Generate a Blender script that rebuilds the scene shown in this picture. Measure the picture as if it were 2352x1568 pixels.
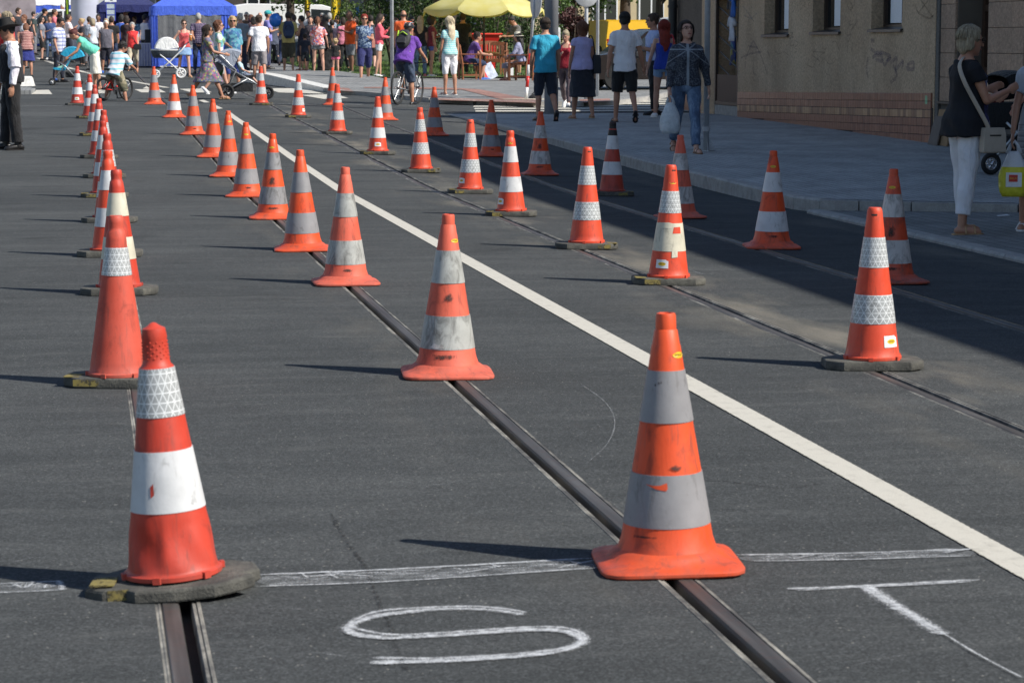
import bpy, bmesh, math, random
import numpy as np
from mathutils import Vector, Matrix, Euler

random.seed(7)
R = math.radians
scene = bpy.context.scene
for o in list(bpy.data.objects):
    bpy.data.objects.remove(o)
COL = scene.collection

# ------------------------------------------------------------------ camera
HC = 1.535
PITCH = math.atan(681 / 5505)
YAW = R(10.1)
cam_d = bpy.data.cameras.new('camera')
cam_d.sensor_width = 23.5
cam_d.lens = 55
cam_d.clip_start = .1
cam_d.clip_end = 3000
cam_d.dof.use_dof = True
cam_d.dof.focus_distance = 19.0
cam_d.dof.aperture_fstop = 7.5
cam = bpy.data.objects.new('camera', cam_d)
COL.objects.link(cam)
cam.location = (0, 0, HC)
cam.rotation_euler = (math.pi / 2 - PITCH, 0, -YAW)
scene.camera = cam

# ------------------------------------------------------------------ sky and sun
SUN_EL, SUN_AZ = R(41.4), R(124.3)          # azimuth clockwise from +Y (the direction of the tracks)
world = bpy.data.worlds.new('World')
scene.world = world
world.use_nodes = True
wn = world.node_tree
wn.nodes.clear()
sky = wn.nodes.new('ShaderNodeTexSky')
sky.sky_type = 'NISHITA'
sky.sun_disc = False
sky.sun_elevation = SUN_EL
sky.sun_rotation = SUN_AZ
sky.air_density = 1.0
sky.dust_density = .6
sky.ozone_density = 2.2
bg = wn.nodes.new('ShaderNodeBackground')
bg.inputs['Strength'].default_value = .096
wo = wn.nodes.new('ShaderNodeOutputWorld')
wn.links.new(sky.outputs[0], bg.inputs[0])
wn.links.new(bg.outputs[0], wo.inputs[0])
sun_d = bpy.data.lights.new('sun', 'SUN')
sun_d.energy = 5.0
sun_d.angle = R(.53)
sun_d.color = (1, .95, .87)
sun = bpy.data.objects.new('sun', sun_d)
COL.objects.link(sun)
SUNV = Vector((math.sin(SUN_AZ) * math.cos(SUN_EL), math.cos(SUN_AZ) * math.cos(SUN_EL), math.sin(SUN_EL)))
sun.rotation_euler = SUNV.to_track_quat('Z', 'Y').to_euler()

vs = scene.view_settings
vs.view_transform = 'Standard'
vs.look = 'None'
vs.exposure = .27
vs.gamma = 1
vs.use_curve_mapping = False

# ------------------------------------------------------------------ the lie of the land
_ZP = [(-60, 0), (25.5, 0), (31, .07), (36.5, .16), (43, .25), (48, .34), (60, .46), (70, .56), (78, .66), (86, .84), (92, 1.02), (98, 1.2), (106, 1.42), (130, 1.9), (400, 5)]
_ZY = [a for a, b in _ZP]
_ZZ = [b for a, b in _ZP]
def zr(x, y):                                 # road surface: rises slowly away, falls to the right gutter
    c = .02 * min(max(x - 3.6, 0), 3.4) * min(max((56 - y) / 8, 0), 1)
    return float(np.interp(y, _ZY, _ZZ)) - c
_PY, _PZ = [0, 22, 32, 37, 43, 47, 90], [.05, .06, .15, .2, .23, .22, .6]
def zp(y):                                    # pavement in front of the shop building
    return float(np.interp(y, _PY, _PZ))
cp_, sp_, cy_, sy_ = math.cos(PITCH), math.sin(PITCH), math.cos(YAW), math.sin(YAW)
FW = Vector((sy_ * cp_, cy_ * cp_, -sp_)); RT = Vector((cy_, -sy_, 0)); UP = RT.cross(FW)
EYE = Vector((0, 0, HC))
def ray(px, py):                              # survey sheet: 2352 x 1568 sighting grid
    return (FW * 5505 + RT * (px - 1176) + UP * (784 - py)).normalized()
def at(px, py, dz=0., zf=None):               # where a sight line meets the ground
    d = ray(px, py); t0 = 3.
    zf = zf or zr
    t = t0
    while t < 400:
        p = EYE + d * t
        if p.z - zf(p.x, p.y) - dz <= 0: break
        t0 = t; t += .25
    a, b = t0, t
    for _ in range(30):
        m = (a + b) / 2; p = EYE + d * m
        if p.z - zf(p.x, p.y) - dz > 0: a = m
        else: b = m
    return EYE + d * a
def pav(x, y): return zp(y)
def at_y(px, Y, dz=0.):                       # ground point on a sight azimuth at distance Y along the street
    k = (px - 1176) / 5505
    # X = x cy - y sy ; D = x sy + y cy ; X = k D
    x = Y * (sy_ + k * cy_) / (cy_ - k * sy_)
    return Vector((x, Y, zr(x, Y) + dz))
def z_at(p, py):                              # height of a sight row above point p
    D = p.x * sy_ + p.y * cy_
    t = (784 - py) / 5505
    # solve height: d.up/d.fw = t with d=(..,z-HC)
    # fw comp = D*cp - h*sp ; up comp = D*sp + h*cp
    h = (t * D * cp_ - D * sp_) / (cp_ + t * sp_)
    return HC + h
XF = 11.8                                     # shop facade plane
def fy(px):
    k = (px - 1176) / 5505
    return XF * (cy_ - k * sy_) / (sy_ + k * cy_)
def fz(px, py):
    return z_at(Vector((XF, fy(px), 0)), py)

# ------------------------------------------------------------------ mesh building
class MB:
    def __init__(s): s.v = []; s.f = []
    def add(s, vs_, fs):
        n = len(s.v); s.v += [tuple(q) for q in vs_]; s.f += [tuple(i + n for i in f) for f in fs]; return s
    def box(s, c, size, rz=0, m=None, bev=0):
        x, y, z = size[0] / 2, size[1] / 2, size[2] / 2
        if bev:
            b = min(bev, x * .9, y * .9, z * .9)
            P = []
            for zz, ins in ((-z, b), (-z + b, 0), (z - b, 0), (z, b)):
                for (ax, ay) in ((-1, -1), (1, -1), (1, 1), (-1, 1)):
                    P.append(Vector((ax * (x - ins), ay * (y - ins), zz)))
            Fs = [(3, 2, 1, 0), (12, 13, 14, 15)]
            for k in range(3):
                for i in range(4):
                    j = (i + 1) % 4
                    Fs.append((k * 4 + i, k * 4 + j, k * 4 + 4 + j, k * 4 + 4 + i))
        else:
            P = [Vector((a, b_, d)) for d in (-z, z) for (a, b_) in ((-x, -y), (x, -y), (x, y), (-x, y))]
            Fs = [(3, 2, 1, 0), (4, 5, 6, 7), (0, 1, 5, 4), (1, 2, 6, 5), (2, 3, 7, 6), (3, 0, 4, 7)]
        M = m if m is not None else Matrix.Rotation(rz, 3, 'Z')
        return s.add([M @ p + Vector(c) for p in P], Fs)
    def tube(s, pts, rad, n=10, caps=True, flat=None):
        pts = [Vector(p) for p in pts]
        if not hasattr(rad, '__len__'): rad = [rad] * len(pts)
        rings = []; prev = None
        for i, p in enumerate(pts):
            t = (pts[min(i + 1, len(pts) - 1)] - pts[max(i - 1, 0)])
            if t.length < 1e-9: t = Vector((0, 0, 1))
            t.normalize()
            if prev is None:
                a = Vector((1, 0, 0)) if abs(t.x) < .8 else Vector((0, 1, 0))
                u = (a - t * a.dot(t)).normalized()
            else:
                u = (prev - t * prev.dot(t))
                u = u.normalized() if u.length > 1e-6 else Vector((1, 0, 0))
            prev = u; w = t.cross(u)
            r = rad[i]; ra, rb = (r if hasattr(r, '__len__') else (r, r))
            rings.append([p + u * ra * math.cos(6.28318 * k / n) + w * rb * math.sin(6.28318 * k / n) for k in range(n)])
        return s.loft(rings, caps)
    def loft(s, rings, caps=True, closed=True):
        n = len(rings[0]); V_ = [p for r in rings for p in r]; Fs = []
        for i in range(len(rings) - 1):
            for k in range(n if closed else n - 1):
                j = (k + 1) % n
                Fs.append((i * n + k, i * n + j, i * n + n + j, i * n + n + k))
        if caps:
            Fs.append(tuple(range(n - 1, -1, -1))); m = (len(rings) - 1) * n
            Fs.append(tuple(range(m, m + n)))
        return s.add(V_, Fs)
    def ball(s, c, r, n=12, m=None):
        rx, ry, rz_ = r if hasattr(r, '__len__') else (r, r, r)
        c = Vector(c); rings = []
        k = max(4, n // 2)
        for i in range(k + 1):
            a = -math.pi / 2 + math.pi * (i + (.02 if i == 0 else -.02 if i == k else 0)) / k
            ring = []
            for j in range(n):
                b = 6.28318 * j / n
                p = Vector((rx * math.cos(a) * math.cos(b), ry * math.cos(a) * math.sin(b), rz_ * math.sin(a)))
                ring.append((m @ p if m is not None else p) + c)
            rings.append(ring)
        return s.loft(rings)
    def lathe(s, prof, n=24, c=(0, 0, 0), caps=True):
        c = Vector(c)
        return s.loft([[c + Vector((r * math.cos(6.28318 * k / n), r * math.sin(6.28318 * k / n), z)) for k in range(n)] for r, z in prof], caps)
    def quad(s, a, b, c, d): return s.add([a, b, c, d], [(0, 1, 2, 3)])
    def prism(s, poly, z0, z1):
        n = len(poly)
        V_ = [(x, y, z0) for x, y in poly] + [(x, y, z1) for x, y in poly]
        Fs = [tuple(range(n - 1, -1, -1)), tuple(range(n, 2 * n))] + [(i, (i + 1) % n, n + (i + 1) % n, n + i) for i in range(n)]
        return s.add(V_, Fs)
    def mesh(s, name, mat=None, smooth=None):
        me = bpy.data.meshes.new(name)
        me.from_pydata([tuple(v) for v in s.v], [], s.f)
        me.validate(); me.update()
        if mat is not None: me.materials.append(mat)
        if smooth is not None: shade(me, smooth)
        return me
    def build(s, name, mat=None, parent=None, smooth=None, loc=None, rz=None):
        return link(name, s.mesh(name, mat, smooth), parent, loc, rz)

def density(o, vals):
    a = o.data.attributes.new('press_amount', 'FLOAT', 'POINT'); a.data.foreach_set('value', np.array(vals, np.float32)); return o
def shade(me, ang):
    n = len(me.polygons)
    me.polygons.foreach_set('use_smooth', [True] * n)
    if ang is not True and ang < 179:
        try: me.set_sharp_from_angle(angle=R(ang))
        except Exception: pass
def link(name, me, parent=None, loc=None, rz=None):
    o = bpy.data.objects.new(name, me)
    COL.objects.link(o)
    if parent is not None: o.parent = parent
    if loc is not None: o.location = loc
    if rz is not None: o.rotation_euler = (0, 0, rz)
    return o
def empty(name, loc=(0, 0, 0), rz=0):
    o = bpy.data.objects.new(name, None)
    o.empty_display_size = .2
    COL.objects.link(o); o.location = loc; o.rotation_euler = (0, 0, rz)
    return o
def tag(o, label, cat, group=None):
    o['label'] = label; o['category'] = cat
    if group: o['group'] = group
    return o
def struct(o, label=None):
    o['kind'] = 'structure'
    if label: o['label'] = label
    return o
def thing(name, label, cat, loc=(0, 0, 0), rz=0, group=None):
    return tag(empty(name, loc, rz), label, cat, group)

# ------------------------------------------------------------------ materials
class NT:
    def __init__(s, name):
        s.m = bpy.data.materials.new(name); s.m.use_nodes = True
        s.t = s.m.node_tree; s.t.nodes.clear()
        s.out = s.n('OutputMaterial'); s.b = s.n('BsdfPrincipled')
        s.l(s.b.outputs[0], s.out.inputs[0])
    def n(s, ty, **kw):
        nd = s.t.nodes.new('ShaderNode' + ty)
        for k, v in kw.items(): setattr(nd, k, v)
        return nd
    def l(s, a, b): s.t.links.new(a, b)
    def val(s, sock, v):
        if hasattr(v, 'is_output') or isinstance(v, bpy.types.NodeSocket): s.l(v, sock)
        elif hasattr(v, '__len__') and len(v) == 3 and sock.type == 'RGBA': sock.default_value = (*v, 1)
        else: sock.default_value = v
    def coord(s, which='Object'): return s.n('TexCoord').outputs[which]
    def pos(s): return s.n('NewGeometry').outputs['Position']
    def mapping(s, v, scale=(1, 1, 1), loc=(0, 0, 0), rot=(0, 0, 0)):
        m = s.n('Mapping'); s.l(v, m.inputs[0])
        m.inputs['Scale'].default_value = scale; m.inputs['Location'].default_value = loc; m.inputs['Rotation'].default_value = rot
        return m.outputs[0]
    def noise(s, v, scale=5., detail=4., rough=.55, dist=0.):
        x = s.n('TexNoise'); s.l(v, x.inputs['Vector'])
        x.inputs['Scale'].default_value = scale; x.inputs['Detail'].default_value = detail
        x.inputs['Roughness'].default_value = rough; x.inputs['Distortion'].default_value = dist
        return x.outputs[0]
    def vor(s, v, scale=5., feature='F1', out='Distance'):
        x = s.n('TexVoronoi', feature=feature); s.l(v, x.inputs['Vector']); x.inputs['Scale'].default_value = scale
        return x.outputs[out]
    def ramp(s, f, stops, interp='LINEAR'):
        x = s.n('ValToRGB'); s.l(f, x.inputs[0]); x.color_ramp.interpolation = interp
        e = x.color_ramp.elements
        while len(e) < len(stops): e.new(.5)
        for q, (p, c) in zip(e, stops):
            q.position = p; q.color = (*c, 1) if hasattr(c, '__len__') else (c, c, c, 1)
        return x.outputs[0]
    def math(s, op, a, b=0., c=None):
        x = s.n('Math', operation=op); s.val(x.inputs[0], a); s.val(x.inputs[1], b)
        if c is not None: s.val(x.inputs[2], c)
        return x.outputs[0]
    def vmath(s, op, a, b=(0, 0, 0), out=0):
        x = s.n('VectorMath', operation=op); s.val(x.inputs[0], a); s.val(x.inputs[1], b)
        return x.outputs[out]
    def mix(s, f, a, b, mode='MIX'):
        x = s.n('Mix', data_type='RGBA', blend_type=mode)
        s.val(x.inputs[0], f); s.val(x.inputs[6], a); s.val(x.inputs[7], b)
        return x.outputs[2]
    def sep(s, v): 
        x = s.n('SeparateXYZ'); s.l(v, x.inputs[0]); return x.outputs
    def comb(s, x=0., y=0., z=0.):
        c = s.n('CombineXYZ'); s.val(c.inputs[0], x); s.val(c.inputs[1], y); s.val(c.inputs[2], z); return c.outputs[0]
    def attr(s, nm): return s.n('Attribute', attribute_name=nm).outputs['Fac']
    def rand(s): return s.n('ObjectInfo').outputs['Random']
    def shift(s, v, k=37.):              # per-object offset of a texture coordinate
        r = s.math('MULTIPLY', s.rand(), k)
        return s.vmath('ADD', v, s.comb(r, s.math('MULTIPLY', r, 1.7), s.math('MULTIPLY', r, .6)))
    def bump(s, h, st=.3, dist=.01):
        x = s.n('Bump'); s.l(h, x.inputs['Height']); x.inputs['Strength'].default_value = st; x.inputs['Distance'].default_value = dist
        s.l(x.outputs[0], s.b.inputs['Normal']); return s
    def fin(s, col=None, rough=None, metal=None, alpha=None, **kw):
        if col is not None: s.val(s.b.inputs['Base Color'], col)
        if rough is not None: s.val(s.b.inputs['Roughness'], rough)
        if metal is not None: s.val(s.b.inputs['Metallic'], metal)
        if alpha is not None: s.val(s.b.inputs['Alpha'], alpha)
        for k, v in kw.items(): s.val(s.b.inputs[k], v)
        return s.m
def srgb(r, g, b):
    f = lambda c: (c / 255 / 12.92) if c / 255 <= .04045 else ((c / 255 + .055) / 1.055) ** 2.4
    return (f(r), f(g), f(b))
_MC = {}
def plain(name, col, rough=.6, var=.12, scale=9., bump=0., bscale=60., metal=0., **kw):
    if name in _MC: return _MC[name]
    t = NT(name); c = t.shift(t.coord())
    f = t.noise(c, scale, 5)
    a = tuple(x * (1 - var) for x in col); b = tuple(min(1, x * (1 + var)) for x in col)
    if bump: t.bump(t.noise(c, bscale, 3), .5, bump)
    _MC[name] = t.fin(t.ramp(f, [(.3, a), (.7, b)]), rough, metal, **kw)
    return _MC[name]
def cloth(name, col, var=.18):
    if name in _MC: return _MC[name]
    t = NT(name); c = t.shift(t.coord())
    f = t.noise(c, 7, 4)
    weave = t.noise(t.mapping(c, (220, 220, 220)), 1, 2)
    fold = t.noise(t.mapping(c, (13, 13, 6)), 1, 4, .55, 1.2)
    t.bump(t.math('ADD', t.math('MULTIPLY', fold, 1.), t.math('MULTIPLY', weave, .04)), .8, .035)
    a = tuple(x * (1 - var) for x in col); b = tuple(min(1, x * (1 + var * .6)) for x in col)
    _MC[name] = t.fin(t.ramp(f, [(.3, a), (.7, b)]), .85, **{'Sheen Weight': .15})
    return _MC[name]
# ================================================================== THE SETTING
def sheet(name, xs, ys, zf, mat, skip=(), parent=None):
    m = MB(); nx, ny = len(xs), len(ys)
    V_ = [(x, y, zf(x, y)) for y in ys for x in xs]
    Fs = []
    for j in range(ny - 1):
        for i in range(nx - 1):
            mx = (xs[i] + xs[i + 1]) / 2
            if any(a < mx < b for a, b in skip): continue
            Fs.append((j * nx + i, j * nx + i + 1, j * nx + nx + i + 1, j * nx + nx + i))
    m.add(V_, Fs)
    return m.build(name, mat, parent, True)

def asphalt_mat():
    t = NT('asphalt'); p = t.pos()
    big = t.noise(p, .35, 5, .6)
    streak = t.noise(t.mapping(p, (.35, 2.6, 1)), 1.3, 6, .7, .4)
    mid = t.noise(p, 6, 5, .65)
    agg = t.vor(p, 170, 'F1', 'Color')
    aggv = t.sep(agg)[0]
    fine = t.noise(p, 420, 2, .6)
    base = t.ramp(t.math('ADD', t.math('MULTIPLY', big, .5), t.math('MULTIPLY', streak, .5)), [(.32, (.049, .0535, .055)), (.5, (.074, .0790, .0805)), (.68, (.108, .1135, .1135))])
    base = t.mix(t.math('MULTIPLY', mid, .3), base, (.042, .044, .045))
    base = t.mix(.75, base, t.ramp(aggv, [(0, .45), (.45, .82), (.85, 1.2), (1, 1.9)]), 'MULTIPLY')
    base = t.mix(.5, base, t.ramp(fine, [(.3, .5), (.7, 1.5)]), 'MULTIPLY')
    # pale crushed grit
    sp = t.vor(p, 38, 'F1', 'Distance'); spc = t.sep(t.vor(p, 38, 'F1', 'Color'))
    g = t.math('MULTIPLY', t.math('LESS_THAN', sp, .13), t.math('GREATER_THAN', spc[1], .80))
    g = t.math('MULTIPLY', g, t.math('GREATER_THAN', t.noise(p, 1.1, 3), .44))
    base = t.mix(t.math('MULTIPLY', g, .8), base, (.33, .32, .29))
    # sandy dust along the rails, thickest by the second track
    x, y, z = t.sep(p)
    def near(x0, w): return t.math('POWER', 2.718, t.math('MULTIPLY', t.math('POWER', t.math('DIVIDE', t.math('SUBTRACT', x, x0), w), 2.), -1.))
    dn = t.ramp(t.noise(t.mapping(p, (1.2, .35, 1)), 1.2, 4, .6), [(.50, 0.), (.74, 1.)])
    dust = t.math('ADD', t.math('MULTIPLY', near(3.8, .42), 1.), t.math('MULTIPLY', near(4.0, .9), .18))
    dust = t.math('ADD', dust, t.math('MULTIPLY', near(1.48, .22), .35))
    dust = t.math('ADD', dust, t.math('MULTIPLY', near(6.55, .35), .5))
    dust = t.math('MULTIPLY', dust, dn)
    dust = t.math('MULTIPLY', dust, t.ramp(fine, [(.35, .25), (.6, 1.)]))
    base = t.mix(dust, base, (.26, .235, .19))
    # scuffed pale arcs and tyre-worn patches
    wv = t.noise(t.mapping(p, (.6, 2.4, 1)), 2.6, 7, .72, .6)
    base = t.mix(t.ramp(wv, [(.55, 0.), (.74, .34)]), base, (.165, .17, .165))
    oil = t.noise(p, .8, 6, .6, .3)
    base = t.mix(t.ramp(oil, [(.62, 0.), (.72, .45)]), base, (.022, .023, .024))
    cr = t.vor(t.vmath('ADD', p, t.comb(t.math('MULTIPLY', t.noise(p, 2.2, 5), .9), t.math('MULTIPLY', t.noise(t.mapping(p, (1, 1, 1), (7, 3, 0)), 2.2, 5), .9), 0.)), .32, 'DISTANCE_TO_EDGE')
    base = t.mix(t.ramp(cr, [(0, .16), (.004, 0.)]), base, (.02, .02, .021))
    t.bump(t.math('ADD', t.math('MULTIPLY', aggv, .6), t.math('MULTIPLY', fine, .4)), .55, .004)
    return t.fin(base, .9, **{'Specular IOR Level': .12})
ASPH = asphalt_mat()

RAILS = [(.232, -1), (1.66, 1), (3.668, -1), (5.098, 1)]      # inner running edge, side of the head
slots = []
for xe, sd in RAILS:
    lo, hi = sorted((xe + sd * .066, xe - sd * .058))
    slots.append((lo, hi))
xs = sorted([-120, -40, -12, -5, -2, -.6, .7, 1.15, 2.2, 3., 3.6, 4.3, 5.6, 6.2, 7., 9, 12, 30, 80, 160] + [v for s_ in slots for v in s_])
ys = [-15, -5, 0, 4] + [5 + 1.5 * i for i in range(66)] + [108, 115, 125, 140, 170, 220, 400]
road = struct(sheet('road', xs, ys, zr, ASPH, slots), 'dark grey asphalt street with two tram tracks')

def rail_mats():
    t = NT('rail_steel'); p = t.pos()
    n = t.noise(t.mapping(p, (30, 1.2, 30)), 1, 5); n2 = t.noise(p, 25, 4)
    c = t.ramp(n, [(.3, (.055, .052, .05)), (.55, (.095, .09, .086)), (.75, (.15, .145, .14))])
    c = t.mix(t.ramp(n2, [(.5, 0.), (.72, .4)]), c, (.12, .075, .06))
    t.bump(n2, .3, .002)
    a = t.fin(c, .55, .3, **{'Specular IOR Level': .3})
    t = NT('rail_dirt'); p = t.pos()
    n = t.noise(t.mapping(p, (14, 5, 10)), 1, 6)
    t.bump(n, .8, .01)
    b = t.fin(t.ramp(n, [(.3, (.008, .008, .007)), (.6, (.02, .018, .016)), (.8, (.07, .062, .05))]), .9)
    t = NT('joint_sealant'); p = t.pos()
    n = t.noise(t.mapping(p, (60, 6, 1)), 1, 6, .7); br = t.noise(t.mapping(p, (3, 2.2, 1)), 1, 5, .7)
    c = t.ramp(n, [(.3, (.12, .115, .10)), (.65, (.40, .38, .33))])
    c = t.mix(t.ramp(br, [(.44, .95), (.60, 0.)]), c, (.06, .06, .06))
    t.bump(n, .4, .002)
    return a, b, t.fin(c, .9)
RSTEEL, RDIRT, SEAL = rail_mats()
rys = [-6] + [4 + 1. * i for i in range(110)]
def strip(prof):
    m = MB(); n = len(prof)
    V_ = []; Fs = []
    for j, y in enumerate(rys):
        for (x, dz) in prof: V_.append((x, y, zr(x, y) + dz))
    for j in range(len(rys) - 1):
        for i in range(n - 1):
            Fs.append((j * n + i, j * n + i + 1, j * n + n + i + 1, j * n + n + i))
    return m.add(V_, Fs)
for i, (xe, sd) in enumerate(RAILS):
    def X(pr): 
        q = [(xe + sd * a, b) for a, b in pr]
        return q if sd > 0 else q[::-1]
    r = strip(X([(-.047, -.03), (-.046, -.004), (-.044, -.001), (-.036, -.001), (-.034, -.006), (-.032, -.045)])).build('guard_lip', SEAL, None, 18)
    o = strip(X([(-.003, -.045), (-.001, -.008), (.003, .001), (.010, .002), (.045, .002), (.050, -.002), (.052, -.03)])).build('tram_rail', RSTEEL, None, 18)
    struct(o, ['rusty grooved tram rail nearest the left edge of the street', 'rusty grooved tram rail beside the bright orange cones', 'grooved tram rail under the cones on dark base plates', 'grooved tram rail in the shade nearest the kerb'][i])
    r.parent = o
    strip(X([(-.034, -.037), (-.022, -.041), (-.012, -.040), (-.002, -.037)])).build('groove_dirt', RDIRT, o, True)
    strip(X([(.050, -.006), (.052, .001), (.057, .001), (.060, -.001), (.067, -.001)])).build('joint_seal', SEAL, o)
    strip(X([(-.059, -.001), (-.056, .002), (-.048, .002), (-.045, -.006)])).build('joint_seal', SEAL, o)

# ---- painted markings
def paint_mat(edge=False):
    t = NT('road_paint'); p = t.pos()
    n = t.noise(p, 14, 6, .7); f = t.noise(p, 240, 3, .6); d = t.noise(t.mapping(p, (1.5, .6, 1)), 2, 4)
    c = t.ramp(f, [(.3, (.46, .435, .37)), (.6, (.60, .575, .505))])
    c = t.mix(t.ramp(n, [(.52, 0.), (.78, .6)]), c, (.27, .255, .22)); c = t.mix(t.ramp(t.noise(t.mapping(p, (26, 3, 1), rot=(0, 0, .3)), 1, 6, .75), [(.60, 0.), (.72, .6)]), c, (.2, .19, .17))
    c = t.mix(t.ramp(d, [(.6, 0.), (.75, .45)]), c, (.22, .2, .17))
    a = t.math('GREATER_THAN', t.math('ADD', t.math('MULTIPLY', n, .55), t.math('MULTIPLY', f, .45)), .335)
    if edge:      # the long line: paint chipped along both margins
        x, y, z = t.sep(p); xc = t.math('SUBTRACT', 2.7275, t.math('MULTIPLY', t.math('ADD', y, 5.), .001807))
        d = t.math('DIVIDE', t.math('ABSOLUTE', t.math('SUBTRACT', x, xc)), .0625)
        e = t.math('ADD', t.math('MULTIPLY', t.math('SUBTRACT', 1., d), 2.2), t.math('MULTIPLY', t.math('SUBTRACT', t.noise(p, 75, 6, .75), .5), .8))
        a = t.math('MULTIPLY', a, t.math('GREATER_THAN', e, .12))
    t.bump(f, .5, .003)
    return t.fin(c, .8, alpha=a)
PAINT = paint_mat(); PAINTL = paint_mat(True)
def ground_poly(m, pts, dz=.004, zf=zr, step=1.2):
    # pts: quad of world xy, subdivided lengthwise so that it follows the ground
    (a, b, c, d) = [Vector((p[0], p[1])) for p in pts]
    n = max(1, int(max((b - a).length, (c - d).length) / step)); k = max(1, int(max((d - a).length, (c - b).length) / step))
    V_ = []; Fs = []
    for i in range(n + 1):
        for j in range(k + 1):
            u, w = i / n, j / k
            q = (a * (1 - u) + b * u) * (1 - w) + (d * (1 - u) + c * u) * w
            V_.append((q.x, q.y, zf(q.x, q.y) + dz))
    for i in range(n):
        for j in range(k):
            Fs.append((i * (k + 1) + j, i * (k + 1) + k + 1 + j, i * (k + 1) + k + 2 + j, i * (k + 1) + j + 1))
    m.add(V_, Fs)
m = MB(); ground_poly(m, [(2.665, -5), (2.79, -5), (2.70, 44.8), (2.575, 44.8)])
struct(m.build('centre_line', PAINTL), 'long white painted line between the two tram tracks')
m = MB()
a_, b_ = at(377, 202), at(75, 131)
ground_poly(m, [(a_.x, a_.y), (a_.x + .16, a_.y), (b_.x + .18, b_.y), (b_.x, b_.y)])
struct(m.build('centre_line', PAINT), 'white painted line running on beyond the crossing towards the tents')
a_, b_ = at(480, 248), at(515, 256)
for i, q in enumerate([[(60, 208), (112, 207), (120, 217), (67, 217)], [(188, 208), (240, 207), (249, 215), (206, 215)], [(309, 206), (366, 205), (381, 213), (325, 213)],
          [(411, 205), (470, 204), (486, 213), (440, 213)], [(610, 204), (690, 203), (745, 216), (640, 213)], [(690, 219), (770, 217), (800, 226), (742, 228)], [(328, 204), (336, 199), (344, 203), (340, 205)], [(456, 231), (468, 230), (482, 236), (470, 237)], [(480, 243), (496, 242), (512, 250), (498, 251)]]):
    m = MB(); ground_poly(m, [at(*c)[:2] for c in q][::-1], .005)
    struct(m.build('crossing_bar', PAINT), 'white painted bar of the pedestrian crossing, %s from the left' % ['first', 'second', 'third', 'fourth', 'fifth', 'sixth', 'seventh', 'eighth', 'ninth'][i])
for i in range(6):      # crossing over the side street, bars lying across the view
    y0 = 46.2 + i * 1.05; m = MB()
    ground_poly(m, [(7.5 + .15 * i, y0), (14.5, y0 - .25), (14.5, y0 + .27), (7.6 + .15 * i, y0 + .52)], .005)
    struct(m.build('crossing_bar', PAINT), 'white bar of the side-street crossing behind the walkers, %s from the shop' % ['first', 'second', 'third', 'fourth', 'fifth', 'sixth'][i])

# ---- chalk
def chalk_mat():
    t = NT('chalk'); p = t.pos()
    g = t.noise(p, 260, 3, .6); n = t.noise(p, 35, 4, .6)
    d = t.attr('press_amount'); k = t.math('ADD', g, t.math('MULTIPLY', t.math('SUBTRACT', d, .62), .42))
    a = t.math('MULTIPLY', t.ramp(k, [(.40, 0.), (.60, 1.)]), t.ramp(n, [(.3, .35), (.62, .92)]))
    return t.fin((.62, .64, .66), .95, alpha=a)
CHALK = chalk_mat()
def spline(pts, n=6):
    pts = [Vector(p) for p in pts]; out = []
    P = [pts[0] * 2 - pts[1]] + pts + [pts[-1] * 2 - pts[-2]]
    for i in range(1, len(P) - 2):
        for k in range(n):
            t = k / n; a, b, c, d = P[i - 1], P[i], P[i + 1], P[i + 2]
            out.append(.5 * (2 * b + (c - a) * t + (2 * a - 5 * b + 4 * c - d) * t * t + (3 * b - a - 3 * c + d) * t ** 3))
    return out + [pts[-1]]
DENS = []
def ribbon(m, pts, w, dz, zf=zr, jit=.0, press=1.):
    V_ = []; Fs = []; n = len(pts)
    for i, p in enumerate(pts):
        t = (pts[min(i + 1, n - 1)] - pts[max(i - 1, 0)]); s_ = Vector((-t.y, t.x)).normalized()
        ww = w * (1 + random.uniform(-jit, jit)) * (.5 if i in (0, n - 1) else 1)
        pr_ = press * random.uniform(.75, 1.1) * (.6 if i in (0, n - 1) else 1)
        for k in (-1, 0, 1):
            q = Vector((p.x, p.y)) + s_ * k * ww / 2
            V_.append((q.x, q.y, zf(q.x, q.y) + dz)); DENS.append(pr_ if k == 0 else 0.)
    for i in range(n - 1):
        for k in (0, 1): Fs.append((3 * i + k, 3 * i + 3 + k, 3 * i + 4 + k, 3 * i + 1 + k))
    m.add(V_, Fs)
def chalk(name, label, lines, cat='chalk mark', group=None):
    m = MB(); DENS.clear()
    for i, (pl, w) in enumerate(lines):
        ribbon(m, spline([at(*q) for q in pl], 8), w * 1.9, .004 + .0005 * (i % 14), jit=.2, press=.55 if 'arc' in name or 'scratch' in name else 1.)
    return tag(density(m.build(name, CHALK), DENS), label, cat, group)
S_ = [(1205, 1414), (1150, 1405), (1080, 1400), (980, 1402), (870, 1415), (815, 1433), (800, 1448), (830, 1460), (900, 1465), (1000, 1461), (1120, 1453), (1230, 1447), (1295, 1450), (1335, 1465), (1330, 1482), (1270, 1499), (1150, 1511), (1000, 1519), (850, 1523)]
chalk('chalk_letter', 'big white chalk letter S drawn on the asphalt between the front cones', [(S_, .034), ([(x + 6, y - 5 - (5 if 700 < x < 900 else 0)) for x, y in S_], .02), ([(x - 4, y + 4) for x, y in S_[3:]], .018)], 'chalk letter')
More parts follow.
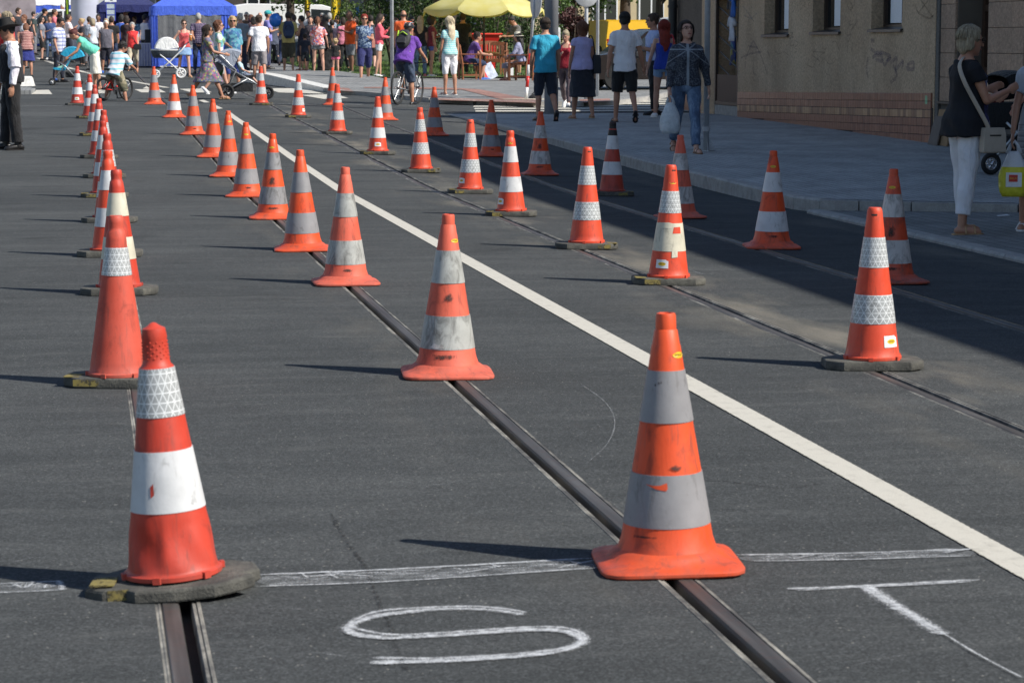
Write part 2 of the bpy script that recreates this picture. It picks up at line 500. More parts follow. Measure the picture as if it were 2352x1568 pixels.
chalk('chalk_letter', 'white chalk letter T drawn on the asphalt at the lower right', [([(1805, 1354), (1900, 1351), (2050, 1344), (2250, 1333)], .024), ([(1830, 1358), (1950, 1352), (2100, 1345), (2230, 1338)], .014), ([(1985, 1350), (2010, 1366), (2050, 1392), (2100, 1422), (2140, 1447), (2168, 1460)], .042), ([(1996, 1350), (2030, 1372), (2080, 1405), (2130, 1435), (2160, 1452)], .03), ([(2150, 1450), (2175, 1463), (2230, 1497), (2290, 1530), (2352, 1562)], .008)], 'chalk letter')
def smear_mat():
    t = NT('chalk_smear'); p = t.pos(); g = t.noise(p, 230, 3, .65); n = t.noise(t.mapping(p, (9, 26, 1), rot=(0, 0, .5)), 1, 5, .7, .6)
    return t.fin((.62, .64, .66), .95, alpha=t.math('MULTIPLY', t.ramp(g, [(.42, 0.), (.62, 1.)]), t.ramp(n, [(.38, .0), (.66, .75)])))
SMEAR = smear_mat()
def smear(line, pts, w):
    DENS.clear(); m = MB(); ribbon(m, spline([at(*q) for q in pts], 10), w, .0032, jit=.06); m.build('chalk_dust', SMEAR, line)
def hatch(x0, y0, x1, y1, dy, n, w=.0045):
    L = []
    for i in range(n):
        u, v = random.random() * .94, random.uniform(.02, .16)
        xa = x0 + (x1 - x0) * u; ya = y0 + (y1 - y0) * u; xb = x0 + (x1 - x0) * min(1, u + v); yb = y0 + (y1 - y0) * min(1, u + v)
        p, q = random.random() * .6, random.random() * .9
        if random.random() < .5: p, q = q, p
        L.append(([(xa, ya + dy * p), ((xa + xb) / 2, (ya + yb) / 2 + dy * (p + q) / 2 + random.uniform(-1, 1)), (xb, yb + dy * q)], w * random.uniform(.5, 2.)))
    return L
cl = chalk('chalk_line', 'scribbled white chalk start line between the two front cones', [([(585, 1322), (900, 1309), (1370, 1283)], .018), ([(585, 1349), (900, 1337), (1372, 1306)], .012)] + hatch(585, 1324, 1370, 1285, 23, 26), 'chalk line')
smear(cl, [(590, 1336), (900, 1323), (1368, 1295)], .12)
cl = chalk('chalk_line', 'white chalk line right of the front orange cone', [([(1690, 1276), (1950, 1272), (2260, 1262)], .018), ([(1725, 1291), (1950, 1287), (2240, 1278)], .010)] + hatch(1700, 1277, 2240, 1264, 14, 16), 'chalk line')
smear(cl, [(1700, 1284), (1950, 1280), (2240, 1270)], .075)
cl = chalk('chalk_line', 'short white chalk line at the lower left edge', [([(-60, 1345), (30, 1341), (145, 1336)], .010), ([(-60, 1365), (30, 1362), (140, 1357)], .008), ([(130, 1336), (140, 1345), (143, 1358)], .02)] + hatch(-40, 1344, 140, 1337, 20, 14), 'chalk line')
smear(cl, [(-60, 1355), (30, 1351), (140, 1346)], .10)
chalk('chalk_line', 'thin pale chalk line across the street at the far end of the cones', [([(0, 245), (400, 241), (760, 240), (1000, 243)], .05)], 'chalk line')
chalk('chalk_arc', 'faint curved chalk scratch on the asphalt between cones and white line', [([(1330, 880), (1390, 925), (1412, 970), (1395, 1020), (1345, 1068)], .006)])

t = NT('crack_line'); n = t.noise(t.pos(), 40, 4)
CRACKM = t.fin((.02, .02, .021), .95, alpha=t.math('MULTIPLY', t.ramp(n, [(.4, 0.), (.6, .6)]), t.ramp(t.attr('press_amount'), [(.2, 0.), (.7, 1.)])))
for pl in ([(762, 1180), (800, 1245), (835, 1300), (862, 1370), (893, 1440), (915, 1490), (938, 1545)], [(1500, 1120), (1640, 1105), (1790, 1122), (1900, 1110)]):
    m = MB(); DENS.clear(); ribbon(m, spline([at(x + random.uniform(-5, 5), y) for x, y in pl], 6), .022, .003, jit=.4); density(m.build('crack', CRACKM, road), DENS)
rs_ = random.Random(3)
for i in range(26):
    x, y = rs_.uniform(0, 2300), rs_.uniform(560, 1540); a = rs_.uniform(-.5, .3); L = rs_.uniform(30, 150)
    pp = [at(x + L * u, y + L * a * u * .5 + rs_.uniform(-5, 5)) for u in (0, .35, .7, 1)]
    if any((min(q.x for q in pp) < hi_ + .02 and max(q.x for q in pp) > lo_ - .02) for lo_, hi_ in slots + [(2.6, 2.85)]): continue
    m = MB(); DENS.clear(); ribbon(m, spline(pp, 5), rs_.uniform(.006, .022), .0034, jit=.4, press=rs_.uniform(.4, .62)); density(m.build('scratch', CHALK, road), DENS)
# ---- pavements
def paver_mat(name, a, b, sx=.2, sy=.1, red=False):
    t = NT(name); p = t.pos()
    br = t.n('TexBrick'); t.l(t.mapping(p, (1, 1, 1), rot=(0, 0, 1.5708)), br.inputs['Vector'])
    br.inputs['Color1'].default_value = (*a, 1); br.inputs['Color2'].default_value = (*b, 1)
    br.inputs['Mortar'].default_value = (*[x * .45 for x in a], 1)
    br.inputs['Scale'].default_value = 1; br.inputs['Mortar Size'].default_value = .006
    br.inputs['Brick Width'].default_value = sx; br.inputs['Row Height'].default_value = sy
    n = t.noise(p, 1.1, 5, .6); f = t.noise(p, 90, 3)
    c = t.mix(.55, br.outputs[0], t.ramp(n, [(.3, .55), (.7, 1.35)]), 'MULTIPLY')
    c = t.mix(.5, c, t.ramp(f, [(.3, .6), (.7, 1.4)]), 'MULTIPLY')
    t.bump(t.math('ADD', t.math('MULTIPLY', br.outputs['Fac'], -1.), t.math('MULTIPLY', f, .3)), .5, .004)
    return t.fin(c, .85)
PAVE = paver_mat('pavement_block', (.20, .205, .205), (.26, .262, .255))
PAVE_LIFT = paver_mat('shade_lifted_pavement_block', (.33, .335, .325), (.41, .41, .395))  # paler copy for the shaded pavement: missing bounce light put into the colour
APRON = paver_mat('apron_sett', (.17, .175, .17), (.23, .232, .222), .12, .12)
REDP = paver_mat('red_paver', (.30, .16, .13), (.36, .20, .165))
t = NT('kerb_concrete'); p = t.pos(); n = t.noise(p, 9, 6, .65); f = t.noise(p, 130, 3)
t.bump(f, .5, .003)
KERB = t.fin(t.mix(.4, t.ramp(n, [(.3, (.25, .24, .225)), (.7, (.42, .405, .375))]), t.ramp(f, [(.3, .6), (.7, 1.4)]), 'MULTIPLY'), .85)

def pline_left(y): return 6.95 if y >= 22.2 else 6.95 + (22.2 - y) * 1.9
pys = [19.6, 20.4, 21.2, 22.2, 24, 26, 29, 32, 35, 38, 41, 43, 45, 47.8]
m = MB(); V_ = []; Fs = []
for j, y in enumerate(pys):
    l = pline_left(y)
    for i in range(4): V_.append((l + (12. - l) * i / 3, y, zp(y)))
for j in range(len(pys) - 1):
    for i in range(3): Fs.append((j * 4 + i, j * 4 + i + 1, j * 4 + 5 + i, j * 4 + 4 + i))
m.add(V_, Fs)
struct(m.build('pavement', PAVE_LIFT), 'grey block pavement in the shade in front of the shop')
def kerb_run(name, label, pts, topf, w=.15, seg=1.0, drop=.3, mat=KERB):
    root = empty(name); struct(root, label)
    pts = [Vector(p) for p in pts]
    d = []; acc = 0
    for a, b in zip(pts[:-1], pts[1:]):
        L = (b - a).length; n = max(1, round(L / seg))
        for i in range(n):
            p, q = a.lerp(b, i / n), a.lerp(b, (i + 1) / n)
            t = (q - p).normalized(); s_ = Vector((t.y, -t.x))
            g = .006
            p2, q2 = p + t * g, q - t * g
            za, zb = topf(p.x, p.y), topf(q.x, q.y)
            m = MB(); b_ = .02
            rings = []
            for (pp, zz) in ((p2, za), (q2, zb)):
                c0 = pp; c1 = pp + s_ * w
                rings.append([(c0.x, c0.y, zz - drop), (c0.x, c0.y, zz - b_), (c0.x + s_.x * b_, c0.y + s_.y * b_, zz), (c1.x, c1.y, zz), (c1.x, c1.y, zz - drop)])
            m.loft(rings)
            m.build('kerb_stone', mat, root)
    return root
kerb_run('kerb', 'concrete kerb along the shaded right side of the street', [(6.8, 47.5), (6.8, 24), (6.82, 22.6), (6.95, 22.15)][::-1], lambda x, y: zp(y) + .004)
kerb_run('kerb', 'concrete kerb turning away behind the woman in white trousers', [(6.97, 22.12), (7.3, 21.93), (8.6, 21.2), (11.9, 19.55)], lambda x, y: zp(y) + .004, seg=.5)
# sloping sett apron of the driveway
def zap(x, y): return zr(x, y) + .035 + .03 * min(max((x - 6.95) / 2, 0), 1)
m = MB(); V_ = []; Fs = []
aps = [-5, 5, 9, 13, 17, 19.55, 20.4, 21.2, 22.1]
for y in aps:
    r_ = 12. if y < 19.6 else pline_left(y) - .02
    for i in range(4): 
        x = 6.93 + (r_ - 6.93) * i / 3; V_.append((x, y, zap(x, y)))
for j in range(len(aps) - 1):
    for i in range(3): Fs.append((j * 4 + i, j * 4 + i + 1, j * 4 + 5 + i, j * 4 + 4 + i))
m.add(V_, Fs); struct(m.build('driveway_apron', APRON), 'small grey sett driveway in the shade at the right edge')
kerb_run('kerb', 'low flush kerb along the edge of the sett driveway', [(6.79, 2.), (6.79, 22.05)], lambda x, y: zap(6.95, y) + .006)

# far corner pavement beyond the side street
FP = [(598, 172), (640, 184), (700, 198), (745, 209), (795, 217), (860, 221), (930, 228), (1000, 235), (1100, 241), (1240, 244), (1340, 244), (1403, 241), (1450, 236), (1497, 228), (1560, 214), (1640, 200)]
FE = [at(*q) for q in FP]
def zfp(x, y): return zr(x, y) + .09
back = [Vector((e.x + (10 if i > 10 else 4 if i > 6 else 0), max(e.y + 10, 84), 0)) for i, e in enumerate(FE)]
m = MB(); V_ = []; Fs = []; K = 8
for e, b in zip(FE, back):
    for k in range(K + 1):
        q = e.lerp(b, (k / K) ** 1.5); V_.append((q.x, q.y, zfp(q.x, q.y)))
for i in range(len(FE) - 1):
    for k in range(K): Fs.append((i * (K + 1) + k, (i + 1) * (K + 1) + k, (i + 1) * (K + 1) + k + 1, i * (K + 1) + k + 1))
m.add(V_, Fs); struct(m.build('pavement', PAVE, None, True), 'sunlit pale pavement at the far corner under the crowd')
kerb_run('kerb', 'kerb round the sunlit far corner', [(e.x, e.y) for e in FE], lambda x, y: zfp(x, y) + .006, seg=.8)
# red tactile band
m = MB()
def band(pts, dz):
    q = [at(*c, dz=.09) for c in pts]
    ground_poly(m, [c[:2] for c in q], dz, zfp)
band([(1005, 225), (1235, 232), (1237, 237), (1003, 230)][::-1], .004)
struct(m.build('tactile_strip', REDP), 'red paved strip along the dropped kerb by the hat woman')
m = MB(); band([(1046, 203), (1100, 206), (1235, 231), (1150, 229)][::-1], .008)
struct(m.build('tactile_strip', REDP), 'wide curved red paved path crossing the far pavement')
m = MB(); band([(838, 199), (1046, 203), (1060, 207), (836, 203)][::-1], .008)
struct(m.build('tactile_strip', REDP), 'thin red paved line on the far pavement behind the cyclist')
m = MB(); band([(1330, 229), (1400, 227), (1404, 233), (1336, 236)][::-1], .004)
struct(m.build('tactile_strip', REDP), 'red paved strip at the far side of the side-street crossing')
m = MB(); band([(745, 199), (800, 203), (812, 211), (770, 208)][::-1], .004)
struct(m.build('tactile_strip', REDP), 'small red paved patch at the end of the tram platform')
# tram platform with a white painted edge sloping down
t = NT('white_kerb_paint'); p = t.pos(); n = t.noise(p, 12, 5)
WKERB = t.fin(t.ramp(n, [(.3, (.5, .49, .46)), (.7, (.78, .77, .73))]), .7)
pl = empty('tram_platform'); struct(pl, 'raised tram platform end with a white painted edge sloping down')
e0, e1 = at(560, 188), at(742, 211)
P0 = [(e0.x, e0.y), (e1.x, e1.y)]
dirv = Vector((e1.x - e0.x, e1.y - e0.y)); Ld = dirv.length; dirv.normalize(); nv = Vector((-dirv.y, dirv.x))
if nv.y < 0: nv = -nv
for (nm, w0, w1, mt, up) in (('platform_edge', 0, .38, WKERB, .0), ('platform_deck', .381, 2.6, PAVE, -.006)):
    m = MB(); rings = []
    for u in (0, .35, .8, 1.):
        h = .30 - .20 * max(0, (u - .2) / .8) + up
        q = Vector(P0[0]) + dirv * Ld * u
        a, b = q + nv * w0, q + nv * w1
        za, zb = zr(a.x, a.y), zr(b.x, b.y)
        rings.append([(a.x, a.y, za - .1), (a.x, a.y, za + h), (b.x, b.y, za + h), (b.x, b.y, za - .1)])
    m.loft(rings).build(nm, mt, pl)
# traffic island at the left with a white nose
isl = [at(-60, 217), at(72, 217), at(82, 210), at(60, 202), at(-60, 200)]
m = MB(); m.prism([(q.x, q.y) for q in isl], zr(isl[0].x, isl[0].y) - .2, zr(isl[1].x, isl[1].y) + .09)
struct(m.build('traffic_island', PAVE), 'low grey traffic island at the left edge')
q = at(57, 203); m = MB()
m.loft([[(q.x + a * s_, q.y + b * s_ + .35, q.z + h) for a, b in ((-.16, -.3), (.14, -.3), (.2, .1), (.14, .4), (-.16, .4))] for s_, h in ((1.25, .05), (1.15, .1), (.95, .26), (.8, .29))])
tag(m.build('kerb_block', WKERB, None, 30), 'white painted concrete block on the traffic island at left', 'concrete block')
# grass behind the benches
t = NT('lawn_soil'); p = t.pos(); n = t.noise(p, 3, 5)
LAWN = t.fin(t.ramp(n, [(.3, (.03, .055, .012)), (.7, (.07, .12, .025))]), .95)
g0 = [at(800, 178), at(1290, 180)]
m = MB(); ground_poly(m, [(g0[0].x, 66.5), (g0[1].x + 3, 65), (30, 110), (g0[0].x - 2, 110)], .125, zr, 3)
struct(m.build('lawn', LAWN), 'green lawn behind the benches and the crowd')
gm = MB()
for i in range(7000):
    y = random.uniform(66.6, 84); x = random.uniform(g0[0].x - .8, g0[1].x + 4); z = zr(x, y) + .12
    a = random.uniform(0, 6.28); h = random.uniform(.05, .13); w = .012
    dx, dy = math.cos(a) * w, math.sin(a) * w
    gm.add([(x - dx, y - dy, z), (x + dx, y + dy, z), (x + random.uniform(-.04, .04), y + random.uniform(-.04, .04), z + h)], [(0, 1, 2)])
t = NT('grass_blade'); n = t.noise(t.pos(), 2, 4)
go = gm.build('grass', t.fin(t.ramp(n, [(.3, (.045, .10, .015)), (.7, (.12, .20, .035))]), .8)); go['kind'] = 'stuff'; go['label'] = 'short green grass on the lawn'
# ================================================================== THE SHOP BUILDING
def stucco_mat(name, a, b):
    t = NT(name); p = t.pos()
    n = t.noise(p, .9, 6, .6); f = t.noise(p, 26, 6, .75); st = t.noise(t.mapping(p, (1, 1.1, .28)), 1.2, 5, .6)
    v = t.vor(p, 55, 'F1', 'Distance')
    c = t.ramp(n, [(.3, a), (.7, b)])
    c = t.mix(t.ramp(st, [(.5, 0.), (.72, .5)]), c, tuple(x * .5 for x in a))
    c = t.mix(.55, c, t.ramp(f, [(.32, .35), (.68, 1.6)]), 'MULTIPLY')
    t.bump(t.math('ADD', f, t.math('MULTIPLY', v, .6)), .9, .012)
    return t.fin(c, .95)
STUC = stucco_mat('stucco', (.46, .325, .205), (.60, .445, .295))
def tile_mat(name, cols):
    t = NT(name); r = t.rand(); c = t.coord()
    n = t.noise(t.shift(c), 14, 4); g = t.noise(t.mapping(t.shift(c), (6, 40, 3)), 1, 4)
    k = t.ramp(r, [(i / len(cols), q) for i, q in enumerate(cols)], 'CONSTANT')
    k = t.mix(t.ramp(n, [(.3, .0), (.75, .55)]), k, tuple(x * .5 for x in cols[0]))
    k = t.mix(t.ramp(g, [(.55, 0.), (.75, .35)]), k, (.34, .22, .13))
    return t.fin(k, .3)
TILE = tile_mat('dado_tile', [(.30, .125, .075), (.35, .15, .088), (.265, .112, .07), (.37, .165, .10)])
TILEH = tile_mat('dado_tile_streaked', [(.46, .27, .14), (.22, .11, .07), (.54, .33, .18), (.30, .155, .09), (.42, .23, .12)])
BROWN = plain('window_wood', (.045, .028, .02), .45, .2, 25)
DARKM = plain('dark_metal', (.02, .02, .021), .45, .2, 20)
SILL = plain('sill_metal', (.05, .042, .038), .4, .25, 15)
t = NT('window_glass'); n = t.noise(t.pos(), 1.6, 3); t.bump(n, .06, .02)
GLASS = t.fin((.012, .014, .016), .04, IOR=2.1)
INNER = plain('shop_interior', (.05, .045, .04), .9)
YC, Y2 = 44.8, 32.35
bld = thing('shop_building', 'brown stucco shop with graffiti, small windows and a tiled base', 'building', (0, 0, 0))
W = [(fy(1805.6), fy(1750.5)), (fy(1923.4), fy(1860.6)), (fy(2064.5), fy(1994))]
SZ = [1.70, 1.73, 1.755]
D0, D1 = fy(1692), fy(1638)
H8 = 7.95; HS = 5.35; HA = 2.62; TOPW = 3.05
# outer skin pieces (front wall, with openings), each piece butted to the next
m = MB()
def wallbox(y0, y1, z0, z1, x0=XF, x1=XF + .4): m.box(((x0 + x1) / 2, (y0 + y1) / 2, (z0 + z1) / 2), (x1 - x0, y1 - y0, z1 - z0))
ysplit = [Y2] + sorted([v for w in W for v in w] + [D0, D1]) + [YC]
opens = {(min(a, b), max(a, b)): s for (a, b), s in zip(W, SZ)}
for a, b in zip(ysplit[:-1], ysplit[1:]):
    k = [(o, s) for o, s in opens.items() if abs(o[0] - a) < 1e-6]
    if k: wallbox(a, b, -.3, k[0][1]); wallbox(a, b, TOPW, HS)
    elif abs(a - min(D0, D1)) < 1e-6: wallbox(a, b, 2.4, HA)
    else: wallbox(a, b, -.3, HS if a < min(D0, D1) - .01 else HA)
YT = min(D0, D1)
m.box((XF + 5.4, (Y2 + YT) / 2, HS / 2 - .1), (10, YT - Y2 - .02, HS - .02))     # body behind
m.box((XF + 1.4, (YT + YC) / 2, HA / 2 - .1), (2, YC - YT - .02, HA - .02))
m.box((XF + .75, 40.3, HS + .55), (.7, .8, 1.1))                                # chimney
m.build('wall', STUC, bld)
m = MB(); m.box((XF + 5.3, (Y2 + YT) / 2 + .02, HS + .05), (10.8, YT - Y2 - .04, .1)); m.build('roof', plain('roof_sheet', (.12, .05, .035), .8), bld)
for (o, s) in opens.items():
    y0, y1 = o; yc, wd = (y0 + y1) / 2, y1 - y0; x = XF + .19
    w = empty('window'); w.parent = bld; w.location = (x, yc, s)
    hgt = TOPW - s
    m = MB()
    for yy in (-wd / 2 + .035, wd / 2 - .035): m.box((.03, yy, hgt / 2), (.06, .07, hgt))
    for zz in (.04, hgt - .04): m.box((.032, 0, zz), (.055, wd - .142, .08))
    m.box((.034, 0, hgt * .62), (.05, wd - .142, .05))
    m.build('frame', BROWN, w)
    m = MB(); m.box((.055, 0, hgt / 2), (.012, wd - .13, hgt - .15)); m.build('pane', GLASS, w)
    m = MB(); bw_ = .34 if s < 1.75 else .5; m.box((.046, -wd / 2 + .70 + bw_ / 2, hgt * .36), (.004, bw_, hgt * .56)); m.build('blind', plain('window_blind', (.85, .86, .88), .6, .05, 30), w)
    m = MB(); m.loft([[(-.24, yy, .005), (-.24, yy, -.035), (-.20, yy, -.012), (.0, yy, .012), (0, yy, .045)] for yy in (-wd / 2 - .05, wd / 2 + .05)]); m.build('sill', SILL, w)
# tiled base: every tile its own piece
def dado_top(y): return .86 + (y - 32.5) * (.68 - .86) / 10.2
th, tw = .118, .116
tm = MB(); tm.box((0, 0, 0), (.03, tw - .007, th - .007), bev=.004); tme = tm.mesh('tile', TILE); tmh = tm.mesh('tile', TILEH)
ground = lambda y: zp(y)
cnt = 0; rest = MB()
cols = int((min(D0, D1) - Y2 - .06) / tw)
order = []
for r_ in range(7):
    for c in range(cols):
        y = Y2 + .06 + (c + .5) * tw; z = dado_top(y) - (r_ + .5) * th
        if z + th / 2 < ground(y) + .02: continue
        order.append((r_, y, z))
order.sort(key=lambda q: (abs(q[0] - 1.6) > 1.2, q[1]))
for r_, y, z in order:
    off = random.uniform(0, .002)
    if cnt < 300 or r_ == 2 and cnt < 330:
        o = link('tile', tmh if r_ == 2 else tme, bld, (XF - .012 + off, y, z)); o.rotation_euler = (math.atan((.68 - .86) / 10.2), 0, 0); cnt += 1
    else: rest.box((XF - .012 + off, y, z), (.03, tw - .007, th - .007))
o = rest.build('tile_field', TILE, bld); o['kind'] = 'stuff'
m = MB(); m.box((XF - .008, (Y2 + D0) / 2, .2), (.012, D0 - Y2 - .05, .9)); m.build('grout', plain('grout', (.07, .05, .042), .95), bld)
m = MB(); m.box((XF - .02, Y2 + .25, dado_top(Y2 + .25) - .10), (.012, .09, .12)); m.build('green_label', plain('green_label', (.25, .5, .28), .6), bld)
# door with a steel grille
d = empty('door'); d.parent = bld; yd0, yd1 = sorted((D0, D1)); d.location = (XF, (yd0 + yd1) / 2, zp(43)); wd = yd1 - yd0
m = MB(); m.box((.45, 0, 1.3), (.04, wd - .02, 2.5)); m.build('backing', INNER, d)
m = MB(); m.box((.2, 0, .09), (.38, wd, .18)); m.build('step', KERB, d)
m = MB()
for yy in (-wd / 2 + .04, wd / 2 - .04): m.box((.03, yy, 1.38), (.06, .07, 2.4))
m.box((.03, 0, .22), (.05, wd - .15, .06)); m.build('grille_frame', BROWN, d)
m = MB()
for i in range(9):
    z = .3 + i * .27
    m.tube([(.06, -wd / 2 + .08, z), (.06, wd / 2 - .08, z + .36)], .012, 6)
m.build('grille_bar', DARKM, d)
m = MB(); m.box((.035, 0, .50), (.02, wd - .16, .5)); m.build('kick_panel', plain('rust_panel', (.05, .022, .014), .6, .3), d)
# annex beyond the door with downpipe
m = MB(); m.box((XF + .9, (YC + 47.5) / 2 + .02, 1.15), (1.8, 47.5 - YC - .04, 2.8))
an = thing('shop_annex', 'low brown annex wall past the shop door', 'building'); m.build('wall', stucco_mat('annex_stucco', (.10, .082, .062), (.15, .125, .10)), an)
m = MB(); m.box((XF - .012, (YC + 47.5) / 2, .35), (.03, 47.5 - YC - .2, .5)); m.build('plinth', TILE, an)
m = MB(); m.box((XF - .03, 44.98, 1.2), (.07, .22, 2.6)); m.build('pier', STUC, an)
dp = thing('downpipe', 'black cast drainpipe at the corner of the shop annex', 'pipe', (XF - .12, 47.2, zp(47)))
m = MB(); m.tube([(0, 0, 0), (0, 0, 2.45)], .09, 12); m.build('pipe', DARKM, dp, 40)
m = MB()
for z in (.6, 1.6, 2.05): m.lathe([(.105, z), (.105, z + .05)], 12)
m.build('bracket', DARKM, dp)
# clothes hanging in the doorway
def garment(y, z, h, w, mat, label, name='hanging_clothes', x=XF + .1, sleeves=False):
    t_ = thing(name, label, 'clothing', (x, y, z))
    m = MB(); rings = []
    for i in range(7):
        u = i / 6; ww = w * (.55 + .45 * min(1, u * 2.5)) * (1 + .1 * math.sin(u * 9)); 
        rings.append([(.05 * math.cos(a) * (.6 + .4 * math.sin(3 * a + i)), ww / 2 * math.sin(a), h * (1 - u)) for a in [6.283 * k / 14 for k in range(14)]])
    m.loft(rings)
    if sleeves:
        for s in (-1, 1): m.tube([(0, s * w * .3, h * .92), (0, s * w * .62, h * .62)], [.05, .045], 8)
    m.build('garment', mat, t_, True)
    m = MB(); m.tube([(0, -w * .3, h), (0, 0, h + .06), (0, w * .3, h)], .006, 6); m.tube([(0, 0, h + .06), (0, 0, h + .14)], .005, 6); m.build('hanger', DARKM, t_)
    return t_
t = NT('print_fabric'); c = t.coord(); n = t.vor(c, 11, 'F1', 'Color'); nn = t.sep(n)
PRINT = t.fin(t.ramp(nn[0], [(0, (.03, .06, .22)), (.35, (.25, .22, .05)), (.5, (.35, .38, .35)), (.65, (.02, .03, .10)), (.85, (.08, .2, .25))], 'CONSTANT'), .8)
garment(fy(1668), fz(1668, 150), .75, .34, PRINT, 'blue and yellow print trousers hanging in the shop doorway')
garment(fy(1664), fz(1664, 62), .55, .32, cloth('dark_cloth', (.025, .022, .03)), 'dark top hanging in the shop doorway above the print trousers', sleeves=True)
garment(fy(1684), fz(1684, 95), .45, .30, cloth('white_cloth', (.6, .6, .64)), 'white shirt hanging at the edge of the shop doorway', x=XF - .06, sleeves=True)
garment(fy(1688), fz(1688, 40), .5, .22, cloth('bright_blue_cloth', (.02, .12, .45)), 'bright blue top hanging at the edge of the shop doorway', x=XF - .07, sleeves=True)
# graffiti strokes on the stucco
def spray(name, col): 
    t = NT(name); n = t.noise(t.pos(), 60, 4, .7)
    return t.fin(col, .85, alpha=t.ramp(n, [(.40, 0.), (.60, .5)]))
GBLK, GPUR, GBRN = spray('black_spray', (.03, .028, .026)), spray('purple_spray', (.095, .075, .15)), spray('brown_spray', (.10, .055, .02))
gi = 0
def graf(lines, mat, w=.02, name='graffiti'):
    global gi
    m = MB()
    for i, L in enumerate(lines):
        gi += 1
        pts = spline([Vector((fy(1633.3 + x / 4.2668), fz(1633.3 + x / 4.2668, y / 4.2668), 0)) for x, y in L], 5); V_ = []; n = len(pts)
        for k, p in enumerate(pts):
            t = pts[min(k + 1, n - 1)] - pts[max(k - 1, 0)]; s_ = Vector((-t.y, t.x, 0)).normalized() * w / 2
            for q in (p + s_, p - s_): V_.append((XF - .004 - .0004 * (gi % 12), q.x, q.y))
        m.add(V_, [(2 * k, 2 * k + 2, 2 * k + 3, 2 * k + 1) for k in range(n - 1)])
    m.build(name, mat, bld)
graf([[(760, 60), (790, 10), (800, 70), (770, 130)], [(810, 20), (830, 60), (850, 20), (870, 70), (850, 100)], [(880, 10), (900, 40), (880, 60), (905, 70)], [(925, 0), (945, 20), (925, 50), (950, 60)],
      [(755, 320), (785, 325), (760, 350), (790, 365), (750, 380)], [(800, 400), (780, 490)], [(810, 400), (835, 430), (800, 470), (830, 490), (800, 520)], [(770, 400), (760, 450), (790, 440)]], GBLK, .016)
graf([[(610, 500), (650, 530), (700, 510), (740, 540)], [(650, 430), (655, 560), (640, 640)], [(1000, 420), (1020, 470), (980, 540), (1050, 600)], [(1080, 400), (1070, 470), (1110, 480), (1120, 400)], [(930, 640), (980, 660), (1010, 600), (1060, 540), (1090, 520)], [(1040, 640), (1090, 580), (1140, 630), (1200, 600), (1190, 560)], [(1160, 420), (1200, 410), (1240, 500)], [(980, 510), (1100, 515)], [(1100, 660), (1110, 720), (1150, 740)]], GBLK, .014)
graf([[(1300, 0), (1310, 60), (1340, 100), (1370, 50), (1380, 0)], [(1330, 20), (1360, 60), (1340, 80)], [(1390, 120), (1400, 180), (1380, 260)], [(1340, 200), (1330, 250), (1370, 240), (1350, 300), (1410, 210)], [(1320, 350), (1350, 340), (1330, 400), (1320, 420), (1315, 520)], [(1365, 420), (1360, 500)]], GBLK, .022)
graf([[(280, 570), (340, 540), (400, 520), (480, 510)], [(400, 400), (330, 560), (320, 680)], [(400, 400), (470, 540), (540, 730)], [(410, 560), (400, 700), (430, 740)], [(350, 450), (440, 470)], [(540, 500), (560, 560)]], GPUR, .035)
graf([[(1540, 400), (1580, 400)], [(1540, 480), (1600, 520), (1660, 520), (1740, 560), (1700, 600)], [(1560, 560), (1640, 540), (1680, 640), (1720, 560)], [(1520, 560), (1505, 680), (1525, 770)], [(1740, 620), (1800, 570), (1790, 680), (1860, 600), (1850, 680)], [(1900, 640), (1960, 610), (1960, 680), (1890, 670)], [(1760, 640), (1800, 740), (1740, 810)], [(1590, 590), (1660, 600)]], GPUR, .06)
graf([[(1970, 60), (2000, 130), (2100, 180), (2150, 150)], [(2020, 0), (2060, 60), (2140, 170)], [(2090, 10), (2050, 60), (2000, 130)]], GBRN, .03)
graf([[(300, 150), (370, 180), (430, 130)], [(380, 60), (350, 230)], [(330, 110), (400, 210)], [(290, 60), (330, 110), (320, 170)]], spray('pale_spray', (.30, .29, .29)), .025)

# ---- the neighbour: beige stone panels, dark recessed entrance
nb = thing('tiled_building', 'building clad in beige stone panels beside the stucco shop', 'building')
NBW = plain('neighbour_wall', (.16, .13, .10), .9, .2, 3)
XN = XF + .06
ye0, ye1 = fy(2254), fy(2183)       # entrance between
m = MB()
for a, b in ((-12, fy(2337)), (fy(2254), 0), ):
    pass
y_l, y_e1, y_e0, y_r = Y2 - .02, fy(2183), fy(2254), fy(2337.5)
for a, b in ((y_e1, y_l), (y_r, y_e0)): m.box((XN + .25, (a + b) / 2, 4), (.5, abs(b - a), H8 + .2))
m.box((XN + .25, (y_e0 + y_e1) / 2, 5.4), (.5, y_e1 - y_e0, 5.3))
m.box((XN + .45, (y_r - 14) / 2, 4), (.5, y_r + 14, H8 + .2))
m.box((XN + 5.5, (Y2 - 14) / 2 - .02, 4.1), (9.4, Y2 + 13.9, 8.3))
m.build('wall', NBW, nb)
PANEL = []
for i, c in enumerate([(.52, .35, .24), (.57, .40, .28), (.48, .33, .23)]): PANEL.append(stucco_mat('stone_panel_%s' % 'abc'[i], tuple(x * .85 for x in c), c))
pw, ph = .40, .335
